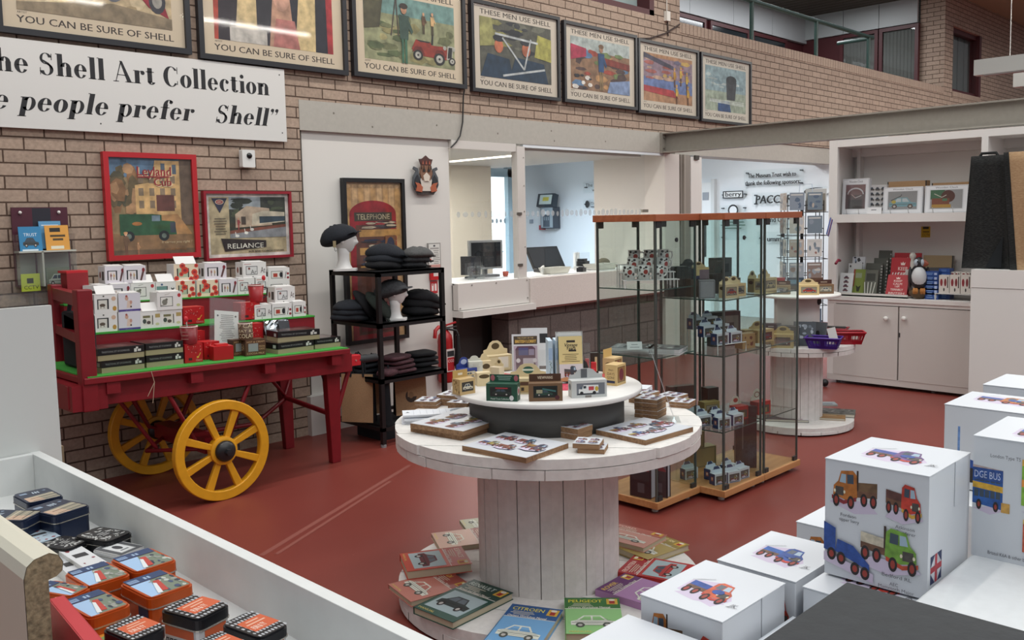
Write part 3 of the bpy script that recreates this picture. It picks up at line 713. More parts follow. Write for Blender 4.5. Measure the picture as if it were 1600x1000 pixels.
def pLey(a, x, y, w, h):
    a.rect(x, y, w, h, C('96805c')); a.rect(x, y+.8*h, w, .2*h, C('5f7c98')); blobs(a, x, y+.4*h, w*.35, h*.55, 26, [C('8f6a48'), C('6a5c40'), C('b08a64'), C('54503c')], 11, .2)
    a.poly([(x+.3*w, y+.38*h), (x+.85*w, y+.35*h), (x+.85*w, y+.98*h), (x+.55*w, y+.98*h), (x+.5*w, y+.75*h), (x+.3*w, y+.72*h)], C('d6b078'))
    for i in range(4):
        for j in range(3): a.rect(x+(.34+.13*i)*w, y+(.48+.13*j)*h, .06*w, .08*h, C('8a7862')); a.k -= 1
    a.k += 1
    for j in range(2): a.rect(x+.62*w, y+(.86-.0*j)*h, .05*w, .09*h, C('5a6878')); a.rect(x+.76*w, y+(.84)*h, .05*w, .1*h, C('5a6878'))
    a.poly([(x+.85*w, y+.3*h), (x+w, y+.3*h), (x+w, y+h), (x+.85*w, y+h)], C('6f5c4c')); a.rect(x+.55*w, y+.45*h, .22*w, .17*h, C('6a4038'))
    a.poly([(x+.5*w, y+.4*h), (x+.8*w, y+.42*h), (x+.98*w, y+.2*h), (x+.5*w, y+.2*h)], C('b98c5c'))
    a.poly([(x, y), (x+w, y), (x+w, y+.2*h), (x, y+.22*h)], C('8c6c4c')); a.rect(x, y, w, .05*h, C('6c5a44'))
    G = C('2f5a3c')
    a.poly([(x+.1*w, y+.2*h), (x+.5*w, y+.2*h), (x+.5*w, y+.42*h), (x+.1*w, y+.42*h)], G); a.poly([(x+.48*w, y+.2*h), (x+.78*w, y+.2*h), (x+.76*w, y+.34*h), (x+.6*w, y+.35*h), (x+.6*w, y+.41*h), (x+.48*w, y+.42*h)], G)
    a.rect(x+.48*w, y+.345*h, .1*w, .06*h, C('7e93a0')); a.rect(x+.7*w, y+.22*h, .07*w, .11*h, C('3c4650'))
    for u in (.2, .62): a.ell(x+u*w, y+.19*h, .065*w, .055*h, C('22262a')); a.ell(x+u*w, y+.19*h, .03*w, .026*h, C('6c7a70'))
    a.ell(x+.3*w, y+.32*h, .06*w, .02*h, C('a8703c'))
    pic_person(a, x+.16*w, y+.0*h, .24*h, C('7a5c44'), C('6a4c3c'), C('d8a888'), C('d6a070')); pic_person(a, x+.3*w, y+.0*h, .13*h, C('b98c64'), C('a87858'), C('d8a888'), C('b88858'))
    LR = C('9c2a30'); 
    for d, mm in ((.006, C('e0c8a0')), (0, LR)):
        a.text('Leyland', x+.32*w+d, y+.82*h-d, .10*h, mm, .42*w, 'l', .003); a.text('Cub', x+.52*w+d, y+.715*h-d, .085*h, mm, .22*w, 'l', .003)
    a.line(x+.33*w, y+.805*h, x+.72*w, y+.81*h, .014*h, LR); a.text('The', x+.14*w, y+.955*h, .03*h, C('3a4a5c'))
    a.text('It carries you right !', x+.58*w, y+.11*h, .028*h, C('d6c29a'), .38*w, 'l', 0, .3); a.text('LEYLAND MOTORS', x+.62*w, y+.035*h, .02*h, C('b0743c'))
poster(2.196, 2.791, 1.349, 2.015, 'red-framed tall picture of a green van before a cream house', pLey, None, .032, C('b02028', .4), C('d8b080'), D, 0, None, 'framed_picture')
def pRel(a, x, y, w, h):
    a.rect(x, y, w, h, C('d8d4cc')); a.rect(x+.04*w, y+.05*h, .92*w, .9*h, C('b8a988'))
    px, py, pw, ph = x+.27*w, y+.3*h, .69*w, .65*h
    a.rect(px, py, pw, ph, C('34382e')); a.rect(px, py+.7*ph, pw*.55, .3*ph, C('98a2a8')); blobs(a, px, py+.5*ph, pw, ph*.48, 18, [C('2a3026'), C('47503a'), C('262a26')], 14, .13)
    a.poly([(px+.1*pw, py+.25*ph), (px+.75*pw, py+.3*ph), (px+.7*pw, py+.72*ph), (px+.3*pw, py+.78*ph), (px+.1*pw, py+.58*ph)], C('b9a690'))
    a.rect(px+.2*pw, py+.32*ph, .08*pw, .2*ph, C('4c4038'))
    a.poly([(px+.38*pw, py+.3*ph), (px+.98*pw, py+.38*ph), (px+.98*pw, py+.62*ph), (px+.6*pw, py+.66*ph), (px+.4*pw, py+.58*ph)], C('c9c0aa')); a.poly([(px+.52*pw, py+.35*ph), (px+.98*pw, py+.4*ph), (px+.98*pw, py+.52*ph), (px+.52*pw, py+.52*ph)], C('31424e'))
    a.poly([(px, py), (px+pw, py), (px+pw, py+.25*ph), (px, py+.1*ph)], C('8a8c90')); a.poly([(px, py+.1*ph), (px+pw, py+.25*ph), (px+pw, py+.32*ph), (px, py+.18*ph)], C('7c4a3c'))
    for u, v in ((.12, .05), (.28, .12), (.38, .2)): a.ell(px+u*pw, py+v*ph, .035*pw, .035*ph, C('e4e0d8')); a.line(px+(u-.02)*pw, py+v*ph, px+(u-.03)*pw, py+(v+.1)*ph, .01*pw, C('e4e0d8'))
    pic_person(a, px+.15*pw, py+.2*ph, .3*ph, C('a0484a'), C('a0484a'))
    a.poly([(x+.07*w, y+.93*h), (x+.25*w, y+.93*h), (x+.16*w, y+.7*h)], C('2c2e48')); a.ell(x+.16*w, y+.87*h, .05*w, .04*h, C('c9b8a0')); a.ell(x+.16*w, y+.87*h, .04*w, .03*h, C('a0343c')); a.text('AEC', x+.16*w, y+.855*h, .03*h, C('e8dcc8'), None, 'c')
    a.lines(x+.08*w, y+.35*h, .16*w, .28*h, 7, C('6c6250'))
    a.poly([(x+.16*w, y+.3*h), (x+.7*w, y+.25*h), (x+.7*w, y+.14*h), (x+.2*w, y+.09*h)], C('2c1f20')); a.text('RELIANCE', x+.225*w, y+.135*h, .082*h, C('e6dfd2'), .44*w)
    a.text('BUS AND COACH CHASSIS', x+.48*w, y+.065*h, .03*h, C('26201c'), .44*w, 'l', .001)
poster(2.829, 3.489, 1.319, 1.782, 'dark red framed wide picture of a coach on a beige mount', pRel, None, .018, C('8c1c2a', .4), C('d8d4cc'), D, 0, None, 'framed_picture')
def pTel(a, x, y, w, h):
    a.rect(x, y, w, h, C('b08c64'))
    for i in range(9): a.rect(x+(.01+i*.11)*w, y, .085*w, h*.98, C('c9a478' if i % 2 else 'b8905e')); a.ell(x+(.05+i*.11)*w, y+.975*h, .042*w, .012*h, C('c9a478'))
    R = C('8f1a24', .45)
    a.rect(x+.06*w, y, .84*w, .80*h, R); a.ell(x+.48*w, y+.80*h, .42*w, .085*h, R, 20, 0, 180)
    a.rect(x+.14*w, y+.755*h, .68*w, .055*h, C('3c3428')); a.text('TELEPHONE', x+.48*w, y+.765*h, .036*h, C('b5a888'), .60*w, 'c')
    a.rect(x+.16*w, y+.03*h, .64*w, .70*h, C('5c3428'))
    for i in range(3): a.rect(x+.22*w, y+(.655-.115*i)*h, .74*w, .045*h, C('b5884c')); blobs(a, x+.22*w, y+(.70-.115*i)*h, .7*w, .055*h, 14, [C('26242a'), C('3a3034'), C('b8a890'), C('1e2a44')], 20+i, .16)
    a.rect(x+.68*w, y+.50*h, .2*w, .16*h, C('7c5034')); a.ell(x+.78*w, y+.6*h, .07*w, .05*h, C('23304a')); a.rect(x+.68*w, y+.43*h, .2*w, .06*h, C('1c2438')); a.rect(x+.2*w, y+.05*h, .55*w, .18*h, C('6c1820'))
poster(3.953, 4.54, .62, 1.888, 'tall black-framed picture of a red telephone box behind the hat rack', pTel, None, .03, C('17171a', .4), C('b08c64'), D+.03, 0, None, 'framed_picture')

# ---- wall crest: crown over a tiger head between two dark birds with orange leaves
m = MB()
c = lambda s: C(s, .5)
def cut(pts, y0, mat): m.prism([(p[0], p[1]) for p in pts], 0, .012, mat, Matrix.Translation((0, y0, 0)) @ Matrix.Rotation(PI/2, 4, 'X'))
cut([(.06, .0), (.22, .0), (.26, .05), (.02, .05)], 0, c('3c3230'))
for s in (-1, 1):
    X = lambda v: .14+s*v
    P = lambda q: q if s > 0 else q[::-1]
    cut(P([(X(.02), .03), (X(.10), .02), (X(.135), .08), (X(.13), .14), (X(.10), .19), (X(.13), .205), (X(.12), .225), (X(.08), .21), (X(.07), .15), (X(.03), .08)]), -.002, c('4c5055'))
    cut(P([(X(.05), .06), (X(.12), .06), (X(.12), .12), (X(.09), .16), (X(.06), .11)]), -.006, c('23252a'))
    cut(P([(X(.05), .02), (X(.11), .03), (X(.10), .07), (X(.12), .10), (X(.07), .09), (X(.04), .06)]), -.010, c('a5583c'))
cut([(.09, .03), (.19, .03), (.21, .10), (.18, .15), (.10, .15), (.07, .10)], -.006, c('c9c0b6'))
cut([(.095, .12), (.185, .12), (.205, .17), (.19, .235), (.09, .235), (.075, .17)], -.010, c('7c5844'))
cut([(.115, .11), (.165, .11), (.175, .15), (.14, .18), (.105, .15)], -.014, c('d0c4b6'))
for x in (.115, .165): cut([(x-.013, .185), (x+.013, .185), (x+.01, .205), (x-.01, .205)], -.014, c('26201e'))
for dx in (-.05, -.025, .025, .05): cut([(.14+dx-.005, .205), (.14+dx+.005, .205), (.14+dx, .235)], -.015, c('2c2420'))
cut([(.09, .235), (.19, .235), (.21, .285), (.175, .29), (.14, .315), (.105, .29), (.07, .285)], -.010, c('4c2c28'))
for dx in (-.035, 0, .035): cut([(.14+dx-.008, .245), (.14+dx+.008, .245), (.14+dx, .275)], -.014, c('a45c48'))
one(m, 'wall_crest', 'painted crest with crown, tiger head and two dark birds high on the white wall', 'crest', (4.625, D+.005, 1.765))

# ---- small wall fittings
s = thing('wall_sensor', 'small white box with a black dome on the brick wall under the sign', 'sensor', (3.113, D-.03, 1.942))
m = MB(); m.rprism(0, .095, 0, .118, -.015, .03, .008, C('dadad8', .4)); o = m.build('housing', s); o.rotation_euler = (PI/2, 0, 0)
m = MB(); m.ball((.052, -.03, .078), .02, .016, .02, C('101114', .15)); m.build('dome', s)
def cable(name, label, pts, r, mat): m = MB(); m.tube(pts, r, mat, 6); return one(m, name, label, 'cable')
k = [PY(725, 105, D-.03), PY(724, 150, D-.02), PY(723, 190, D-.015), PY(719, 212, D-.02), PY(713, 222, D-.02), PY(704.5, 230.5, D-.02)]
k[0].z = 2.64; cable('hanging_cable', 'black cable hanging down from between the posters over the grey band', k, .006, BLACKM)
cable('wall_cable', 'thin black cable looping along the brick above the posters', [PY(990, 60, D-.015), PY(1015, 60, D-.015), PY(1040, 52, D-.015), PY(1062, 38, D-.015)], .008, C('3a2c28'))
m = MB(); p = PY(1040, 26, D); m.bx(p.x-.03, p.x+.03, D-.04, D, p.z-.05, p.z+.05, C('d8d4cc')); m.tube([(p.x, D-.015, p.z+.05), (p.x, D-.012, p.z+.6)], .006, C('cfcac0'), 6); m.tube([(p.x+.02, D-.012, p.z-.05), (p.x+.03, D-.012, p.z-.2)], .008, C('3a2c28'), 6); one(m, 'junction_box', 'small white cable box on the brick between upper window and railing', 'junction box')
nt_ = thing('fire_notice', 'framed white fire notice above red call point on the white wall', 'notice', (4.787, D+.015, 1.155))
m = MB(); m.bx(0, .135, 0, .012, 0, .216, C('8f8c88'))
a = Art(m, (0, 0, 0), (1, 0, 0), (0, 0, 1), .0008); a.rect(.008, .008, .119, .2, C('d3d2cd')); a.ell(.067, .192, .012, .008, C('4a4a50')); a.rect(.02, .165, .095, .012, C('9a9894')); a.lines(.045, .04, .08, .12, 8, C('8c8a86')); a.rect(.008, .008, .119, .03, C('c9958c'))
for i in range(5): a.rect(.018, .055+i*.021, .014, .012, C('b8403c' if i % 2 else '3a3a3e')); a.k -= 1
m.build('plate', nt_)
m = MB(); z = lambda py: PY(681, py, D).z
m.bx(0, .105, -.02, .0, 0, .085, C('b81c22', .4)); a = Art(m, (0, -.02, 0), (1, 0, 0), (0, 0, 1), .0008); a.rect(.03, .03, .05, .04, C('d8c8c4')); one(m, 'call_point', 'red fire alarm call point below the framed fire notice', 'call point', (4.80, D+.025, 1.066))
m = MB(); m.bx(0, .075, 0, .006, 0, .10, C('b3222a')); a = Art(m, (0, 0, 0), (1, 0, 0), (0, 0, 1), .0008); a.rect(.01, .02, .022, .06, C('e4d8d4')); a.rect(.042, .02, .022, .06, C('e4d8d4')); a.ell(.02, .07, .006, .008, C('b3222a')); one(m, 'extinguisher_sign', 'small red pictogram sign above the extinguisher', 'sign', (4.808, D+.02, .955))
m = MB(); m.bx(0, .075, 0, .006, 0, .17, C('c0b79c')); a = Art(m, (0, 0, 0), (1, 0, 0), (0, 0, 1), .0008); a.rect(0, .155, .075, .015, C('26241e')); a.rect(.008, .09, .058, .06, C('5c7f4c')); a.rect(.008, .01, .058, .07, C('b8784c')); blobs(a, .01, .015, .055, .13, 10, [C('d8d0b8'), C('3c5a34'), C('a8543c')], 3, .12); one(m, 'instruction_sticker', 'green and orange instruction sticker under the red pictogram sign', 'sticker', (4.805, D+.02, .775))
ex = thing('fire_extinguisher', 'red fire extinguisher with black horn hanging on the white wall', 'fire extinguisher', (4.865, D-.075, .22)); ex.scale = (.8, .8, .78)
m = MB(); R = C('a81a1e', .3); m.lathe([(.0, 0), (.075, .0), (.08, .02), (.08, .44), (.07, .50), (.04, .545), (.025, .56)], 20, R); m.build('cylinder', ex)
m = MB(); m.bx(-.055, .055, -.083, -.079, .12, .36, C('d8ccc8')); a = Art(m, (-.055, -.083, .12), (1, 0, 0), (0, 0, 1), .001); a.rect(.008, .16, .094, .06, C('2a2a2c')); a.rect(.008, .01, .094, .14, C('b3222a')); a.text('CO2', .055, .1, .03, C('e8e0dc'), None, 'c'); m.build('label', ex)
m = MB(); m.bar((-.02, 0, .60), (.12, -.04, .63), .025, .015, R); m.bar((-.02, 0, .575), (.13, -.04, .585), .02, .012, C('3a2c2c')); m.cyl((0, 0, .55), (0, 0, .62), .02, C('8a8478', .3, .8), 10); m.build('valve_handle', ex)
m = MB(); m.tube([(-.02, -.02, .59), (-.12, -.04, .60), (-.17, -.05, .57), (-.18, -.05, .49)], .02, R, 8); m.build('bracket_arm', ex)
m = MB(); m.tube([(.0, -.03, .57), (.07, -.10, .55), (.085, -.11, .50)], .012, BLACKM, 8); m.lathe([(.022, .5), (.03, .35), (.05, .18)], 14, BLACKM, True, Matrix.Translation((.085, -.10, 0))); m.build('discharge_horn', ex)

# ---- leaflet holder on the brick wall at the far left
lh = thing('leaflet_holder', 'clear acrylic leaflet holder on purple backing at the far left of the brick wall', 'leaflet holder', (1.675, D-.07, 1.225))
m = MB(); m.bx(0, .305, .05, .06, 0, .455, C('4a1a2c')); a = Art(m, (0, .05, 0), (1, 0, 0), (0, 0, 1), .001); a.rect(.11, .25, .1, .2, C('22222e')); a.rect(.01, .01, .1, .18, C('8f9488')); a.rect(.135, .01, .16, .18, C('7d8278')); m.build('back_panel', lh)
m = MB(); m.bx(0, .31, -.04, -.035, .0, .19, ACR); m.bx(0, .31, -.04, .05, .195, .205, C('b4b8ae')); m.bx(.12, .13, -.04, .05, 0, .2, C('b4b8ae')); m.bx(0, .005, -.04, .05, 0, .3, ACR); m.bx(.305, .31, -.04, .05, 0, .3, ACR); m.build('pocket', lh)
for x in (.045, .255):
    m = MB(); m.ball((x, .045, .425), .01, .01, .01, C('d8d4d0', .3), 10, 6); m.build('screw_cap', lh)
def leaflet(x, z, w, h, base, label, fn, y=D-.085, tx=-.12):
    m = MB(); m.bx(0, w, 0, .006, 0, h, base); a = Art(m, (0, 0, 0), (1, 0, 0), (0, 0, 1), .0007); fn(a, w, h)
    o = one(m, 'leaflet', label, 'leaflet', (x, y, z)); o.rotation_euler = (tx, 0, 0); return o
def l1(a, w, h): a.text('TRUST', w/2, h*.62, h*.13, C('d8e4ec'), w*.6, 'c'); pic_car(a, w*.15, h*.18, w*.7, h*.38, C('3c4448')); a.rect(w*.1, h*.04, w*.7, h*.06, C('d0dce4'))
def l2(a, w, h): a.rect(w*.2, h*.74, w*.45, h*.16, C('23201c')); a.lines(w*.15, h*.38, w*.75, h*.28, 2, C('4a3c24'), .6); a.rect(w*.2, h*.08, w*.55, h*.12, C('d8d4c0'))
leaflet(1.69, 1.425, .12, .145, C('2f7fae'), 'blue leaflet with a small car picture in the wall holder', l1)
leaflet(1.83, 1.425, .13, .15, C('d69a44'), 'orange leaflet with a black panel in the wall holder', l2)
leaflet(1.81, 1.44, .12, .16, C('5a94bc'), 'pale blue leaflet tucked behind the orange leaflet', lambda a, w, h: a.lines(w*.1, h*.7, w*.8, h*.2, 2, C('c8d8e4')), D-.055)
leaflet(1.685, 1.20, .10, .10, C('b4c43c'), 'yellow-green camera notice card low in the wall holder', lambda a, w, h: (a.rect(w*.3, h*.45, w*.35, h*.3, C('26281c')), a.text('CCTV', w*.12, h*.12, h*.22, C('26281c'))), D-.08, 0)
leaflet(1.82, 1.20, .13, .13, C('63705e'), 'grey-green car leaflet low in the wall holder', lambda a, w, h: pic_car(a, w*.1, h*.2, w*.8, h*.5, C('aab4a8')), D-.08, 0)
# clear acrylic brochure trough below
m = MB(); m.bx(0, .5, 0, .005, 0, .14, ACR); m.bx(0, .5, .15, .155, 0, .2, ACR); m.bx(0, .5, 0, .155, 0, .005, ACR)
for x in (0, .24, .495): m.bx(x, x+.005, 0, .155, 0, .14, ACR)
one(m, 'acrylic_tray', 'empty clear acrylic tray on the brick wall below the leaflet holder', 'tray', (1.50, D-.16, 1.06))

# ---- plaques and terminal on the lobby wall, seen through the openings
PLQ = glass('plaque_acrylic', (.93, .95, .95), .1, 1.12); CLEAR.append(PLQ)
def lobby(px0, px1, py0, py1):
    a_ = PX(px0, (py0+py1)/2, 12.2); b_ = PX(px1, (py0+py1)/2, 12.2); t_ = PX((px0+px1)/2, py0, 12.2); u_ = PX((px0+px1)/2, py1, 12.2)
    return a_.y, b_.y, u_.z, t_.z
def plaque(px0, px1, py0, py1, label, fn, name='wall_plaque'):
    y1, y0, z0, z1 = lobby(px0, px1, py0, py1); w, h = y1-y0, z1-z0
    t = thing(name, label, 'plaque', (12.16, y1, z0))
    m = MB(); m.bx(-.012, -.004, -w, 0, 0, h, PLQ); a = Art(m, (-.013, 0, 0), (0, -1, 0), (0, 0, 1), .002); fn(a, w, h); m.build('panel', t)
    for yy in (-.05, -w+.05):
        for zz in ((.04, h-.04) if h > .2 else (h/2,)):
            m = MB(); m.cyl((-.03, yy, zz), (.04, yy, zz), .011, C('55585c', .3, .8), 8); m.build('stud', t)
K = C('1c1c1e', .5)
plaque(1165, 1259, 264, 292, 'clear plaque thanking sponsors, topmost on the lobby wall right of the column', lambda a, w, h: (a.text('The Museum Trust wish to', w*.47, h*.56, h*.26, K, w*.80, 'c', .006), a.text('thank the following sponsors:', w*.48, h*.14, h*.26, K, w*.92, 'c', .006)))
plaque(1128, 1171, 297, 311, 'small clear plaque reading berry in a rounded black outline', lambda a, w, h: (a.rect(w*.1, h*.1, w*.74, h*.8, K), a.rect(w*.14, h*.2, w*.66, h*.6, C('d8dcdc')), a.text('berry', w*.47, h*.3, h*.55, K, w*.58, 'c', .006)))
plaque(1178, 1250, 300, 322, 'clear plaque with large bold PACCAR lettering', lambda a, w, h: a.text('PACCAR', w*.46, h*.22, h*.6, K, w*.80, 'c', .012, .1))
plaque(1257, 1296, 292, 306, 'plaque with a thin black swoosh beside tiny lettering', lambda a, w, h: (a.ell(w*.55, h*.5, w*.5, h*.42, K, 20, 60, 300), a.ell(w*.66, h*.5, w*.5, h*.34, C('dfe4e8'), 20), a.text('Packaging', w*.25, h*.35, h*.28, K, w*.6)))
plaque(1127, 1170, 321, 375, 'clear notice with a round emblem above green lettering', lambda a, w, h: (a.ell(w*.5, h*.86, .09, .09, K), a.ell(w*.5, h*.86, .065, .065, C('dfe4e8')), a.lines(w*.04, h*.3, w*.92, h*.35, 4, C('5f7c74'))))
plaque(1182, 1240, 332, 352, 'clear plaque with bold lettering ending in Co, partly behind the card spinner', lambda a, w, h: (a.text('and Co', w*.35, h*.25, h*.45, K, w*.45, 'l', .008),))
plaque(1186, 1236, 362, 382, 'clear plaque with bold lettering umm, lowest on the lobby wall', lambda a, w, h: a.text('umm', w*.3, h*.25, h*.42, K, w*.42, 'l', .01))
plaque(914, 962, 283, 301, 'clear plaque on the pale blue lobby wall, upper one seen through the window', lambda a, w, h: (a.text('The Museum', w*.08, h*.55, h*.3, K, w*.8), a.text('was funded', w*.3, h*.12, h*.3, K, w*.6)))
plaque(914, 962, 311, 326, 'clear plaque with a dark round logo under the upper plaque in the window', lambda a, w, h: (a.ell(w*.14, h*.5, w*.07, h*.4, K), a.text('The National', w*.26, h*.4, h*.32, K, w*.6), a.rect(w*.26, h*.14, w*.6, h*.12, C('6a7076'))))
y1, y0, z0, z1 = lobby(855, 876, 303, 357)
kt = thing('wall_terminal', 'grey wall terminal with tilted screen on the pale blue lobby wall', 'terminal', (12.08, y1, z0))
w, h = y1-y0, z1-z0
m = MB(); m.bx(-.06, .1, -w, 0, 0, h*.62, C('3a424c')); m.bx(-.07, -.06, -w+.03, -.02, .02, h*.62, C('9aa6ae')); a = Art(m, (-.07, 0, 0), (0, -1, 0), (0, 0, 1), .003); a.rect(w*.2, h*.05, w*.5, h*.35, C('4c5662')); a.rect(w*.25, h*.42, w*.35, h*.08, C('dfe6ea'));
for i in range(3): a.rect(w*(.26+.15*i), h*.24, w*.1, h*.1, C('7f8b94'))
m.build('cabinet', kt)
m = MB(); M = Matrix.Translation((-.1, 0, h*.62)) @ Matrix.Rotation(.25, 4, 'Y'); m.bx(-.05, .06, -w-.05, .02, 0, h*.38, C('22303c'), M); m.bx(-.056, -.05, -w, -.04, .04, h*.34, C('c6d2cc'), M); m.bx(-.06, -.055, -w*.8, -.12, .1, h*.27, C('c9bc4c'), M); m.build('screen', kt)
y1, y0, z0, z1 = lobby(845.5, 852.5, 352, 359)
m = MB(); m.bx(0, .06, 0, y1-y0, 0, z1-z0, C('b03a44')); one(m, 'alarm_button', 'small red alarm button beside the wall terminal', 'alarm button', (12.14, y0, z0))
y1, y0, z0, z1 = lobby(829.5, 833.5, 343, 349)
m = MB(); m.bx(0, .04, 0, y1-y0, 0, z1-z0, C('8f9aa6')); one(m, 'wall_switch', 'tiny grey switch on the pale blue wall left of the terminal', 'switch', (12.16, y0, z0))
# ================================================================== THINGS ON THE SERVICE COUNTER
def on(px, py, z): return PZ(px, py, z)
p = PY(759, 433, 6.10)
mo = thing('computer_monitor', 'black-screened computer monitor with silver surround on the office counter', 'monitor', (p.x, 6.10, 1.022), -.35)
m = MB(); m.rprism(-.12, .12, -.08, .08, 0, .02, .03, C('6a6c6e')); m.cyl((0, .02, .02), (0, .02, .12), .025, C('6a6c6e')); m.build('stand', mo)
m = MB(); m.bx(-.17, .17, -.02, .02, .07, .34, C('9a9c9c', .4)); m.build('surround', mo)
m = MB(); m.bx(-.15, .15, -.024, -.02, .09, .32, C('1c2024', .15)); m.build('screen', mo)
p = PY(722, 440, 6.15)
ch = thing('office_chair', 'dark office chair back rising behind the counter at the left edge of the window', 'chair', (p.x-.08, 6.5, 0))
m = MB(); m.rprism(-.2, .2, -.2, .2, .45, .52, .06, C('1e2024', .8)); m.build('seat', ch)
m = MB(); M = Matrix.Translation((0, .18, .62)) @ Matrix.Rotation(PI/2, 4, 'X'); m.rprism(-.2, .2, 0, .62, -.03, .03, .08, C('1e2024', .8)); [None]; m.v = [tuple(M @ Vector(q)) for q in m.v]; m.build('backrest', ch)
m = MB(); m.cyl((0, 0, .06), (0, 0, .45), .03, BLACKM); m.build('column', ch)
for i in range(5):
    m = MB(); m.bar((0, 0, .07), (.28*math.cos(i*1.257), .28*math.sin(i*1.257), .04), .04, .03, BLACKM); m.build('foot', ch)
p = PY(736, 438, 6.05)
m = MB(); m.bx(-.09, .09, -.02, .02, .03, .2, C('24262a', .4)); m.bx(-.05, .05, -.05, .05, 0, .015, C('24262a')); m.bx(-.015, .015, 0, .03, 0, .1, C('24262a')); one(m, 'small_screen', 'small dark screen seen edge-on left of the computer monitor', 'screen', (p.x, 6.05, 1.022), -.9)
p = PY(790, 434, 5.95)
m = MB(); m.lathe([(.02, 0), (.028, .015), (.03, .045), (.026, .045), (.022, .012)], 12, C('c05a48', .5)); one(m, 'orange_pot', 'small orange pot on the counter beside the white window post', 'pot', (p.x, 5.95, 1.022))
for px, lab in ((737, 'clear leaflet holder on the counter in front of the computer monitor, left one'), (752, 'clear leaflet holder on the counter in front of the computer monitor, right one')):
    p = PY(px, 440, 5.88); t = thing('leaflet_stand', lab, 'leaflet holder', (p.x, 5.88, 1.022))
    m = MB(); m.rprism(-.045, .045, 0, .003, 0, .12, .001, ACR); m.build('front', t); m = MB(); m.bx(-.05, .05, .03, .034, 0, .15, ACR); m.bx(-.05, .05, 0, .034, 0, .003, ACR); m.build('back', t)
p = PY(858, 421, 5.98)
po = thing('till_screen', 'large black tilted till touchscreen on the counter', 'till', (p.x+.02, 6.02, 1.022), -.12)
m = MB(); M = Matrix.Translation((.05, 0, .02)) @ Matrix.Rotation(-.55, 4, 'X'); m.bx(-.22, .19, -.012, .012, .02, .26, C('1d1f22', .25), M); m.bx(-.21, .18, -.016, -.012, .035, .245, C('2c2f33', .15), M); m.build('screen', po)
m = MB(); m.prism([(-.1, -.02), (.1, -.02), (.08, .12), (-.08, .12)], 0, .05, C('1d1f22')); m.build('stand', po)
def tray_(lab, px, py, y, w, d, h, c='d9d8d0', rz=0):
    p = PY(px, py, y); m = MB(); q = .02
    m.prism([(-w/2+q, -d/2+q), (w/2-q, -d/2+q), (w/2-q, d/2-q), (-w/2+q, d/2-q)], 0, .006, C(c))
    B = [(-w/2+q, -d/2+q), (w/2-q, -d/2+q), (w/2-q, d/2-q), (-w/2+q, d/2-q)]; T = [(-w/2, -d/2), (w/2, -d/2), (w/2, d/2), (-w/2, d/2)]
    for i in range(4):
        j = (i+1) % 4; m.add([(*B[i], 0), (*B[j], 0), (*T[j], h), (*T[i], h)], [(0, 1, 2, 3), (3, 2, 1, 0)], C(c))
    return one(m, 'counter_tray', lab, 'tray', (p.x, y, 1.023), rz)
tray_('white plastic tray on the counter in front of the till screen', 867, 430, 5.80, .30, .16, .06)
tray_('white plastic tray holding papers at the right end of the counter', 938, 424, 5.80, .34, .18, .06)
p = PY(851, 418, 5.80); m = MB(); m.bx(-.03, .03, -.008, .008, 0, .07, C('dcdcd8')); o = one(m, 'card_note', 'white card standing in the counter tray by the till', 'card', (p.x, 5.82, 1.03), .4); o.rotation_euler = (0, -.3, .3)
p = PY(911, 408, 5.95); m = MB(); m.rprism(-.07, .07, -.05, .05, 0, .05, .03, C('17181a', .3)); m.rprism(-.05, .05, -.03, .05, .05, .075, .02, C('202226', .3)); one(m, 'desk_telephone', 'small black desk telephone near the clear pane on the counter', 'telephone', (p.x, 5.95, 1.06), .2)
m = MB(); m.rprism(-.09, .09, -.06, .06, 0, .038, .01, C('c9cac8')); one(m, 'document_box', 'flat pale box under the black desk telephone', 'box', (p.x, 5.95, 1.022), .1)
p = PY(906, 425, 5.76); m = MB(); m.rprism(-.05, .05, -.035, .035, 0, .04, .012, C('191a1d', .4)); m.bx(-.03, .03, -.02, .02, .04, .05, C('2c2e32')); one(m, 'card_reader', 'black card reader between the two white counter trays', 'card reader', (p.x, 5.74, 1.022), .3)
p = PY(903, 400, 6.1); m = MB(); m.bx(-.04, .04, -.01, .01, 0, .17, C('e4e6e6')); m.bx(-.05, .05, -.04, .04, 0, .01, C('c9caca')); one(m, 'white_stand', 'slim white upright stand behind the desk telephone', 'stand', (p.x, 6.12, 1.022))
p = PY(923, 400, 5.9); m = MB(); m.bx(-.12, .1, 0, .004, 0, .17, ACR); m.tube([(-.12, 0, 0), (-.12, 0, .12), (-.10, 0, .18)], .003, C('9a9c9c'), 6); m.bx(-.12, .1, 0, .06, 0, .004, ACR); one(m, 'counter_screen', 'small clear acrylic counter screen right of the telephone', 'screen', (p.x+.03, 6.02, 1.022))
p = PY(957, 409, 5.86); m = MB(); m.ball((0, 0, .05), .085, .06, .05, C('6f6655', .9), 14, 8); m.bx(-.1, .12, -.08, .06, 0, .012, C('8d8474')); one(m, 'brown_pouch', 'brown fabric pouch lying at the right end of the counter', 'pouch', (p.x+.05, 6.02, 1.022))
p = PY(930, 417, 5.80); m = MB()
for i in range(5): m.bx(-.12+.01*i, .1+.006*i, -.05, .06, i*.005, i*.005+.004, C(['dedede', 'c9c6c8', 'e4e4e0', '8a84a0', 'd8d8d4'][i]))
one(m, 'paper_pile', 'pile of loose papers in the right hand counter tray', 'papers', (p.x+.04, 5.81, 1.03), .1)

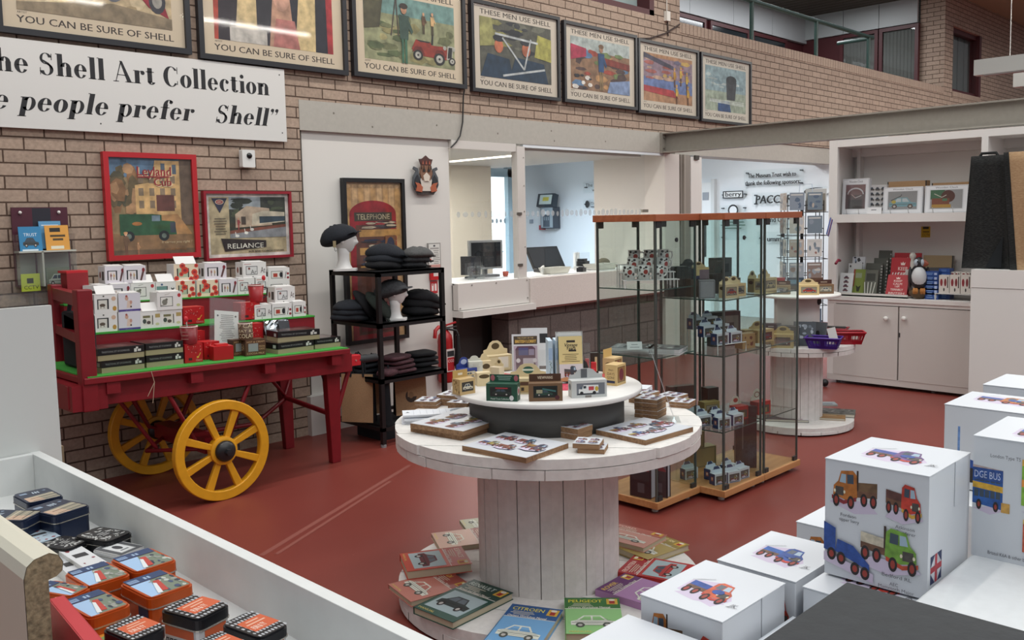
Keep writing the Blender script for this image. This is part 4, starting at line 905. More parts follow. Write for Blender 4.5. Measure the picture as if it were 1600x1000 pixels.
# ================================================================== THE RED BARROW
CL = Vector((1.70, 4.70, 0))
cart = thing('hand_cart', 'dark red wooden hand cart with yellow spoked wheels against the brick wall', 'cart', CL)
SH = Matrix(((1, 0, 0, 0), (0, 1, 0, 0), (-.022, 0, 1, .022*1.74), (0, 0, 0, 1)))
T0 = Matrix.Translation(-CL); T1 = T0 @ SH
def zs(x): return -.022*(x-1.74)
TIL = math.atan(.022)
m = MB(T1); m.bx(1.68, 3.30, 4.70, 5.53, .762, .795, REDC); m.build('bed', cart, bev=.004)
m = MB(T1); m.bx(1.70, 3.29, 4.705, 5.5, .795, .801, GREEN); m.build('green_felt', cart)
m = MB(T1); m.bx(1.62, 3.36, 4.77, 4.81, .635, .755, REDC); m.build('side_rail', cart, bev=.004)
m = MB(T1); m.bx(1.62, 3.36, 5.40, 5.44, .635, .755, REDC); m.build('side_rail', cart, bev=.004)
for px in (177, 308, 423, 527):
    x = PY(px, 600, 4.72).x; m = MB(T1); m.bx(x-.035, x+.035, 4.715, 5.5, .70, .762, REDC); m.build('cross_bearer', cart)
m = MB(T1); m.bx(1.675, 1.752, 4.715, 4.785, .62, 1.245, REDC); m.build('end_post', cart, bev=.006)
m = MB(T1); m.bx(1.79, 1.85, 5.42, 5.49, .62, 1.24, REDC); m.build('end_post', cart, bev=.006)
m = MB(T1); m.bar((1.713, 4.78, 1.19), (1.82, 5.43, 1.19), .05, .065, REDC); m.build('top_rail', cart)
m = MB(T1); m.bar((1.713, 4.78, .99), (1.82, 5.43, .99), .045, .05, REDC); m.build('middle_rail', cart)
m = MB(T1); m.bx(1.625, 1.80, 4.728, 5.49, .625, .757, REDC); m.build('end_board', cart)
m = MB(T1); m.bx(1.885, 3.285, 5.07, 5.40, .80, .975, REDC); m.bx(1.885, 3.285, 5.065, 5.40, .975, .985, GREEN); m.build('lower_step', cart)
m = MB(T1); m.bx(1.83, 3.27, 5.36, 5.53, .80, 1.12, REDC); m.bx(1.83, 3.27, 5.355, 5.53, 1.12, 1.128, GREEN); m.build('upper_step', cart)
def wheel(cx, cy, r):
    w = MB(T0 @ Matrix.Translation((cx, cy, r)) @ Matrix.Rotation(PI/2, 4, 'X'))
    w.lathe([(r-.05, -.024), (r-.004, -.024), (r, -.02), (r, .02), (r-.004, .024), (r-.05, .024), (r-.054, .018), (r-.054, -.018), (r-.05, -.024)], 64, YEL, False, None, False)
    rim = w.build('wheel', cart)
    for i in range(8):
        a_ = 2*PI*(i+.5)/8; s_ = MB(T0 @ Matrix.Translation((cx, cy, r)) @ Matrix.Rotation(PI/2, 4, 'X') @ Matrix.Rotation(a_, 4, 'Z'))
        s_.add([(.05, -.016, -.014), (r-.05, -.022, -.014), (r-.05, .022, -.014), (.05, .016, -.014), (.05, -.016, .014), (r-.05, -.022, .014), (r-.05, .022, .014), (.05, .016, .014)], [(3, 2, 1, 0), (4, 5, 6, 7), (0, 1, 5, 4), (1, 2, 6, 5), (2, 3, 7, 6), (3, 0, 4, 7)], YEL)
        s_.build('spoke', rim, bev=.004)
    h = MB(T0 @ Matrix.Translation((cx, cy, r)) @ Matrix.Rotation(PI/2, 4, 'X'))
    h.lathe([(.0, -.045), (.068, -.045), (.08, -.02), (.08, .026), (.066, .03), (.05, .03), (0, .03)], 28, YEL, False, None, False); h.lathe([(.058, .02), (.06, .045), (.048, .062), (0, .066)], 28, C('1b1b1e', .35), False); h.lathe([(.02, .07), (.02, .09), (0, .092)], 6, C('3a3a3e', .3, .6), False, None, False)
    h.build('hub', rim)
wheel(2.405, 4.705, .285); wheel(2.385, 5.535, .285)
m = MB(T0); m.bar((2.40, 4.75, .285), (2.39, 5.49, .285), .06, .06, REDC); m.bar((2.4, 4.80, .30), (2.39, 5.44, .30), .10, .09, REDC); m.build('axle', cart)
for y in (4.80, 5.42):
    m = MB(T0); m.tube([(2.15, y, .64), (2.30, y, .33), (2.40, y, .30)], .013, REDC, 6); m.tube([(2.65, y, .63), (2.50, y, .33), (2.40, y, .30)], .013, REDC, 6); m.build('iron_stay', cart)
m = MB(T0); m.tube([(2.40, 4.85, .27), (2.15, 5.12, .26), (2.40, 5.40, .27)], .012, REDC, 6); m.tube([(2.2, 5.1, .27), (1.98, 5.1, .62)], .012, REDC, 6); m.build('drag_stay', cart)
for y, yo in ((4.86, .02), (5.44, 0)):
    m = MB(T0); m.add([(3.20, y-.03, .70), (3.31, y-.03, .70), (3.31, y+.03, .70), (3.20, y+.03, .70), (3.245, y-.02+yo, 0), (3.31, y-.02+yo, 0), (3.31, y+.03+yo, 0), (3.245, y+.03+yo, 0)], [(0, 1, 2, 3), (7, 6, 5, 4), (4, 5, 1, 0), (5, 6, 2, 1), (6, 7, 3, 2), (7, 4, 0, 3)], REDC); m.build('leg', cart, bev=.004)
m = MB(T0); m.tube([(3.24, 5.42, .37), (3.28, 4.88, .31)], .018, REDC, 8); m.build('stretcher', cart)
m = MB(T0); m.tube([(3.06, 5.42, .62), (3.24, 5.40, .38), (3.35, 5.42, .62)], .016, REDC, 8); m.build('brace', cart)
m = MB(T0); m.tube([(3.24, 5.40, .36), (2.95, 5.3, .25), (2.45, 5.2, .29)], .014, REDC, 8); m.build('tie_rod', cart)
m = MB(T0); m.tube([(3.29, 4.86, .33), (3.36, 4.84, .55), (3.40, 4.83, .66)], .016, REDC, 8); m.build('brace', cart)
m = MB(T0); m.bar((3.2, 4.88, .6), (3.28, 4.87, .36), .01, .02, C('3c1014')); m.build('strap', cart)
for y in (4.81, 5.43):
    m = MB(T1); m.bx(3.30, 3.44, y-.025, y+.025, .665, .735, REDB); m.cyl((3.40, y-.03, .70), (3.40, y-.024, .70), .006, C('b07a74')); m.build('shaft', cart, bev=.004)
    m = MB(T1); m.cyl((3.43, y, .70), (3.58, y, .70), .026, C('26282b', .7)); m.build('grip', cart)
m = MB(T0); m.tube([(2.02, 4.695, .79), (2.03, 4.685, .73), (2.015, 4.685, .62)], .002, C('a8927c'), 5); m.tube([(2.03, 4.685, .73), (1.99, 4.685, .66)], .002, C('a8927c'), 5); m.build('string', cart)

BAGK = C('16181d', .9, 0, .3, 120, .1)
bg = thing('cloth_bag', 'black cloth bag with a bright red panel hanging inside the end of the red cart', 'bag', (1.762, 4.88, .805))
m = MB(); m.bx(0, .06, 0, .34, 0, .30, BAGK); m.add([(-.002, .02, .09), (-.002, .30, .17), (-.002, .30, .30), (-.002, .02, .26)], [(0, 1, 2, 3), (3, 2, 1, 0)], C('a81c2a', .9)); m.build('body', bg, bev=.015)
m = MB(); m.tube([(.03, .05, .29), (.03, .08, .36), (.03, .2, .38), (.03, .27, .35), (.03, .3, .29)], .012, C('34383d', .8), 6); m.build('handle', bg)
p = PY(116, 450, 5.46)
m = MB(); m.bx(0, .12, -.06, .06, 0, .012, REDB); m.bx(.0, .12, -.06, -.054, -.16, 0, C('8a1820')); m.bx(.01, .11, -.05, .05, -.16, -.002, C('8a1820')); one(m, 'red_box', 'red box with a flat lid behind the left end post of the red cart', 'box', (1.865, 5.455, 1.128+.175+zs(1.9)), .05)

# ---- mug boxes on the cart
WB = C('dcdad8', .5); DKW = C('25262a', .4)
def mug_art(a, w, h, st):
    wx, wy, ww, wh = w*.12, h*.2, w*.5, h*.55
    if st == 'robot':
        a.rect(0, 0, w, h, C('d5cfd6')); a.rect(wx, wy, ww, wh, DKW); a.rect(wx+ww*.12, wy, ww*.74, wh*.92, C('d8d2d4')); pic_person(a, wx+ww*.36, wy+.002, wh*.75, C('8a5a5c'), C('4a3a3a')); pic_person(a, wx+ww*.66, wy+.002, wh*.7, C('c0a070'), C('5a4a4a'))
        a.poly([(w*.72, h*.15), (w*.80, h*.12), (w*.93, h*.65), (w*.84, h*.7)], C('5c3c3c')); a.ell(w*.89, h*.75, w*.07, h*.12, C('7c2430'))
    elif st == 'bird':
        a.rect(wx, wy, ww, wh, C('d8d8d2')); a.frame(wx, wy, ww, wh, .003, DKW); a.ell(wx+ww*.35, wy+wh*.45, ww*.22, wh*.28, C('77766c')); a.ell(wx+ww*.5, wy+wh*.7, ww*.1, wh*.13, C('6a695f')); a.line(wx, wy+wh*.1, wx+ww*.5, wy+wh*.22, .003, C('5a4a3c')); a.ell(w*.88, h*.8, w*.07, h*.11, C('b03038')); a.ell(w*.84, h*.25, w*.08, h*.08, C('b9c08c')); a.line(w*.3, h*.85, w*.5, h*.92, .002, C('8a8c80'))
    elif st == 'panda':
        a.rect(wx*.3, wy, ww*1.1, wh, C('9db4a8')); a.rect(wx*.3, wy+wh*.6, ww*1.1, wh*.4, C('6a8f8a')); a.rect(wx*.3+ww*1.02, wy, ww*.08, wh, DKW); a.ell(w*.84, h*.6, w*.08, h*.1, C('33363a')); a.ell(w*.84, h*.66, w*.05, h*.07, C('d8d8d6')); a.ell(w*.3, h*.85, w*.06, h*.06, C('3a5a80'))
    elif st == 'rose':
        a.rect(0, 0, w, h, C('e0cdb4')); a.rect(wx, wy, ww, wh, DKW); a.rect(wx+ww*.1, wy, ww*.8, wh, C('a8b49a'))
        for u, v, r_ in ((.45, .62, .15), (.3, .4, .09), (.84, .5, .13), (.9, .2, .12), (.1, .15, .1), (.35, .9, .12), (.7, .1, .1), (.92, .9, .08)): a.ell(w*u, h*v, w*r_, w*r_*.95, C('c8402e')); a.ell(w*u, h*v, w*r_*.5, w*r_*.4, C('98202a'))
    elif st == 'horse':
        a.rect(wx, wy, ww, wh, DKW); a.rect(wx+ww*.1, wy, ww*.76, wh*.9, C('cfccc4')); a.ell(wx+ww*.45, wy+wh*.4, ww*.25, wh*.16, C('5a4c40')); a.rect(wx+ww*.28, wy+wh*.1, ww*.05, wh*.3, C('4a3c34')); a.rect(wx+ww*.56, wy+wh*.1, ww*.05, wh*.3, C('4a3c34')); a.ell(w*.84, h*.75, w*.1, h*.12, C('c9a890')); a.ell(w*.87, h*.22, w*.09, h*.13, C('b58a3c')); a.ell(w*.4, h*.9, w*.04, h*.04, C('4a4844'))
    elif st == 'purple':
        a.rect(0, 0, w, h, C('cfcdd6')); a.rect(0, 0, w, h*.12, C('4a3a86')); a.text('GIFT MUG', w*.3, h*.03, h*.06, C('8a7cb8')); a.poly([(w*.36, h*.2), (w*.6, h*.2), (w*.56, h*.6), (w*.4, h*.62)], C('d2bcae')); a.ell(w*.37, h*.72, w*.08, h*.12, C('c29a88')); a.ell(w*.36, h*.84, w*.05, h*.06, C('9c4a44')); a.ell(w*.56, h*.5, w*.06, h*.1, C('bd8f80')); a.ell(w*.56, h*.26, w*.04, h*.05, C('3a2c34'))
    elif st == 'tea':
        a.rect(wx, wy, ww, wh, C('d0cec4')); a.rect(wx+ww*.9, wy, ww*.08, wh, DKW); a.rect(wx, wy+wh*.75, ww*.7, wh*.25, C('6f6c4c')); a.ell(wx+ww*.15, wy+wh*.4, ww*.18, wh*.25, C('3f4a44')); a.ell(wx+ww*.55, wy+wh*.25, ww*.2, wh*.18, C('4c4440')); a.rect(w*.72, h*.6, w*.24, h*.22, C('a8945c')); a.ell(w*.82, h*.22, w*.1, h*.08, C('c2c49a'))
    elif st == 'art':
        a.frame(wx, wy, ww, wh, .004, C('4a4a4e')); a.rect(wx+.004, wy+.004, ww-.008, wh-.008, C('cfcfce')); a.text('Ar', wx+ww*.42, wy+wh*.1, h*.28, C('3c3c40')); a.ell(wx+ww*.28, wy+wh*.72, w*.05, h*.08, C('7c4a44')); a.text('At', w*.76, h*.3, h*.4, C('4c3c3c'), w*.2); a.rect(w*.05, h*.86, w*.3, h*.03, C('a84a48')); a.ell(w*.42, h*.08, w*.03, h*.03, C('3a3a3c'))
    else:
        a.rect(wx, wy, ww*1.1, wh, C('d9d7d0')); a.frame(wx, wy, ww*1.1, wh, .003, DKW); a.rect(wx+ww*.2, wy+wh*.2, ww*.4, wh*.5, C('a83a2c')); a.ell(wx+ww*.95, wy+wh*.5, ww*.16, wh*.38, DKW); a.line(w*.78, h*.2, w*.84, h*.7, .004, C('3a3436')); a.ell(w*.92, h*.55, w*.06, h*.09, C('8c2c34')); a.ell(w*.92, h*.25, w*.06, h*.09, C('8c2c34'))
MUGD = {'robot': 'mauve mug box with a brown bottle print', 'bird': 'white mug box with a grey bird', 'panda': 'pale green mug box with a small panda', 'rose': 'cream mug box with red poppies', 'horse': 'white mug box with a grey horse picture', 'purple': 'white gift box with pink figures and purple stripe', 'tea': 'white mug box with a dark teapot print', 'art': 'white mug box with sketched letters', 'cup': 'white mug box with a red cup in its window'}
PROTO = {}
def mug_box(st, px0, px1, pyb, y, z, lab, w=None, h=.103, rz=0, flap=False, grp='mug boxes on the red cart'):
    a0 = PY(px0, pyb, y); a1 = PY(px1, pyb, y); w = w or (a1.x-a0.x)
    z = z if z is not None else a0.z
    t = thing('mug_box', lab, 'box', ((a0.x+a1.x)/2, y, z), rz, grp); t.rotation_euler = (0, TIL, rz)
    m = MB(); m.bx(-w/2, w/2, 0, .10, 0, h, WB); a = Art(m, (-w/2, 0, 0), (1, 0, 0), (0, 0, 1), .0006); mug_art(a, w, h, st)
    a = Art(m, (-w/2, .10, 0), (0, -1, 0), (0, 0, 1), .0006)
    if st in ('robot', 'horse', 'cup', 'art'): a.rect(.055, h*.2, .03, h*.5, C('4a4440')); a.ell(.03, h*.5, .012, .02, C('8c5a50'))
    m.build('carton', t)
    m = MB(); M = Matrix.Translation((0, .0, h)) @ Matrix.Rotation(.9 if flap else .12, 4, 'X'); m.bx(-w*.42, w*.42, 0, .06, 0, .002, WB, M); m.build('lid_flap', t)
    return t
Y1, Y2 = 5.085, 5.375
S1 = lambda px: .985+zs(PY(px, 500, Y1).x)
S2 = lambda px: 1.128+zs(PY(px, 460, Y2).x)
H = .104
mug_box('horse', 148, 184, 517, Y1, S1(166), 'white mug box with a grey horse, bottom of the pair beside the left post')
mug_box('horse', 148, 184, 489, Y1, S1(166)+H, 'white mug box with a grey horse, top of the pair beside the left post', flap=True)
mug_box('purple', 186, 220, 516, Y1, S1(203), 'white gift box with a purple stripe, bottom of its pair on the lower step')
mug_box('purple', 186, 220, 489, Y1, S1(203)+H, 'white gift box with a purple stripe, top of its pair on the lower step')
mug_box('tea', 220, 252, 514, Y1, S1(236), 'white mug box with a teapot print, left of its pair on the lower step', h=.098, flap=True)
mug_box('tea', 252, 285, 511, Y1, S1(268), 'white mug box with a teapot print under the bird box on the lower step', h=.098)
mug_box('bird', 246, 285, 482, Y1-.005, S1(266)+.099, 'white mug box with a grey bird stacked on a teapot box on the lower step')
mug_box('robot', 149, 173, 464, Y2-.05, S2(160), 'mauve mug box at the left end of the upper step, half turned', w=.09, rz=.5)
mug_box('robot', 172, 204, 463, Y2-.02, S2(188), 'mauve mug box on the upper step left of the bird box')
mug_box('bird', 205, 243, 464, Y2, S2(224), 'white mug box with a grey bird on the upper step', flap=True)
mug_box('panda', 244, 275, 462, Y2, S2(260), 'pale green mug box with a small panda on the upper step', flap=True)
mug_box('rose', 275, 305, 461, Y2, S2(290), 'cream poppy mug box on the upper step under another poppy box')
mug_box('rose', 308, 341, 460, Y2, S2(325), 'cream poppy mug box on the upper step right of the stacked poppy boxes')
mug_box('robot', 343, 371, 459, Y2, S2(357), 'mauve mug box in the middle of the upper step under the acrylic sign')
mug_box('art', 372, 398, 458, Y2, S2(385), 'white mug box with sketched letters on the upper step behind the tall red cup')
mug_box('art', 400, 425, 457, Y2, S2(412), 'white mug box with sketched letters second from the right on the upper step')
mug_box('robot', 164, 195, 437, Y2+.02, S2(180)+H, 'mauve mug box stacked on top at the far left of the upper step')
mug_box('robot', 194, 228, 436, Y2+.01, S2(210)+H, 'mauve mug box stacked on top, second from the left on the upper step')
mug_box('rose', 272, 310, 436, Y2+.02, S2(291)+H, 'cream poppy mug box stacked on top of another poppy box', flap=True)
mug_box('robot', 320, 354, 434, Y2+.02, S2(337)+H, 'mauve mug box stacked on top in the middle below the wide red-framed picture')
mug_box('art', 380, 416, 432, Y2+.01, S2(398)+H, 'white mug box with sketched letters stacked topmost on the upper step')
mug_box('cup', 420, 452, 457, Y2-.01, S2(436), 'white mug box with sketched side at the right end of the upper step', h=.075, rz=-.1)
mug_box('cup', 421, 452, 445, Y2-.01, S2(436)+.076, 'white mug box with a red cup window, topmost at the right end of the cart', rz=-.1, h=.09)
mug_box('art', 398, 425, 492, Y1, S1(412), 'white mug box with sketched letters low on the lower step behind the red cups', h=.09)
mug_box('cup', 424, 456, 491, Y1, S1(440), 'white mug box with a red cup window on the lower step under a sketched box', h=.09)
mug_box('art', 430, 461, 471, Y1+.03, S1(446)+.092, 'white mug box with sketched letters stacked on the lower step at the right')
mug_box('cup', 458, 478, 489, Y1, S1(468), 'white mug box with a black mug window, rightmost on the lower step', h=.095)

# ---- red chilli chocolate sets, cups and the rest
RB = C('b01c20', .35, 0, 0); RBT = C('c42a2c', .35)
def red_box(px0, px1, pyb, y, w, d, h, lab, rz=0, art=1, z=None, lidded=False):
    a0 = PY(px0, pyb, y); a1 = PY(px1, pyb, y); w = w or a1.x-a0.x
    z = z if z is not None else .801+zs(a0.x)
    t = thing('red_gift_box', lab, 'box', ((a0.x+a1.x)/2, y, z), rz, 'red gift boxes on the cart'); t.rotation_euler = (0, TIL, rz)
    m = MB(); m.bx(-w/2, w/2, 0, d, 0, h, RB); m.add([(-w/2, 0, h+.0005), (w/2, 0, h+.0005), (w/2, d, h+.0005), (-w/2, d, h+.0005)], [(0, 1, 2, 3)], RBT)
    a = Art(m, (-w/2, 0, 0), (1, 0, 0), (0, 0, 1), .0006)
    if art:
        q = random.Random(px0)
        for i in range(14): a.ell(w*q.uniform(.08, .92), h*q.uniform(.5, .95), .0022, .0022, C('d89a90')); a.k = 1
        a.line(w*.72, h*.22, w*.88, h*.5, .004, C('c9a23c')); a.ell(w*.72, h*.27, w*.07, h*.05, C('d0a43c')); a.rect(w*.2, h*.12, w*.2, h*.14, C('3a0c10')); a.text('Choco', w*.6, h*.06, h*.12, C('d8a098'), w*.34)
        a.text('Hot', w*.3, h*.55, h*.2, C('8a1018'), w*.4, 'l', 0, .2)
    else: a.rect(w*.06, h*.2, w*.0+.0001, .0001, RB)
    m.build('carton', t)
    if lidded: m = MB(); m.bx(-w*.3, w*.3, .02, d-.02, h, h+.012, RBT); m.build('lid', t)
    return t
rb = 'red gift boxes on the cart'
red_box(288, 318, 562, 4.80, .105, .11, .105, 'red gift box with gold script at the front of the cart under the red cup')
red_box(318, 345, 560, 4.86, .10, .10, .10, 'red gift box behind the small plain red box, at the cart front', rz=.1)
red_box(330, 369, 560, 4.77, .115, .085, .078, 'small plain red box with raised lid, nearest the front edge of the cart', rz=-.12, art=0, lidded=True)
red_box(286, 322, 522, 5.0, .12, .055, .15, 'red gift box standing behind the red cup on the left', z=.801+zs(2.3))
red_box(284, 322, 500, 5.09, .13, .10, .10, 'red gift box on the lower step right of the bird box', z=.986+zs(2.3))
red_box(371, 412, 500, 5.09, .13, .10, .105, 'red gift box on the lower step below the tall red cup', z=.986+zs(2.65))
red_box(376, 414, 521, 4.98, .13, .07, .17, 'tall red gift box with gold script behind the brown patterned mug', z=.801+zs(2.7))
def cup(px, pyb, y, z, r0, r1, h, mat, lab, name='cup', artf=None, handle=None, spoon=None):
    p = PY(px, pyb, y); t = thing(name, lab, 'cup', (p.x, y, z))
    m = MB(); m.lathe([(r0, 0), (r1, h), (r1-.004, h), (r0-.004, .006), (0, .006)], 24, mat, False); m.lathe([(r1+.001, h-.004), (r1+.001, h+.001), (r1-.005, h+.001)], 24, C('d0b8b0'), False)
    if artf: artf(m)
    m.build('body', t)
    if spoon: m = MB(); m.tube([(spoon*r1*.3, 0, h*.2), (spoon*r1*.9, 0, h+.03)], .004, C('b8b4b0', .3), 6); m.ball((spoon*r1, 0, h+.04), .014, .006, .018, REDB, 10, 6); m.build('spoon', t)
    if handle: m = MB(); m.tube([(r1*.95, 0, h*.85), (r1*1.6, 0, h*.75), (r1*1.5, 0, h*.3), (r0*.98, 0, h*.15)], .005, handle, 6); m.build('handle', t)
    return t
def bands(m):
    for k in range(3):
        for i in range(9):
            a_ = PI*1.02+i*.11; r_ = .046; m.bx(-.004, .004, -.0005, .0005, -.002, .002, C('b07a70'), Matrix.Translation((r_*math.cos(a_), r_*math.sin(a_), .03+.02*k)) @ Matrix.Rotation(a_-PI/2, 4, 'Z'))
cup(296, 532, 4.83, .801+.106+zs(2.29), .040, .048, .098, C('7c141c', .35), 'dark red printed cup with a spoon standing on a red gift box', artf=bands, spoon=-.3)
cup(401, 478, 5.12, .986+.107+zs(2.75), .038, .050, .105, C('9c1a20', .35), 'tall red cup with handle and spoon on a red gift box', handle=C('2a1416', .4), spoon=1.15)
def brown_art(a, w, h):
    a.rect(0, 0, w, h, C('53331f'))
    for v, s_ in ((.8, 'HOT & CREAM'), (.08, 'COCOA MILK')): a.text(s_, w*.06, h*v, h*.12, C('c9a078'), w*.88)
    a.text('MOCHA', w*.66, h*.5, h*.12, C('c9a078'), w*.3); a.text('CHOC', w*.66, h*.34, h*.12, C('c9a078'), w*.3); a.rect(w*.14, h*.26, w*.48, h*.5, C('8d8f92'))
def brown_box(px0, px1, pyb, y, lab, rz=0):
    a0 = PY(px0, pyb, y); a1 = PY(px1, pyb, y); w = .125; t = thing('brown_gift_box', lab, 'box', ((a0.x+a1.x)/2, y, .801+zs(a0.x)), rz, 'brown lettered boxes on the cart'); t.rotation_euler = (0, TIL, rz)
    m = MB(); m.bx(-w/2, w/2, 0, .10, 0, .095, C('4a2c1c', .5)); brown_art(Art(m, (-w/2, 0, 0), (1, 0, 0), (0, 0, 1), .0006), w, .095)
    a = Art(m, (-w/2, .10, 0), (0, -1, 0), (0, 0, 1), .0006); a.text('TEA', .02, .03, .04, C('c9a078'), .06)
    a = Art(m, (-w/2, 0, .095), (1, 0, 0), (0, 1, 0), .0006); a.text('CHOCOLATE', .01, .03, .03, C('a87c58'), .1); m.build('carton', t)
brown_box(378, 421, 554, 4.80, 'brown lettered gift box with a grey window at the cart front', -.12)
brown_box(362, 395, 552, 4.87, 'brown lettered gift box half hidden behind the other brown box', .1)
def cal(m):
    for k, (s_, h_) in enumerate((('P CALI', .024), ('EAT & A', .016), ('COLATE', .026))):
        v, f, tw = text_mesh(s_); z = (.072, .046, .012)[k]; r_ = .0425
        kk = .115/tw; vs = []
        for q in v: a_ = -PI/2-.25+(q[0]*kk-.0575)/r_; vs.append((r_*math.cos(a_), r_*math.sin(a_), z+q[1]*h_/.73))
        m.add(vs, f, C('d8c8a8'))
cup(384, 528, 4.85, .801+.097+zs(2.66), .041, .042, .098, C('4e3420', .5), 'brown mug with cream lettering standing on the brown gift boxes', 'mug', artf=cal)
p = PY(437, 525, 4.93)
sv = thing('silver_bag', 'crumpled silver and black foil bag among the goods on the cart', 'bag', (p.x, 4.95, .801+.06+zs(p.x)))
m = MB(); q = random.Random(2); FO = C('a8aaac', .12, .9); vs = []; nx, nz = 10, 8
for s_ in (0, 1):
    for k in range(nz+1):
        for i in range(nx+1):
            u, v = i/nx, k/nz; th = .035*(1-v*.8)*math.sin(PI*u)**.5 if 0 < i < nx else 0
            vs.append((-.085+.17*u+q.uniform(-.004, .004), (1 if s_ else -1)*th+.02*v+q.uniform(-.005, .005), .125*v+q.uniform(-.003, .003)))
n1 = (nx+1)*(nz+1); F = []
for s_ in (0, 1):
    for k in range(nz):
        for i in range(nx):
            a_ = s_*n1+k*(nx+1)+i; f_ = (a_, a_+1, a_+nx+2, a_+nx+1); F.append(f_ if not s_ else f_[::-1])
m.add(vs, F, FO); m.build('foil_pouch', sv)
m = MB(); m.add([(.0, -.042, .02), (.075, -.036, .01), (.08, -.0, .115), (.0, -.005, .12)], [(0, 1, 2, 3)], C('2c2e33', .25)); m.add([(.01, -.043, .05), (.07, -.038, .05), (.07, -.036, .062), (.01, -.041, .062)], [(0, 1, 2, 3)], C('b0b4b8', .2)); m.build('printed_panel', sv)
BXT = C('9a9070', .6); BXK = C('1a1b1d', .3)
def game(px0, px1, pyb, y, k, lab, rz=0, w=None):
    a0 = PY(px0, pyb, y); a1 = PY(px1, pyb, y); w = w or (a1.x-a0.x)
    t = thing('domino_box', lab, 'box', ((a0.x+a1.x)/2, y, .801+zs((a0.x+a1.x)/2)+k*.066), rz, 'boxed games on the cart'); t.rotation_euler = (0, TIL, rz)
    m = MB(); m.bx(-w/2, w/2, 0, .20, 0, .028, BXT); m.build('base', t)
    m = MB(); m.bx(-w/2-.001, w/2+.001, -.001, .201, .028, .064, BXK)
    a = Art(m, (-w/2, -.001, .028), (1, 0, 0), (0, 0, 1), .0006); a.text('TRADITIONAL SET OF DOMINOES', w*.08, .012, .010, C('8a8c8c'), w*.6); a.rect(w*.78, .004, w*.06, .018, C('c9c9c4')); a.rect(w*.86, .006, w*.07, .012, C('c9c9c4')); a.rect(w*.82, .02, w*.05, .01, C('c9c9c4'))
    a = Art(m, (-w/2-.001, .2, .028), (0, -1, 0), (0, 0, 1), .0006); a.rect(.15, .004, .03, .02, C('b0b0ac'))
    m.build('lid', t)
    m = MB(); m.bx(-w/2, w/2, 0, .2, .064, .0655, CELLO); a = Art(m, (-w/2, 0, .0642), (1, 0, 0), (0, 1, 0), .0003); a.rect(w*.05, .02, w*.9, .16, C('6a4a48', .3)); a.rect(w*.35, .04, w*.4, .1, C('9a8480', .3)); m.build('cellophane', t)
game(158, 227, 578, 4.78, 0, 'black-lidded domino box, bottom of the leftmost stack on the cart', .06)
game(152, 226, 558, 4.77, 1, 'black-lidded domino box, top of the leftmost stack on the cart', .04)
game(229, 287, 570, 4.80, 0, 'black-lidded domino box, bottom of the second stack beside the red boxes')
game(228, 286, 550, 4.80, 1, 'black-lidded domino box, top of the second stack beside the red boxes')
game(433, 492, 552, 4.77, 0, 'black-lidded domino box, bottom of the stack under the silver bag', .08)
game(436, 498, 538, 4.78, 1, 'black-lidded domino box, top of the stack beside the silver bag', -.1)
game(492, 532, 541, 4.80, 0, 'black-lidded domino box lying alone at the right end of the cart', .0)
# acrylic price sign
p = PY(352, 540, 4.92)
ps = thing('price_sign', 'white printed price list in a tilted clear acrylic holder on the cart', 'sign', (p.x+.02, 4.93, .801+.10+zs(p.x)))
m = MB(); M = Matrix.Rotation(.16, 4, 'Y') @ Matrix.Rotation(-.2, 4, 'X'); m.bx(-.115, .115, 0, .004, -.1, .24, ACR, M); m.bx(-.115, .115, -.012, -.009, -.1, .24, ACR, M); m.build('acrylic_holder', ps)
m = MB(M); m.bx(-.085, .07, -.007, -.004, -.03, .165, C('d9d8d4')); a = Art(m, (-.085, -.0075, -.03), (1, 0, 0), (0, 0, 1), .0005); a.lines(.03, .01, .1, .165, 15, C('6c6a68'), .3); a.ell(.02, .165, .006, .006, C('5a5a5a')); a.ell(.135, .165, .006, .006, C('5a5a5a')); m.build('price_list', ps)
# ================================================================== HAT RACK
HX0, HX1, HY0, HY1 = 3.705, 4.305, 4.93, 5.505
BK = C('121214', .4)
rack = thing('hat_rack', 'black metal shelf rack of flat caps by the white wall', 'rack', (HX0, HY0, 0))
W_, D_ = HX1-HX0, HY1-HY0
for x in (0, W_-.03):
    for y in (0, D_-.03):
        m = MB(); m.bx(x, x+.03, y, y+.03, .012, 1.20, BK); m.cyl((x+.015, y+.015, 0), (x+.015, y+.015, .02), .02, C('8a8a8c', .4)); m.build('post', rack)
ZL = [1.215, .862, .478]
for z in ZL:
    m = MB(); m.bx(0, W_, 0, D_, z-.012, z, BK); m.bx(0, W_, 0, .02, z-.035, z, BK); m.bx(0, W_, D_-.02, D_, z-.035, z, BK); m.bx(0, .02, 0, D_, z-.035, z, BK); m.bx(W_-.02, W_, 0, D_, z-.035, z, BK); m.build('shelf', rack)
m = MB(); m.bx(0, W_, 0, .025, .11, .135, BK); m.bx(0, W_, D_-.025, D_, .11, .135, BK); m.bx(0, .025, 0, D_, .11, .135, BK); m.bx(W_-.025, W_, 0, D_, .11, .135, BK); m.build('base_frame', rack)
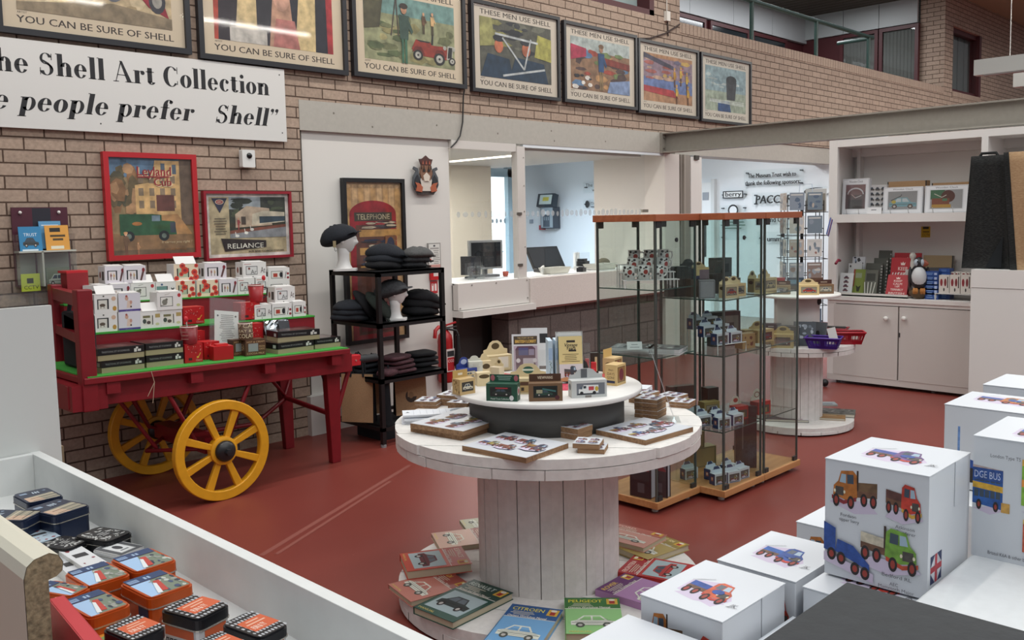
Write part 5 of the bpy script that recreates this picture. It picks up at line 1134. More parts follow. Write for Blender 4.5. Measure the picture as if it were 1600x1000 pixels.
def tweed(a_, b_):
    def bld(nt, b):
        tc = nt.nodes.new('ShaderNodeTexCoord'); n = nt.nodes.new('ShaderNodeTexNoise'); n.inputs['Scale'].default_value = 260; n.inputs['Detail'].default_value = 2
        nt.links.new(tc.outputs['Object'], n.inputs['Vector']); r = nt.nodes.new('ShaderNodeValToRGB'); r.color_ramp.elements[0].position = .4; r.color_ramp.elements[1].position = .6
        r.color_ramp.elements[0].color = (*lin(hx(a_)), 1); r.color_ramp.elements[1].color = (*lin(hx(b_)), 1); nt.links.new(n.outputs['Fac'], r.inputs['Fac']); nt.links.new(r.outputs['Color'], b.inputs['Base Color'])
        bp = nt.nodes.new('ShaderNodeBump'); bp.inputs['Strength'].default_value = .5; bp.inputs['Distance'].default_value = .003; nt.links.new(n.outputs['Fac'], bp.inputs['Height']); nt.links.new(bp.outputs['Normal'], b.inputs['Normal'])
    return node_mat('tweed_'+a_, bld, .95)
TW = {'navy': tweed('14171d', '22262e'), 'grey': tweed('26272a', '4a4b4e'), 'lgrey': tweed('38393a', '5c5c5c'), 'green': tweed('161d1a', '2a322c'), 'black': tweed('0e0e11', '1b1b20'), 'wine': tweed('2c161c', '57343c')}
CAPM = {}
def cap_mesh(k, seed, tall=1.0):
    q = random.Random(seed); ph = [q.uniform(0, 6.28) for _ in range(4)]
    m = MB()
    def fn(u, p):
        z = p.z*(1.0 if p.z > 0 else .55)
        a_ = math.atan2(u.y, u.x); r_ = 1+.03*math.sin(3*a_+ph[0])+.02*math.sin(7*a_+ph[1])
        lift = -.02*(p.x/.14) if p.x > 0 else 0
        return Vector((p.x*r_, p.y*r_, z+lift+.006*math.sin(5*p.x*40+ph[2])*max(0, u.z)+.03))
    m.ball((0, 0, 0), .145, .115, .058*tall, TW[k], 24, 12, fn)
    b = MB()
    n = 12; vs = []
    for i in range(n+1):
        a_ = -1.15+2.3*i/n; vs.append((.10*math.cos(a_), .098*math.sin(a_), .016)); vs.append((.105+.075*math.cos(a_), .098*math.sin(a_), .006-.012*(math.cos(a_)-.4)))
    F = [(2*i, 2*i+1, 2*i+3, 2*i+2) for i in range(n)]
    vs2 = [(x, y, z+.007) for x, y, z in vs]; nn = len(vs)
    b.add(vs+vs2, [f[::-1] for f in F]+[tuple(nn+j for j in f) for f in F]+[(2*i+1, 2*i+3, nn+2*i+3, nn+2*i+1) for i in range(n)], TW[k])
    return m, b
def cap(k, x, y, z, rz, lab, seed, sc_=1.0, tall=1.0, rx=0, ry=0, grp='flat caps on the black rack'):
    t = thing('flat_cap', lab, 'cap', (x, y, z), rz, grp); t.rotation_euler = (rx, ry, rz); t.scale = (sc_, sc_, sc_)
    m, b = cap_mesh(k, seed, tall); m.build('crown', t); b.build('visor', t); return t
HS = .82
def headform(x, y, z, rz, lab, HS=.82):
    t = thing('mannequin_head', lab, 'mannequin head', (x, y, z), rz); t.scale = (HS, HS, HS)
    M_ = C('d8d6d4', .5); m = MB()
    def fn(u, p):
        # face looks along +X; chin narrow, brow, nose, lips, eye hollows
        x_, y_, z_ = p.x, p.y, p.z
        t_ = u.z
        if t_ < 0: x_ *= 1+.10*t_*(1 if u.x > 0 else 2.2); y_ *= 1+.32*t_
        if u.x > .3:
            f = (u.x-.3)/.7; cy = abs(u.y)
            nose = math.exp(-(cy/.16)**2)*(math.exp(-((t_+.22)/.13)**2)*.024+math.exp(-((t_+.02)/.16)**2)*.010)
            brow = math.exp(-((t_-.17)/.09)**2)*.006
            eye = -math.exp(-((cy-.30)/.15)**2-((t_-.02)/.09)**2)*.012
            lips = math.exp(-(cy/.22)**2)*(math.exp(-((t_+.46)/.05)**2)+math.exp(-((t_+.57)/.05)**2))*.007
            mouth = -math.exp(-(cy/.25)**2-((t_+.515)/.025)**2)*.004
            chin = math.exp(-(cy/.28)**2-((t_+.78)/.12)**2)*.012
            x_ += f*(nose+brow+eye+lips+mouth+chin)
        return Vector((x_, y_, z_))
    m.ball((0, 0, .265), .098, .078, .122, M_, 40, 36, fn)
    m.lathe([(.075, .02), (.058, .05), (.05, .09), (.05, .14), (.055, .19), (.03, .22)], 24, M_, False, Matrix.Translation((-.012, 0, 0)))
    for s in (-1, 1): m.ball((-.01, s*.078, .265), .018, .01, .032, M_, 10, 8)
    m.build('head', t)
    m = MB(); m.rprism(-.10, .10, -.08, .08, 0, .02, .03, M_); m.build('base', t)
    return t
def hp(px, py, y): return PY(px, py, y)
p = hp(540, 427, 5.30); headform(p.x, 5.30, 1.216, -.72, 'white foam mannequin head on the top shelf of the hat rack')
cap('navy', p.x-.025, 5.32, 1.216+.212, -.72, 'dark navy flat cap worn by the mannequin head on the top shelf', 1, .92, 1.75, 0, -.40)
m = MB(); m.bx(-.012, .012, 0, .002, 0, .045, C('8a7c5c')); m.tube([(0, 0, 0), (.0, 0, -.02), (.008, 0, -.028), (.014, 0, -.02)], .002, C('3a3a3c'), 5); one(m, 'price_tag', 'small hooked price tag hanging from the navy cap on the top shelf', 'tag', (p.x-.125, 5.24, 1.385))
p = hp(606, 420, 5.12)
for i in range(3): cap('navy' if i else 'black', p.x+.01*i, 5.16, 1.216+.042*i, -.2-.2*i, ['dark flat cap at the bottom of the middle pile on the top shelf', 'navy flat cap in the middle of the middle pile on the top shelf', 'big navy flat cap on top of the middle pile on the top shelf'][i], 3+i, 1.0, 1.0 if i < 2 else 1.25)
p = hp(650, 418, 5.08)
for i in range(3): cap('lgrey' if i == 2 else 'grey', p.x+.01*i-.02, 5.12-.03*i, 1.216+.036*i, .1+.15*i, ['grey flat cap at the bottom of the right pile on the top shelf', 'grey flat cap in the middle of the right pile on the top shelf', 'light grey tweed flat cap on top of the right pile on the top shelf'][i], 8+i, .95)
# middle shelf
p = hp(545, 500, 5.22)
for i in range(3): cap('navy', p.x+.01*i+.02, 5.24, .863+.034*i, .2*i-.3, ['dark cap at the bottom of the left pile on the middle shelf', 'dark cap in the left pile on the middle shelf, second up', 'dark cap on top of the left pile on the middle shelf'][i], 12+i, .95)
p = hp(618, 505, 5.14)
p = hp(620, 505, 5.02); headform(p.x, 5.02, .863, -.75, 'white foam mannequin head on the middle shelf of the hat rack', .72)
cap('grey', p.x-.02, 5.04, .863+.183, -.75, 'grey-green flat cap worn by the mannequin head on the middle shelf', 17, .86, 1.6, 0, -.3)
for i in range(2): cap('black', p.x-.02, 5.22, .863+.034*i, -.6-.3*i, ['dark green cap lying lowest in front of the middle-shelf head', 'dark green cap lying above another before the middle-shelf head'][i], 19+i, .9)
cap('green', p.x-.12, 5.09, .955, -.6, 'dark green cap tipped on edge against the middle-shelf mannequin head', 22, .85, 1.0, .3, .75)
cap('black', p.x-.17, 5.20, .965, -.5, 'black cap standing on edge left of the tipped green cap', 23, .8, 1.0, .2, .9)
p = hp(662, 495, 5.12)
for i in range(3): cap('black', p.x-.02+.012*i, 5.14, .863+.045*i, .0-.05*i, ['black cap at the bottom of the right pile on the middle shelf', 'black cap in the right pile on the middle shelf, second up', 'large black cap on top of the right pile on the middle shelf'][i], 25+i, 1.05, 1.1, 0, .08*i)
# bottom shelf: knitted hats and folded caps
p = hp(620, 590, 5.03)
def folded(k, x, y, z, rz, lab, seed, sx=.125, sy=.09, h=.034, name='knitted_hat', cat='hat'):
    m = MB(); q = random.Random(seed); a0 = q.uniform(0, 6)
    def fn(u, p_):
        a_ = math.atan2(u.y, u.x); r_ = 1+.05*math.sin(2*a_+a0)
        e = lambda v, mx_: math.copysign(mx_*abs(v/mx_)**.6, v)
        return Vector((e(p_.x, sx)*r_, e(p_.y, sy)*r_, e(p_.z, h/2)*(1+.15*math.sin(6*u.x+a0))+h/2))
    m.ball((0, 0, 0), sx, sy, h/2, TW[k], 22, 10, fn)
    return one(m, name, lab, cat, (x, y, z), rz, 'folded hats on the bottom shelf')
for i in range(4): folded('wine', p.x+.03-.006*i, 5.05, .480+.033*i, .1*i, 'wine-flecked knitted hat, %s of the purple pile on the bottom shelf' % ['lowest', 'second lowest', 'second highest', 'topmost'][i], 40+i)
folded('wine', p.x-.10, 5.0, .480, .4, 'wine-flecked knitted hat lying alone left of the purple pile', 47, .09, .06, .05)
p = hp(660, 580, 5.10)
for i in range(3): folded('black', p.x+.04, 5.16, .480+.037*i, -.1*i, 'black knitted hat, %s of the right pile on the bottom shelf' % ['lowest', 'middle', 'topmost'][i], 50+i, .12, .10, .037)
p = hp(575, 590, 5.22)
for i in range(3): folded('navy', p.x+.02, 5.26, .480+.038*i, .1*i, 'dark folded hat, %s of the left pile on the bottom shelf' % ['lowest', 'middle', 'topmost'][i], 55+i, .12, .10, .038)
# jute bags hung under the rack
def jute(name, lab, x, y, z, w, h, rz, logo=False, tilt=0, sh=0):
    t = thing(name, lab, 'bag', (x, y, z), rz, 'jute shopping bags under the hat rack'); t.rotation_euler = (tilt, 0, rz)
    m = MB(); m.add([(-w/2, 0, 0), (w/2, 0, 0), (w/2, .07, 0), (-w/2, .07, 0), (-w/2, .02, h), (w/2, .02, h+sh), (w/2, .05, h+sh), (-w/2, .05, h)], [(0, 1, 5, 4)], KRAFT)
    if logo:
        a = Art(m, (-w/2, 0.0, 0), (1, 0, 0), (0, .02, h), .002); a.ell(w/2, h*.45, w*.30, w*.30, C('2c241e'), 24); a.ell(w/2, h*.45, w*.24, w*.24, KRAFT, 24); a.ell(w/2, h*.45, w*.18, w*.20, C('3a2e26'), 16); a.ell(w*.5, h*.47, w*.08, w*.1, C('8a6c4c'), 10)
    m.build('front_panel', t)
    m = MB(); m.add([(-w/2, 0, 0), (w/2, 0, 0), (w/2, .07, 0), (-w/2, .07, 0), (-w/2, .02, h), (w/2, .02, h+sh), (w/2, .05, h+sh), (-w/2, .05, h)], [(3, 2, 1, 0), (1, 2, 6, 5), (2, 3, 7, 6), (3, 0, 4, 7), (4, 5, 6, 7)], BAGK); m.build('gusset', t)
    m = MB()
    for y_ in (.018, .055): m.tube([(-w*.2, y_, h-.02), (-w*.18, y_, h+.1), (0, y_, h+.15), (w*.18, y_, h+.1), (w*.2, y_, h-.02)], .008, BAGK, 6)
    m.build('handles', t); return t
p = PY(537, 655, 5.12); jute('jute_bag', 'plain brown jute bag hanging at the left side beside the red cart leg', 3.66, 5.16, .155, .24, .34, -1.05)
p = PY(572, 650, 5.2); jute('jute_bag', 'plain brown jute bag in shadow in the middle below the hats', 3.93, 5.30, .15, .24, .29, -.25)
jute('jute_bag', 'brown jute bag with a round dark emblem turned sideways under the rack', 3.86, 5.02, .14, .19, .30, .95, True)
jute('jute_bag', 'brown jute bag with a round dark emblem facing forward under the rack right side', 4.12, 5.12, .14, .24, .30, -.35, True, 0, .03)
m = MB(); m.rprism(-.2, .2, -.16, .16, 0, .11, .03, BAGK); one(m, 'dark_carton', 'dark bundle lying on the floor under the hat rack', 'bundle', (4.02, 5.25, .0))
# ================================================================== CABLE-REEL TABLES
RW = C('d6d3cf', .6, 0, .5, 35, .06)
RSIDE = C('cfcac6', .65, 0, .5, 30, .06)
def strips(mb, R, z0, z1, n, ang, mat, seed, gap=.005):
    q = random.Random(seed); w = 2*R/n; rot = Matrix.Rotation(ang, 4, 'Z')
    for i in range(n):
        x0, x1 = -R+i*w+gap/2, -R+(i+1)*w-gap/2; r = R+q.uniform(-.004, .004)
        x0, x1 = max(x0, -r+.002), min(x1, r-.002)
        a0, a1 = math.acos(x1/r), math.acos(x0/r); k = max(3, int((a1-a0)*14))
        P = [(r*math.cos(a0+(a1-a0)*j/k), r*math.sin(a0+(a1-a0)*j/k)) for j in range(k+1)]
        P += [(p[0], -p[1]) for p in P[::-1]]
        mb.prism(P, z0, z1, mat, rot)
def reel(cx, cy, R, zt, rd, label, seed, tk=.075, zb=.085, ang=.4):
    t = thing('cable_reel_table', label, 'table', (cx, cy, 0))
    m = MB(); strips(m, R, 0.012, zb*.5, 6, ang+1.57, RW, seed); strips(m, R, zb*.5, zb, 6, ang, RW, seed+1); m.build('base_flange', t)
    m = MB(); n = 20; q = random.Random(seed)
    for i in range(n):
        a = 2*PI*i/n; g = .006; a0, a1 = a+g, a+2*PI/n-g; r = rd+q.uniform(-.002, .002)
        am = (a0+a1)/2
        P = [(r*math.cos(a0), r*math.sin(a0)), (r*1.003*math.cos(am), r*1.003*math.sin(am)), (r*math.cos(a1), r*math.sin(a1)), ((r-.02)*math.cos(a1), (r-.02)*math.sin(a1)), ((r-.02)*math.cos(a0), (r-.02)*math.sin(a0))]
        m.prism(P, zb, zt-tk, RSIDE)
    m.lathe([(rd-.018, zb), (rd-.018, zt-tk)], 24, C('2c2826'), False); m.build('drum', t)
    m = MB(); strips(m, R, zt-tk, zt-tk*.5-.002, 9, ang+1.0, RSIDE, seed+2); strips(m, R, zt-tk*.5+.001, zt, 7, ang+.25, RW, seed+3); m.build('top_flange', t)
    return t
RC = Vector((2.70, 2.475, 0)); ZT, ZU = .73, .875
reel(RC.x, RC.y, .625, ZT, .292, 'white painted cable reel table in the centre of the red floor', 5)
ri = thing('round_riser', 'round white disc on a dark grey drum, standing on the central reel table', 'riser', (RC.x, RC.y, ZT))
m = MB(); m.lathe([(.0, 0), (.318, 0), (.318, .125), (0, .125)], 64, C('4c4b49', .6), False); m.build('drum', ri)
m = MB(); m.lathe([(0, .125), (.386, .125), (.391, .13), (.391, .142), (.388, .145), (0, .145)], 64, C('dddad6', .4), False); m.build('disc', ri)
VIEW = -.83

def boxed(px, py, z, w, d, h, rz, colr, label, front, header=None, name='model_box', cat='box', grp=None, side=None, roof=None, loc=None):
    """a card box of a boxed model: front faces local -Y"""
    p = loc or PZ(px, py, z)
    t = thing(name, label, cat, (p.x, p.y, z), rz, grp)
    m = MB(); m.bx(-w/2, w/2, 0, d, 0, h, colr)
    a = Art(m, (-w/2, 0, 0), (1, 0, 0), (0, 0, 1), .0006); front(a, w, h)
    if side: side(Art(m, (w/2, 0, 0), (0, 1, 0), (0, 0, 1), .0006), d, h); side(Art(m, (-w/2, d, 0), (0, -1, 0), (0, 0, 1), .0006), d, h)
    m.build('carton', t)
    if header:
        kind, hh, hc, hf = header; m = MB(); M = Matrix.Translation((0, d*.97 if kind != 'front' else d*.2, h)) @ Matrix.Rotation(PI/2, 4, 'X')
        if kind == 'rect' or kind == 'front': P = [(-w*.48, 0), (w*.48, 0), (w*.48, hh), (-w*.48, hh)]
        else: P = [(-w*.48, 0), (w*.48, 0), (w*.48, hh*.35), (w*.34, hh*.42), (w*.22, hh*.85), (w*.1, hh), (-w*.1, hh), (-w*.22, hh*.85), (-w*.34, hh*.42), (-w*.48, hh*.35)]
        m.prism(P, 0, .002, hc, M)
        if hf: y_ = (d*.97 if kind != 'front' else d*.2)-.002; hf(Art(m, (-w/2, y_, h), (1, 0, 0), (0, 0, 1), .0006), w, hh)
        m.build('header_card', t)
    return t
def window(a, w, h, car, c, bgc='4a4238', x=.12, y=.2, ww=.76, wh=.6):
    a.rect(w*x, h*y, w*ww, h*wh, C(bgc, .3)); a.frame(w*x, h*y, w*ww, h*wh, .002, C('2a2622'))
    if car: pic_car(a, w*(x+.08), h*(y+.06), w*ww*.84, h*wh*.7, C(c))
CRM = C('d0be98', .6); LOGO = C('4a3a1c')
def oval(a, w, hh): a.ell(w/2, hh*.6, w*.16, hh*.24, LOGO)
gU = 'boxed model vehicles on the round white disc'
def fa(a, w, h): window(a, w, h, 1, 'cfc8b4', '2e2a26')
boxed(731, 616, ZU, .075, .05, .062, VIEW+.75, C('b89c6c', .6), 'tan patterned model box at the left front edge of the disc', fa, ('rect', .03, C('b8985c', .6), lambda a, w, h: a.rect(w*.35, h*.3, w*.3, h*.3, C('d8d0c0'))), grp=gU, side=lambda a, w, h: blobs(a, .004, .004, w-.008, h-.008, 12, [C('6a4c2c'), C('d6b87c'), C('8a6a3c')], 6, .12))
def fb(a, w, h):
    window(a, w, h, 1, '26332c', '151a1a', .12, .26, .70, .56); a.rect(w*.3, h*.72, w*.4, h*.07, C('a8343c')); a.text('Model Truck Collection', w*.14, h*.09, h*.11, C('d0d8d0'), w*.6); a.ell(w*.82, h*.2, w*.07, h*.15, C('d2d0d0'))
boxed(784, 627, ZU, .120, .05, .088*.75, VIEW-.2, C('1d4a38', .5), 'dark green model truck box with round red badges at the disc front', fb, ('rect', .028, C('1d4a38', .5), lambda a, w, h: (a.ell(w*.12, h*.5, w*.07, h*.42, C('b0626a')), a.ell(w*.88, h*.5, w*.07, h*.42, C('b0626a')), a.lines(w*.25, h*.15, w*.5, h*.7, 3, C('9fb8ac')))), grp=gU, side=lambda a, w, h: (a.ell(w*.5, h*.55, w*.36, h*.26, C('c9c4c0')), a.ell(w*.5, h*.55, w*.22, h*.16, C('a8484c'))))
def fc(a, w, h): window(a, w, h, 0, '', '1c2220', .13, .2, .72, .66); pic_car(a, w*.2, h*.28, w*.5, h*.36, C('2c4a40')); a.line(w*.4, h*.7, w*.8, h*.55, .006, C('3c6a68')); a.rect(w*.22, h*.45, w*.18, h*.2, C('9a9678')); a.ell(w*.84, h*.2, w*.07, h*.13, C('4a1820'))
boxed(853, 627, ZU, .126, .05, .068, VIEW+.05, C('6e5238', .6), 'brown model box with cream header lettering in the middle of the disc front', fc, ('rect', .028, C('4e3222', .6), lambda a, w, h: a.text('VIEWVANS', w*.5, h*.3, h*.42, C('d8c8b0'), w*.46, 'c', .0008)), grp=gU)
def fd(a, w, h):
    a.rect(w*.14, h*.16, w*.80, h*.68, C('70757c', .3)); a.rect(w*.16, h*.18, w*.45, h*.06, C('26282c')); a.rect(w*.38, 0, w*.18, h*.14, C('7c7670'))
    a.poly([(w*.2, h*.26), (w*.76, h*.26), (w*.76, h*.72), (w*.34, h*.74), (w*.30, h*.56), (w*.2, h*.5)], C('dfe0de')); a.rect(w*.33, h*.54, w*.08, h*.14, C('2c3440')); a.rect(w*.24, h*.5, w*.06, h*.15, C('56626e'))
    a.rect(w*.48, h*.42, w*.15, h*.22, C('b8444c')); a.ell(w*.71, h*.5, w*.05, h*.14, C('c2a63c'))
    for u in (.28, .64): a.ell(w*u, h*.27, w*.05, h*.10, C('1c1c20'))
boxed(921, 621, ZU, .138, .055, .066, VIEW+.22, C('c0c2c0', .5), 'pale grey model box with a white delivery van at the disc front', fd, ('arch', .038, C('b4b6b4', .6), lambda a, w, h: a.rect(w*.36, h*.05, w*.18, h*.9, C('5a5c60'))), grp=gU, side=lambda a, w, h: a.ell(w*.5, h*.6, w*.28, h*.2, C('5c6468')))
def fe(a, w, h): window(a, w, h, 0, '', '8f6a3c', .1, .14, .8, .74); a.ell(w*.5, h*.5, w*.24, h*.3, C('6c2430'))
def se(a, w, h): a.text('DAYS', w*.5, h*.50, h*.13, C('4a3418'), w*.62, 'c'); a.text('GONE', w*.5, h*.32, h*.13, C('4a3418'), w*.62, 'c'); a.rect(w*.16, h*.12, w*.68, h*.12, C('2a2e48')); a.text('Days', w*.5, h*.72, h*.08, C('4a3418'), w*.4, 'c')
boxed(971, 601, ZU, .078, .055, .085, VIEW+1.0, C('c8aa74', .6), 'tan model box with dark lettering at the right edge of the disc', fe, None, grp=gU, side=se)
boxed(966, 584, ZU, .078, .055, .072, VIEW+1.0, C('c4a878', .6), 'tan model box standing behind the lettered box at the right edge', fe, ('rect', .035, C('c9a868', .6), None), grp=gU, side=lambda a, w, h: a.ell(w*.5, h*.55, w*.3, h*.2, C('6c5430')))
def ff(a, w, h):
    a.rect(w*.1, h*.12, w*.8, h*.7, C('a08454', .4)); a.rect(w*.22, h*.16, w*.56, h*.4, C('b89a68')); a.poly([(w*.2, h*.56), (w*.8, h*.56), (w*.7, h*.78), (w*.3, h*.78)], C('5c3c2c'))
    for u in (.3, .5, .68): a.rect(w*u, h*.22, w*.08, h*.22, C('3a2c20'))
boxed(826, 616, ZU, .145, .05, .062, VIEW+.02, CRM, 'wide cream model box with an arched header and green oval badge', ff, ('arch', .052, CRM, lambda a, w, h: (a.ell(w*.5, h*.5, w*.15, h*.28, C('2f5a4c')), a.rect(w*.34, h*.44, w*.32, h*.14, C('d6dccc')))), grp=gU)
boxed(781, 580, ZU, .125, .045, .072, VIEW+.5, CRM, 'large cream box with tall arched header and price sticker, left of the lorry book', lambda a, w, h: (a.frame(w*.06, h*.05, w*.88, h*.9, .002, C('b59a60')), a.rect(w*.45, h*.2, w*.4, h*.7, C('dcd2c4'))), ('arch', .062, CRM, oval), grp=gU)
boxed(757, 603, ZU, .06, .04, .055, VIEW+.35, CRM, 'narrow cream model box with a dark oval badge near the left edge', lambda a, w, h: a.ell(w*.5, h*.72, w*.38, h*.16, LOGO), None, grp=gU)
boxed(773, 602, ZU, .045, .04, .075, VIEW-.5, C('c9b89c', .6), 'slim cream box with a pointed arch header behind the green box', lambda a, w, h: None, ('arch', .03, CRM, oval), grp=gU)
boxed(744, 592, ZU, .06, .03, .075, VIEW+.3, C('c6c4b8', .6), 'grey-backed model box showing small print near the left of the disc', lambda a, w, h: a.lines(w*.12, h*.1, w*.76, h*.8, 9, C('8f8c80'), .25), ('arch', .022, C('c6c4b8', .6), None), grp=gU)
boxed(760, 585, ZU, .05, .03, .06, VIEW+.4, CRM, 'cream model box with dark oval behind the grey-backed box', lambda a, w, h: a.ell(w*.5, h*.6, w*.36, h*.2, LOGO), ('arch', .03, CRM, None), grp=gU)
boxed(734, 594, ZU, .08, .045, .05, VIEW+.7, C('26387e', .5), 'blue model box with a blue arched header at the back left of the disc', lambda a, w, h: window(a, w, h, 1, 'c9b080', 'b8b0a0'), ('arch', .045, C('26387e', .5), lambda a, w, h: a.ell(w*.5, h*.55, w*.2, h*.25, C('a8b0c8'))), grp=gU)
# book in clear stand
def stand_book(px, py, w, h, rz, label, fn, coverc, y_tilt=-.12, back=True, t=.02, z=ZU, name='book', cat='book', dz=.012):
    p = PZ(px, py, z); b = thing(name, label, cat, (p.x, p.y, z+dz), rz); b.rotation_euler = (y_tilt, 0, rz)
    m = MB(); m.bx(-w/2, w/2, 0, .0025, 0, h, coverc); m.bx(-w/2, w/2, t-.0025, t, 0, h, coverc); m.bx(-w/2-.001, -w/2+.002, 0, t, 0, h, coverc); fn(Art(m, (-w/2, 0, 0), (1, 0, 0), (0, 0, 1), .0006), w, h); m.build('cover', b)
    m = MB(); m.bx(-w/2+.002, w/2-.003, .0025, t-.0025, .003, h-.003, C('dcd8d0', .8)); m.build('pages', b); return b
def art_lorry(a, w, h):
    a.rect(0, 0, w, h, C('d2cfd2')); a.rect(w*.06, h*.73, w*.88, h*.22, C('4c3c2c')); a.text('THE STORY OF THE', w*.5, h*.88, h*.045, C('d0b078'), w*.6, 'c'); a.text('BRITISH LORRY', w*.5, h*.77, h*.085, C('d6aa52'), w*.78, 'c', .0012)
    a.rect(w*.06, h*.03, w*.88, h*.66, C('b09aa8')); a.poly([(w*.14, h*.06), (w*.86, h*.06), (w*.86, h*.62), (w*.75, h*.68), (w*.2, h*.68), (w*.12, h*.6)], C('5c3a4c'))
    a.rect(w*.24, h*.44, w*.36, h*.2, C('4e4a78')); a.rect(w*.4, h*.2, w*.4, h*.16, C('b8a8b0')); a.rect(w*.3, h*.1, w*.55, h*.06, C('a83c50')); a.rect(w*.62, h*.44, w*.2, h*.16, C('8a7a94'))
    for u in (.22, .84): a.ell(w*u, h*.3, w*.08, h*.06, C('d0c4c8'))
stand_book(822, 585, .118, .165, VIEW+.05, 'lorry history book with a purple truck cover in a clear stand', art_lorry, C('d0ced0', .5))
stand_book(836, 578, .118, .172, VIEW+.05, 'second white-edged book standing behind the lorry history book', lambda a, w, h: a.rect(w*.7, h*.6, w*.3, h*.25, C('26262a')), C('d4d4d6', .5), dz=.018)
st = thing('book_stand', 'clear acrylic book stand holding the lorry book on the disc', 'stand', (PZ(828, 588, ZU).x, PZ(828, 588, ZU).y, ZU), VIEW+.05)
m = MB(); m.bx(-.085, .085, -.03, -.026, 0, .12, ACR); m.bx(-.085, -.081, -.03, .06, 0, .12, ACR); m.bx(.075, .079, -.03, .06, 0, .12, ACR); m.bx(-.085, .085, -.03, .06, 0, .004, ACR); m.build('holder', st)
def art_fest(a, w, h):
    a.rect(0, h*.08, w, h*.92, C('d3bf86')); a.rect(0, 0, w, h*.38, C('cdc6c8')); K_ = C('2c2620')
    a.rect(w*.34, h*.86, w*.36, h*.05, K_); a.text('Vintage', w*.5, h*.77, h*.08, K_, w*.56, 'c', .001, .25); a.text('Years', w*.5, h*.70, h*.075, K_, w*.4, 'c', .001, .25); a.rect(w*.42, h*.66, w*.32, h*.04, K_)
    a.lines(w*.1, h*.42, w*.8, h*.2, 5, C('6a5a38'), .3)
    pic_lorry(a, w*.2, h*.06, w*.6, h*.28, C('3a3a40'), C('4a4648'), C('8a8688')); a.poly([(0, 0), (w*.7, 0), (w*.3, h*.1), (0, h*.06)], C('b88a5c'))
b = stand_book(893, 600, .098, .185, VIEW+.12, 'tall cream book with dark script and a grey truck, in a dark green surround', art_fest, C('30443c', .5))
m = MB(); m.rprism(-.056, .056, .028, .034, -.005, .205, .01, C('d6d6d4', .4)); 
for q_ in m.v[:]: pass
o = m.build('clear_back', b)
for i, lab in enumerate(('pale blue book seen spine-on, left of two beside the cream book', 'pale blue book seen spine-on, right of two beside the cream book')):
    p = PZ(861+11*i, 598, ZU); b = thing('book', lab, 'book', (p.x, p.y, ZU), VIEW+.1, 'spine-on blue books')
    m = MB(); m.bx(-.009, .009, 0, .11, 0, .175, C('b9cbd8', .5)); a = Art(m, (-.009, 0, 0), (1, 0, 0), (0, 0, 1), .0005); a.rect(.001, .095, .016, .05, C('9fb8d6'))
    q = random.Random(i+3)
    for k in range(14): a.rect(.002+.01*q.random(), .008+.006*k, .004, .004, C(q.choice(['4a6a5c', '6a7c8c', '8a9c94'])))
    m.build('cover', b); m = MB(); m.bx(-.007, .007, .002, .112, .002, .173, C('dcd8d0')); m.build('pages', b)
for px, py, lab, cc, w, h in ((937, 572, 'clear acrylic upright holding red items at the back right of the disc', None, .02, .11), ):
    p = PZ(918, 590, ZU); t = thing('acrylic_holder', lab, 'holder', (p.x, p.y, ZU), VIEW)
    m = MB(); m.bx(-.013, .013, 0, .02, 0, .15, ACR); m.build('tube', t); m = MB(); m.bx(-.008, .008, .004, .016, .01, .08, C('b0383c')); m.build('red_insert', t)
p = PZ(928, 588, ZU); boxed(0, 0, ZU, .022, .02, .06, VIEW, C('c2202a', .4), 'small bright red box at the back right of the disc', lambda a, w, h: a.rect(w*.2, h*.1, w*.5, h*.5, C('d83840')), None, grp=gU, loc=p)
p = PZ(929, 583, ZU); boxed(0, 0, ZU, .035, .02, .09, VIEW, C('2c241e', .4), 'dark brown and cream box behind the small red box', lambda a, w, h: a.rect(w*.55, h*.1, w*.3, h*.7, C('c8b48c')), None, grp=gU, loc=p)
p = PZ(905, 598, ZU); t = thing('model_box', 'black arched header of a model box behind the white van box', 'box', (p.x, p.y, ZU), VIEW+.2, gU)
m = MB(); m.bx(-.05, .05, 0, .04, 0, .05, C('26262a')); m.build('carton', t); m = MB(); m.prism([(-.05, 0), (.05, 0), (.04, .03), (.015, .052), (-.01, .05), (-.04, .01)], 0, .002, C('2c2b2c', .5), Matrix.Translation((0, .03, .05)) @ Matrix.Rotation(PI/2, 4, 'X')); m.build('header_card', t)
def flat(name, lab, cat, px, py, z, w, d, t_, rz, mat, fn=None, grp=None):
    p = PZ(px, py, z+t_); m = MB(); m.bx(-w/2, w/2, -d/2, d/2, 0, t_, mat)
    if fn: fn(Art(m, (-w/2, -d/2, t_), (1, 0, 0), (0, 1, 0), .0004), w, d)
    return one(m, name, lab, cat, (p.x, p.y, z), rz, grp)
flat('leaflet', 'pink leaflet lying under the books on the disc', 'leaflet', 889, 604, ZU, .07, .13, .003, VIEW+.1, C('c9405a'), lambda a, w, h: blobs(a, .004, .004, w-.008, h*.8, 14, [C('d8707c'), C('b8384c')], 3, .08))
flat('leaflet', 'tan leaflet lying before the cream book on the disc', 'leaflet', 880, 588, ZU, .12, .1, .003, VIEW+.1, C('b8895a'))
flat('leaflet', 'red leaflet lying behind the grey van box on the disc', 'leaflet', 948, 587, ZU, .05, .1, .003, VIEW+.5, C('b0403c'))
flat('leaflet', 'red striped leaflet lying left of the lorry book on the disc', 'leaflet', 795, 586, ZU, .06, .10, .003, VIEW+.9, C('b85a5c'))
flat('leaflet', 'cream leaflet lying left of the wide cream box', 'leaflet', 800, 596, ZU, .08, .07, .003, VIEW+.2, C('cfc8ba'), lambda a, w, h: blobs(a, .004, .004, w*.9, h*.9, 8, [C('6a5c50'), C('8f8070')], 4, .08))

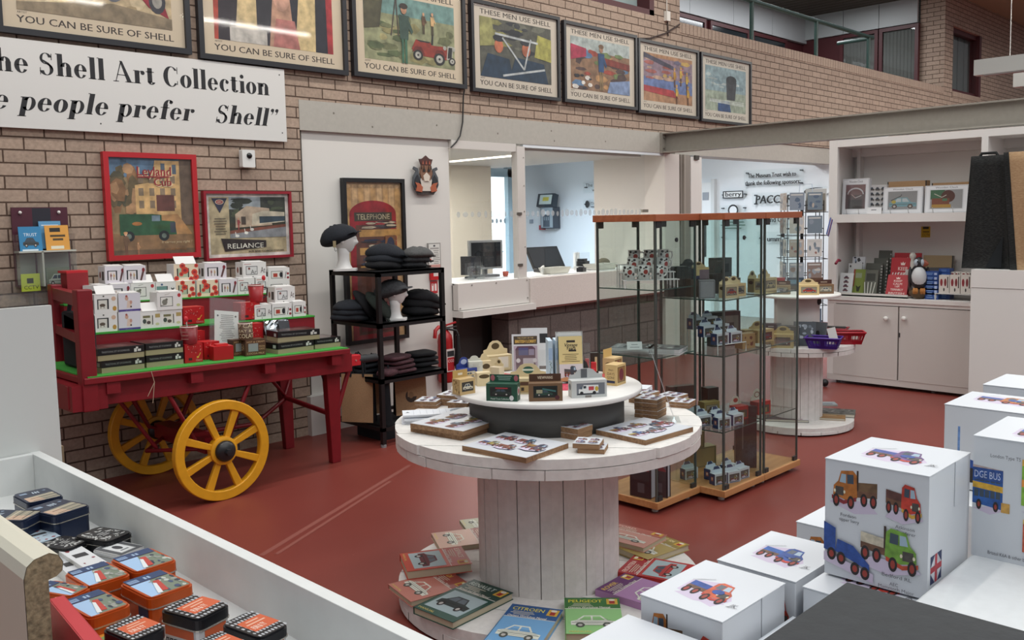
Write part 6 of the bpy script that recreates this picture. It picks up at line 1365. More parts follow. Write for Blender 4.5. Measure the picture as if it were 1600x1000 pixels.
# ---- placemats, coasters, pads and the tilted sign on the central reel table
def quadf(TL, TR, BL, z):
    a, b, c = PZ(*TL, z), PZ(*TR, z), PZ(*BL, z)
    w = (b-a).length; rz = math.atan2((b-a).y, (b-a).x); up = Vector((-math.sin(rz), math.cos(rz), 0)); h = (a-c).dot(up)
    return a+(b-a)/2-up*h/2, w, h, rz
VEH = ['7c4a3c', '5a4a5c', '4a5a86', '8a6a3a', '6a6a72', '7a3c3c', '9a8a4c', '3c4a5c']
def mat_art(a, w, h, k, big):
    a.rect(.004, .004, w-.008, h-.008, C('d3d6dc', .3))
    q = random.Random(k)
    pos = [(.07, .60, .30, .28), (.06, .22, .29, .25), (.41, .58, .26, .27), (.36, .16, .28, .27), (.66, .30, .31, .38)] if big else [(.08, .55, .36, .3), (.55, .55, .36, .3), (.08, .12, .36, .3), (.55, .12, .36, .3)]
    for i, (x, y, ww, hh) in enumerate(pos):
        a.ell(w*(x+ww/2), h*(y+hh*.35), w*ww*.55, h*hh*.42, C('b4b0bc')); pic_lorry(a, w*x, h*y, w*ww, h*hh, C(VEH[(i+k) % 8]), C(VEH[(i*3+k+2) % 8]), C('6a5a50'))
CLAB = ['lowest', 'second from the bottom', 'third from the bottom', 'fourth from the bottom', 'fifth from the bottom', 'sixth from the bottom', 'seventh from the bottom']
def ordn(i, n): return 'topmost' if i == n-1 else CLAB[i]
def slab(name, cat, corners, n, t_, lab, grp, big=True, z=ZT, jit=.0, seed=1, wh=None):
    c, w, h, rz = quadf(*corners, z+n*t_)
    if wh: w, h = wh
    q = random.Random(seed)
    for i in range(n):
        m = MB(); m.bx(-w/2, w/2, -h/2, h/2, 0, t_-.001, CORK); m.bx(-w/2, w/2, -h/2, h/2, t_-.001, t_, C('cfd1d4', .3))
        if i == n-1 or jit > .01: mat_art(Art(m, (-w/2, -h/2, t_), (1, 0, 0), (0, 1, 0), .0004), w, h, seed+i, big)
        j = 0 if i == n-1 else jit
        lb = lab if n == 1 else lab.replace('*', ordn(i, n))
        one(m, name, lb, cat, (c.x+q.uniform(-1, 1)*j, c.y+q.uniform(-1, 1)*j, z+i*t_), rz+(q.uniform(-1, 1)*j*4), grp)
gP, gC = 'picture placemats on the central reel table', 'picture coasters on the central reel table'
slab('placemat', 'placemat', ((641, 661), (727, 636), (686, 686)), 2, .02, 'placemat with vintage lorries, * of the pair at the left front of the reel table', gP, True, ZT, .012, 2)
slab('placemat', 'placemat', ((790, 675), (888, 692), (738, 699)), 1, .02, 'single placemat with vintage lorries at the very front of the reel table', gP, True, ZT, 0, 5)
slab('placemat', 'placemat', ((931, 671), (1006, 652), (1000, 690)), 1, .02, 'single placemat with vintage lorries at the right front of the reel table', gP, True, ZT, 0, 9)
slab('coaster', 'coaster', ((866, 665), (892, 657), (895, 675)), 2, .022, 'coaster, * of the pair touching the dark drum at the front', gC, False, ZT, .008, 12, (.095, .095))
slab('coaster', 'coaster', ((903, 680), (947, 682), (893, 695)), 2, .018, 'coaster, * of the front pair between the two front placemats', gC, False, ZT, .012, 15, (.095, .095))
slab('coaster', 'coaster', ((991, 624), (1013, 614), (1010, 631)), 5, .016, 'coaster, * of the tall block right of the dark drum', gC, False, ZT, .002, 20, (.10, .10))
slab('coaster', 'coaster', ((977, 613), (1004, 606), (1002, 619)), 3, .016, 'coaster, * of the block behind the tall coaster block', gC, False, ZT, .004, 26, (.10, .10))
slab('coaster', 'coaster', ((1026, 617), (1046, 611), (1052, 622)), 2, .014, 'coaster, * of the low pair beside the tilted clear sign', gC, False, ZT, .006, 30, (.10, .10))
slab('coaster', 'coaster', ((1043, 628), (1058, 620), (1073, 632)), 2, .013, 'coaster, * of the pair at the far right rim of the reel table', gC, False, ZT, .006, 34, (.09, .09))
slab('coaster', 'coaster', ((643, 628), (660, 618), (680, 630)), 2, .016, 'coaster, * of the pair nearest the left rim of the reel table', gC, False, ZT, .006, 38, (.11, .10))
slab('coaster', 'coaster', ((679, 617), (700, 609), (712, 620)), 3, .016, 'coaster, * of the block at the left behind the white pads', gC, False, ZT, .006, 42, (.11, .10))
slab('coaster', 'coaster', ((697, 629), (718, 620), (730, 630)), 2, .016, 'coaster, * of the pair tucked against the disc at the left', gC, False, ZT, .006, 46, (.11, .10))
c, w, h, rz = quadf((620, 634), (740, 628), (617, 656), ZT+.04)
for i in range(5):
    m = MB(); m.bx(-.15, .15, -.052, .052, 0, .0075, C('d9dce2', .6))
    if i == 4:
        a = Art(m, (-.15, -.052, .0075), (1, 0, 0), (0, 1, 0), .0004)
        for k in range(7): a.rect(.045+.027*k, .01, .001, .084, C('9aa0ac')); a.k -= 1
        a.ell(.245, .052, .05, .05, C('9aa4ae')); pic_car(a, .215, .05, .06, .03, C('4a4c54')); pic_car(a, .215, .015, .06, .03, C('3c3a40')); a.poly([(.012, .05), (.03, .05), (.021, .065)], C('3a3e48'))
    one(m, 'week_pad', 'white weekly planner pad, %s of the pile at the left rim' % ordn(i, 5), 'pad', (c.x+.012*(i % 2), c.y-.008*(i % 3), ZT+.0075*i), rz+.03*(i % 2), 'planner pads on the reel table')
c, w, h, rz = quadf((980, 606), (1000, 599), (984, 611), ZT+.03)
for i in range(3): m = MB(); m.bx(-.06, .06, -.045, .045, 0, .008, C('dcdfe4')); one(m, 'week_pad', 'small white pad, %s of the little pile behind the right coaster block' % ordn(i, 3), 'pad', (c.x+.006*i, c.y, ZT+.008*i), rz+.1*i, 'planner pads on the reel table')
p0, p1 = PZ(1056, 660, ZT+.004), PZ(1012, 640, ZT+.004)
ts = thing('table_sign', 'tilted clear acrylic sign holder seen edge-on at the right of the reel table', 'sign holder', (p0.x, p0.y, ZT), math.radians(38))
m = MB(); M = Matrix.Rotation(-.33, 4, 'X'); m.bx(0, .12, -.002, .001, 0, .30, ACR); m.v = [tuple(Matrix.Rotation(-.32, 4, 'X') @ Vector(q)) for q in m.v]; m.build('upright', ts)
m = MB(); m.bx(.0, .12, -.02, .08, 0.0, .003, ACR); m.build('foot', ts)
m = MB(); m.bx(.006, .114, .001, .0015, .02, .28, C('b4b4b8')); m.v = [tuple(Matrix.Rotation(-.32, 4, 'X') @ Vector(q)) for q in m.v]; m.build('paper', ts)

# ---- workshop manuals on the reel base
ZB = .085
def manual(TL, TR, BL, t_, spec, lab, z=ZB, wh=None, tilt=(0, 0), grp='workshop manuals on the reel base', name='manual'):
    c, w, h, rz = quadf(TL, TR, BL, z+t_)
    if wh: w, h = wh
    cov, band, title, tc, sub, carc = spec
    b = thing(name, lab, 'book', (c.x, c.y, z), rz, grp); b.rotation_euler = (tilt[0], tilt[1], rz)
    m = MB(); K = C(cov, .4)
    m.bx(-w/2, w/2, -h/2, h/2, 0, .002, K); m.bx(-w/2, w/2, -h/2, h/2, t_-.002, t_, K); m.bx(-w/2-.001, -w/2+.002, -h/2, h/2, 0, t_, K)
    a = Art(m, (-w/2, -h/2, t_), (1, 0, 0), (0, 1, 0), .0005)
    a.rect(0, h*.68, w, h*.32, C(band, .4)); a.text(title, w*.06, h*.86, h*.085, C(tc), w*min(.62, .09*len(title)), 'l', .0008)
    a.lines(w*.06, h*.74, w*.5, h*.1, 3, C('c9c4b0'), .35); a.rect(0, h*.675, w, h*.012, C('d6d2c8')); a.text(sub, w*.06, h*.69, h*.05, C('e0dcd0'), w*.75, 'l', .0004)
    a.rect(w*.76, h*.80, w*.2, h*.16, C('c9a23c')); a.rect(w*.81, h*.82, w*.1, h*.08, C('9c2c24')); a.ell(w*.86, h*.93, w*.06, h*.03, C('d8d0c0'))
    if spec[5]:
        if spec[5].startswith('#'): pic_car(a, w*.1, h*.16, w*.8, h*.32, C('d6d8cc'), C(cov), C('4a4e48')); a.lines(w*.15, h*.2, w*.7, h*.2, 6, C('5a5c58'), .15)
        else: a.rect(w*.08, h*.12, w*.84, h*.5, C('9fb0b4')); pic_car(a, w*.14, h*.2, w*.72, h*.32, C(spec[5]))
    a.text('MANUAL', w*.06, h*.03, h*.04, C('d6c26a'), w*.4)
    m.build('cover', b)
    m = MB(); m.bx(-w/2+.002, w/2-.004, -h/2+.004, h/2-.004, .002, t_-.002, C('b5a890', .9)); m.build('pages', b)
    a = None; return b
manual((741, 905), (802, 926), (671, 958), .028, ('14453a', '0f3a30', 'RENAULT', 'c8d4cc', 'Service and Repair Manual', '1e2a2a'), 'dark green car manual on the front left of the reel base')
manual((801, 943), (880, 953), (752, 1003), .028, ('6fa3cf', '1d4f86', 'CITROEN', 'd6c84a', 'Owners Workshop Manual', '#'), 'blue car manual at the front of the reel base')
manual((882, 934), (967, 934), (881, 990), .028, ('8cc07c', '2d6a2c', 'PEUGEOT', 'd6c83c', 'Owners Workshop Manual', '#'), 'bright green car manual at the front of the reel base')
manual((938, 925), (988, 897), (1006, 948), .026, ('a87ca8', '5c2460', 'ROVER', 'd8b84a', 'Owners Workshop Manual', '#'), 'purple car manual on the right of the reel base', ZB, (.205, .265))
manual((979, 893), (1002, 871), (1052, 905), .026, ('b02c2c', 'a02026', 'FRONTERA', 'e0c8b8', 'Service and Repair Manual', 'a8302c'), 'red car manual with a red off-road car on the right of the reel base', ZB, (.205, .27))
manual((974, 858), (1000, 868), (1043, 840), .026, ('a8935a', '8f7a3c', 'PEUGEOT 504', 'e0d09a', 'Owners Workshop Manual', '#'), 'mustard car manual at the back right of the reel base', ZB+.004, (.205, .265))
manual((978, 819), (1033, 832), (948, 843), .022, ('c08a7c', 'a85a4c', 'FORD', 'e0c8b8', 'Owners Workshop Manual', '#'), 'salmon pink car manual lying partly on the mustard manual', ZB+.03, (.26, .2))
manual((720, 855), (735, 879), (628, 869), .036, ('b4402c', 'a8342a', 'ESPACE', 'e0d0c0', 'Service and Repair Manual', '5c1c24'), 'thick orange-red car manual at the left of the reel base', ZB+.022, (.205, .27))
manual((704, 893), (730, 910), (609, 914), .022, ('b87468', '8f3a34', 'AUDI', 'd8b84a', 'Owners Workshop Manual', '#'), 'dusty pink car manual under the orange-red one at the left', ZB, (.205, .27))
manual((742, 823), (762, 850), (694, 834), .024, ('c09c8c', '8a3c34', 'VOLVO', 'd8c0a0', 'Owners Workshop Manual', '#'), 'faded pink car manual half behind the reel drum at the back left', ZB, (.205, .27))
manual((760, 806), (780, 830), (738, 812), .02, ('a8a890', '6a6a4c', 'VOLVO', 'd8c0a0', 'Owners Workshop Manual', '#'), 'pale manual just showing behind the reel drum', ZB, (.2, .2))
# ================================================================== GLASS CABINETS
def PV(px, py, x0, y0):
    l = math.hypot(x0, y0); d = ray(px, py); t = l/((d.x*x0+d.y*y0)/l); return Vector((d.x*t, d.y*t, CAM_H+d.z*t))
def pane(mb, x0, x1, y0, y1, z0, z1, ax):
    mb.bx(x0, x1, y0, y1, z0, z1, GLS)
    e = .002
    if ax == 'y': mb.bx(x0, x0+e, y0, y1, z0, z1, GLE); mb.bx(x1-e, x1, y0, y1, z0, z1, GLE)
    else: mb.bx(x0, x1, y0, y0+e, z0, z1, GLE); mb.bx(x0, x1, y1-e, y1, z0, z1, GLE)
def cabinet(x0, y0, w, d, zs_, label):
    t = thing('glass_cabinet', label, 'display cabinet', (x0, y0, 0))
    m = MB(); m.bx(-.012, w+.012, -.015, d+.015, .028, .064, BEECH); m.build('base_board', t, bev=.002)
    m = MB(); m.bx(-.012, w+.012, -.015, d+.015, 1.53, 1.566, node_top); m.build('top_board', t, bev=.002)
    for nm, q in (('front_pane', (.012, w-.012, 0, .006, 'y')), ('rear_pane', (.012, w-.012, d-.006, d, 'y')), ('side_pane', (0, .006, 0, d, 'x')), ('side_pane', (w-.006, w, 0, d, 'x'))):
        m = MB(); pane(m, q[0], q[1], q[2], q[3], .064, 1.53, q[4]); m.build(nm, t)
    for x in (0.004, w-.004):
        for y in (.004, d-.004): m = MB(); m.bx(x-.005, x+.005, y-.005, y+.005, .064, 1.53, C('5b625e', .3, .5)); m.build('corner_strip', t)
    for z in zs_: m = MB(); m.bx(.01, w-.01, .01, d-.01, z-.006, z, GLS); m.bx(.01, w-.01, .0095, .01, z-.006, z, GLE); m.bx(.0095, .01, .01, d-.01, z-.006, z, GLE); m.build('shelf', t)
    for x in (.03, w-.03):
        for y in (-.004, d-.01): MB().bx(x-.022, x+.022, y, y+.014, 1.495, 1.53, C('2c2e2e', .4)).build('hinge', t); MB().bx(x-.02, x+.02, y, y+.014, .064, .09, C('2c2e2e', .4)).build('hinge', t)
    m = MB(); m.cyl((w*.5, -.006, 1.43), (w*.5, 0, 1.43), .012, C('26282a', .4), 10); m.build('lock', t)
    for x in (.04, w-.04):
        for y in (.04, d-.04): m = MB(); m.cyl((x, y, 0), (x, y, .028), .018, C('b8b4ac', .4), 10); m.build('foot', t)
    return t
node_top = node_mat('reddish_beech', wood_build('9a5436', 'a8623f', 3), .4)
AX, AY, AW, AD = 3.79, 2.705, .375, .385
BX, BY, BW, BD = 4.192, 2.55, .405, .41
CX = BX+BW+.028
cabinet(AX, AY, AW, AD, [1.178, .822], 'tall glass cabinet holding white mugs and magazines, left of the three')
cabinet(BX, BY, BW, BD, [1.10, .797, .381], 'tall glass cabinet crowded with blue and white model boxes, middle of three')
cabinet(CX, BY, BW, BD, [1.10, .797, .381], 'tall glass cabinet with cream and tan boxes, rightmost of the three')
# mugs on a stepped white stand
AC_ = (3.97, 2.89)
ms = thing('mug_stand', 'white wire stepped stand under the mugs in the left glass cabinet', 'stand', (AC_[0], AC_[1], 1.178), VIEW+.1)
m = MB()
for y, z in ((-.085, .045), (-.0, .08), (.085, .12)): m.bx(-.15, .15, y-.035, y+.035, z-.004, z, C('d8d8d6', .4))
m.build('steps', ms)
m = MB()
for x in (-.14, .14):
    for y, z in ((-.085, .045), (0, .08), (.085, .12)): m.cyl((x, y-.03, 0), (x, y-.03, z), .003, C('d8d8d6', .4), 6); m.cyl((x, y+.03, 0), (x, y+.03, z), .003, C('d8d8d6', .4), 6)
m.build('wire_legs', ms)
def wrap(m, r, a0, z, rx, rz_, mat, n=10, k=1.0):
    vs = [(r*math.cos(a0+rx/r*math.cos(2*PI*i/n)), r*math.sin(a0+rx/r*math.cos(2*PI*i/n)), z+rz_*math.sin(2*PI*i/n)) for i in range(n)]; m.add(vs, [tuple(range(n))], mat)
def mug(x, y, z, rz, lab, proto=[None]):
    if proto[0] is None:
        t = thing('mug', lab, 'mug', (x, y, z), rz, 'white poppy mugs in the left glass cabinet')
        m = MB(); m.lathe([(.028, 0), (.032, .004), (.033, .075), (.030, .075), (.029, .006), (0, .006)], 20, C('cfcfcb', .3), False)
        for a0, zz, rx, rz_, c_ in ((-1.25, .042, .013, .013, '9c3c34'), (-1.5, .02, .006, .006, '3a3436'), (-1.2, .066, .008, .006, '2a2a2c'), (-2.1, .066, .008, .007, '2a2a2c'), (-1.55, .06, .006, .004, '6a5c58'), (-.6, .03, .008, .008, '5a5250'), (-2.3, .05, .006, .008, '4a4644'), (-1.9, .03, .008, .006, '5a5250')): wrap(m, .0336, a0, zz, rx, rz_, C(c_, .4))
        m.build('body', t); m = MB(); m.tube([(.03, 0, .064), (.052, 0, .062), (.056, 0, .04), (.046, 0, .02), (.031, 0, .016)], .0045, C('cfcfcb', .3), 8); m.build('handle', t); proto[0] = t; return t
    return dup(proto[0], (x, y, z), rz, lab)
ca, sa = math.cos(VIEW+.1), math.sin(VIEW+.1)
def mloc(u, v, z): return AC_[0]+u*ca-v*sa, AC_[1]+u*sa+v*ca, 1.178+z
for r_, (v, z, us, nm) in enumerate(((-.085, .045, (-.115, -.035, .04), 'front'), (0, .08, (-.075, .0, .085), 'middle'), (.085, .12, (-.05, .035, .11), 'back'))):
    for i, u in enumerate(us):
        X, Y, Z = mloc(u, v, z); mug(X, Y, Z, VIEW+.15*i-(.2 if i < 2 else .0), 'white poppy mug, %s one in the %s row of the mug stand' % (('left', 'middle', 'right')[i], nm))
# magazines
for k, (dx, dy, r_, c_) in enumerate(((-.08, .05, .1, '7c8288'), (-.085, .045, .02, 'b4b8ba'), (-.075, .05, .15, '5a626a'), (.09, -.06, -.1, '8a8e90'), (.085, -.055, -.02, 'a8acac'), (.09, -.05, -.15, '4a4e54'))):
    m = MB(); m.rprism(-.105, .105, -.14, .14, 0, .008, .003, C('c2c4c4')); m.bx(-.105, .105, -.14, .14, .008, .0095, C(c_, .3)); a = Art(m, (-.105, -.14, .0095), (1, 0, 0), (0, 1, 0), .0004); a.text('CLASSIC', .01, .235, .025, C('c9ccd0'), .17); blobs(a, .01, .02, .19, .19, 12, [C('2a2c30'), C('8a8c8c'), C('b4b8b4'), C('4c4440')], k, .14)
    lab = 'magazine, %s of the %s pile on the middle shelf of the left glass cabinet' % (('lowest', 'middle', 'topmost')[k % 3], 'left' if k < 3 else 'right')
    X, Y = AC_[0]+dx*ca*.9-dy*sa*.6, AC_[1]+dx*sa*.9+dy*ca*.6
    one(m, 'magazine', lab, 'magazine', (X, Y, .823+.0096*(k % 3)), VIEW+1.2+r_*.3, 'magazines in the glass cabinet').scale = (.8, .8, 1)
m = MB(); m.bx(-.04, .04, 0, .002, 0, .045, C('c9cccc')); a = Art(m, (-.04, 0, 0), (1, 0, 0), (0, 0, 1), .0005); a.lines(.01, .006, .06, .03, 2, C('8a8e90'), .3); o = one(m, 'price_card', 'white price card leaning on the magazines in the left cabinet', 'card', (3.825, 2.865, .853), VIEW); o.rotation_euler = (-.5, 0, VIEW)
# big books at the bottom of the left cabinet
def bigbook(px, py, lab, rz, w, d, h):
    p = PZ(px, py, .065); t = thing('large_book', lab, 'book', (p.x, p.y, .065), rz)
    m = MB(); K = C('33222a', .4); m.bx(-w/2, w/2, 0, .004, 0, h, K); m.bx(-w/2, w/2, d-.004, d, 0, h, K); m.bx(-w/2-.002, -w/2+.002, 0, d, 0, h, K)
    a = Art(m, (-w/2, 0, 0), (1, 0, 0), (0, 0, 1), .0008); a.rect(w*.08, h*.36, w*.84, h*.56, C('6a5c66')); a.poly([(w*.1, h*.5), (w*.9, h*.4), (w*.9, h*.6), (w*.4, h*.75), (w*.1, h*.7)], C('8c2c34')); a.rect(w*.08, h*.36, w*.84, h*.2, C('3c3036')); a.rect(w*.36, h*.1, w*.32, h*.2, C('5c5058'))
    m.build('cover', t); m = MB(); m.bx(-w/2+.002, w/2-.004, .004, d-.004, .004, h-.004, C('b8b4bc', .8)); m.build('pages', t)
bigbook(1001, 777, 'large dark book with a red car cover standing in the left cabinet base', -1.5, .13, .06, .26)
bigbook(1030, 776, 'large white-paged book seen edge-on at the left cabinet base', -1.45, .10, .035, .25)
# ---- boxed models
BLU = C('1f3564', .5); WBX = C('c3c8cf', .5)
def truckbox():
    t = thing('model_truck_box', 'x', 'box', (0, 0, 0)); w, d, h = .092, .046, .062
    m = MB(); m.bx(-w/2, w/2, 0, d, 0, h, WBX)
    a = Art(m, (-w/2, 0, 0), (1, 0, 0), (0, 0, 1), .0006); a.rect(w*.1, h*.14, w*.8, h*.66, C('4b4a48', .3)); pic_lorry(a, w*.2, h*.2, w*.6, h*.48, C('8a7a4a'), C('5a5c60'), C('3a3836')); a.rect(w*.1, h*.05, w*.8, h*.06, BLU)
    a = Art(m, (-w/2, d, 0), (0, -1, 0), (0, 0, 1), .0006); a.rect(0, 0, d, h, BLU); a.rect(d*.3, h*.34, d*.4, h*.36, C('a8584c')); a.ell(d*.5, h*.54, d*.12, h*.12, C('c9b8a8'))
    a = Art(m, (w/2, 0, 0), (0, 1, 0), (0, 0, 1), .0006); a.rect(0, 0, d, h, C('b4bac2')); m.build('carton', t)
    m = MB(); M = Matrix.Translation((0, d*.75, h)) @ Matrix.Rotation(PI/2-.35, 4, 'X'); m.prism([(-w*.46, 0), (w*.46, 0), (w*.46, .014), (w*.3, .018), (w*.2, .032), (-w*.2, .032), (-w*.3, .018), (-w*.46, .014)], 0, .002, C('b9c0ca', .5), M)
    m.prism([(-w*.26, .016), (w*.26, .016), (w*.15, .032), (-w*.15, .032)], .002, .003, C('2a3152', .5), M); m.build('header_card', t)
    return t
TB = [None]
def tb(px, py, z, x0, y0, rz, lab, grp):
    p = PZ(px, py, z) if z else None
    if TB[0] is None:
        TB[0] = truckbox(); t = TB[0]; t.location = (p.x, p.y, z); t.rotation_euler = (0, 0, rz); t['label'] = lab; t['group'] = grp; return t
    return dup(TB[0], (p.x, p.y, z), rz, lab, grp)
def inB(p): return p
gB = 'blue and white model truck boxes in the middle cabinet'
RZB = -.22
# second shelf: seven boxes on a clear stepped riser
rs = thing('shelf_riser', 'small clear and white stepped riser on the second shelf of the middle cabinet', 'riser', (BX+.16, BY+.10, .798), RZB)
m = MB()
for y, z in ((-.03, .05), (.06, .085), (.15, .12)): m.bx(-.10, .12, y-.025, y+.035, z-.003, z, ACR)
m.build('steps', rs)
m = MB(); m.tube([(.12, -.055, 0), (.12, -.055, .05), (-.10, -.055, .05), (-.10, -.055, 0)], .003, C('d2d4d4'), 6); m.tube([(.12, .18, 0), (.12, .18, .12)], .003, C('d2d4d4'), 6); m.tube([(-.1, .18, 0), (-.1, .18, .12)], .003, C('d2d4d4'), 6); m.build('wire_frame', rs)
def inrs(u, v, z): c_, s_ = math.cos(RZB), math.sin(RZB); return (BX+.16+u*c_-v*s_, BY+.10+u*s_+v*c_, .798+z)
def tbl(loc, rz, lab, grp):
    if TB[0] is None: TB[0] = truckbox()
    if TB[0]['label'] == 'x': t = TB[0]; t.location = loc; t.rotation_euler = (0, 0, rz); t['label'] = lab; t['group'] = grp; return t
    return dup(TB[0], loc, rz, lab, grp)
for r_, (v, z, us, nm) in enumerate(((-.05, .05, (-.055, .05), 'front'), (.04, .085, (-.065, .045), 'middle'), (.13, .12, (-.06, .045), 'back'))):
    for i, u in enumerate(us): tbl(inrs(u, v, z), RZB+.05*i, 'blue and white model box, %s of the %s row on the second shelf riser' % (('left', 'right')[i], nm), gB)
# third and bottom shelves
for z, pts, nm in ((.382, ((.10, .055, 'front left'), (.22, .04, 'front right'), (.07, .16, 'middle left'), (.18, .13, 'middle right'), (.07, .27, 'back left'), (.17, .26, 'back right')), 'third shelf'), (.065, ((.09, .07, 'front left'), (.17, .035, 'front middle'), (.27, .03, 'front right'), (.28, .12, 'middle right'), (.16, .15, 'middle'), (.07, .25, 'back left')), 'base')):
    for dx, dy, pn in pts: tbl((BX+dx, BY+dy, z), RZB-.08 if 'left' in pn or pn == 'front middle' else -.12, 'blue and white model box, %s on the %s of the middle cabinet' % (pn, nm), gB)
# top shelf of the middle cabinet
gT = 'boxes on the top shelf of the glass cabinets'
def plain(a, w, h): a.frame(w*.04, h*.04, w*.92, h*.92, .002, C('3a3c40'))
def bp(x, y, z, w, d, h, rz, c_, lab, fr=plain, hd=None, side=None, grp=gT): return boxed(0, 0, z, w, d, h, rz, C(c_, .5), lab, fr, hd, 'model_box', 'box', grp, side, None, Vector((x, y, z)))
cw = lambda col_: (lambda a, w, h: window(a, w, h, 1, col_, '8a8474'))
cs = lambda a, w, h: (a.ell(w*.5, h*.72, w*.34, h*.13, LOGO))
bp(BX+.06, BY+.14, 1.101, .085, .06, .10, -.85, '8f9296', 'plain pale grey box at the front left of the top shelf')
bp(BX+.145, BY+.04, 1.101, .095, .05, .075, -.35, 'c9b892', 'cream box with a red car at the front of the top shelf', cw('9c3a34'), ('arch', .04, CRM, oval), cs)
bp(BX+.26, BY+.06, 1.101, .10, .05, .072, -.3, 'cbb384', 'cream box with a dark car right of the red car box on top shelf', cw('3c4440'), ('arch', .04, CRM, oval), cs)
bp(BX+.12, BY+.22, 1.101, .12, .07, .10, -.5, '55483e', 'brown box under the cream and navy box on the top shelf')
bp(BX+.12, BY+.21, 1.202, .085, .045, .065, -.5, 'c9b482', 'cream and navy box raised at the back of the top shelf', lambda a, w, h: (a.rect(w*.3, 0, w*.7, h*.8, C('7c6a72')), a.rect(0, 0, w*.3, h*.3, C('2a3050'))), ('arch', .03, CRM, oval), lambda a, w, h: a.rect(0, 0, w, h*.9, C('262c4c')))
bp(BX+.06, BY+.33, 1.101, .12, .06, .17, -.6, '2e2c2c', 'large dark box at the back left of the top shelf', lambda a, w, h: a.ell(w*.5, h*.45, w*.25, h*.2, C('4a443e')))
bp(BX+.20, BY+.33, 1.101, .11, .05, .16, -.5, '363535', 'dark box with arched top at the back of the top shelf', plain, ('arch', .045, C('303030', .5), None))
bp(BX+.27, BY+.32, 1.101, .06, .05, .13, -.4, '3c3b3a', 'narrow dark box beside the arched dark box on the top shelf')
bp(BX+.36, BY+.26, 1.101, .07, .06, .115, -.4, '3e3d3c', 'dark grey box under the big square box at the right of top shelf')
bp(CX+.03, BY+.22, 1.101, .11, .06, .085, -.35, '8a8276', 'grey-brown box at the left end of the right cabinet top shelf')
bp(CX+.055, BY+.30, 1.187, .125, .06, .115, -.35, '5e6266', 'big square grey box with a tractor picture stacked high in the right cabinet', lambda a, w, h: (a.rect(w*.55, h*.25, w*.3, h*.45, C('3c4044')), a.ell(w*.5, h*.3, w*.14, h*.14, C('26282a')), a.rect(w*.1, h*.8, w*.3, h*.08, C('7c8084'))))
bp(CX+.11, BY+.10, 1.101, .075, .05, .08, -.2, 'c2ab78', 'cream box with an arched header at the left of the right cabinet top shelf', cw('4a4034'), ('arch', .045, CRM, oval), cs)
bp(CX+.235, BY+.09, 1.101, .125, .05, .078, -.1, 'c9b890', 'wide cream box with a cream lorry, rightmost on the top shelves', cw('c0b490'), ('arch', .05, CRM, oval), cs)
# second shelf: big picture box and tan boxes
bp(BX+.36, BY+.20, .798, .19, .06, .20, -.42, '1e1d1e', 'big dark picture box with two grey locomotives on the second shelf', lambda a, w, h: (a.rect(w*.05, h*.04, w*.88, h*.84, C('6f6c64')), a.rect(w*.16, h*.5, w*.6, h*.18, C('2e302c')), a.rect(w*.12, h*.1, w*.66, h*.2, C('2b2a2a')), a.rect(w*.3, h*.28, w*.1, h*.16, C('44423c'))))
bp(BX+.35, BY+.05, .798, .10, .06, .085, -.25, 'a08458', 'tan box with a brown splash print on the second shelf', lambda a, w, h: blobs(a, w*.15, h*.15, w*.7, h*.7, 7, [C('6a3c2c')], 4, .14))
bp(CX+.06, BY+.13, .798, .07, .06, .085, -.2, 'b59a64', 'tan box half hidden beside the wide tan box, right cabinet second shelf', plain)
bp(CX+.20, BY+.10, .798, .15, .07, .075, -.15, 'b39a6c', 'wide tan box with a dark red vehicle, right cabinet second shelf', lambda a, w, h: window(a, w, h, 1, '7c2c2c', '4a3428', .28, .16, .6, .62), ('arch', .045, C('b39a6c', .6), oval), cs)
# third shelf backs
bp(BX+.12, BY+.34, .382, .17, .05, .20, -.45, '4c3028', 'large dark brown box at the back of the third shelf')
bp(BX+.30, BY+.26, .382, .11, .06, .09, -.35, '8f7d4c', 'mustard box at the back right of the third shelf', cw('5a4a2c'))
bp(BX+.36, BY+.29, .382+.0, .08, .06, .16, -.35, '33221e', 'tall dark box behind the red and white box on the third shelf', plain)
def rw(a, w, h): a.frame(0, 0, w, h, .006, C('a8281e')); a.rect(w*.1, h*.1, w*.8, h*.6, C('4a4436')); a.rect(w*.3, h*.15, w*.4, h*.35, C('8a8054'))
bp(BX+.365, BY+.10, .382, .09, .06, .075, -.3, 'a02c24', 'red model box with a white arched header, third shelf of middle cabinet', rw, ('arch', .05, C('c9c4b4', .5), lambda a, w, h: a.ell(w*.5, h*.5, w*.2, h*.26, C('9c3a2c'))), lambda a, w, h: a.ell(w*.5, h*.5, w*.3, h*.24, C('5a4a50')))
bp(CX+.13, BY+.07, .382, .11, .06, .075, -.2, 'b0281e', 'bright red model box with white arched header in the right cabinet', rw, ('arch', .065, C('cfcabc', .5), lambda a, w, h: (a.ell(w*.5, h*.5, w*.22, h*.28, C('7c3a2c')), a.ell(w*.5, h*.5, w*.16, h*.2, C('cfcabc')))), lambda a, w, h: a.ell(w*.5, h*.5, w*.3, h*.24, C('5a4a50')))
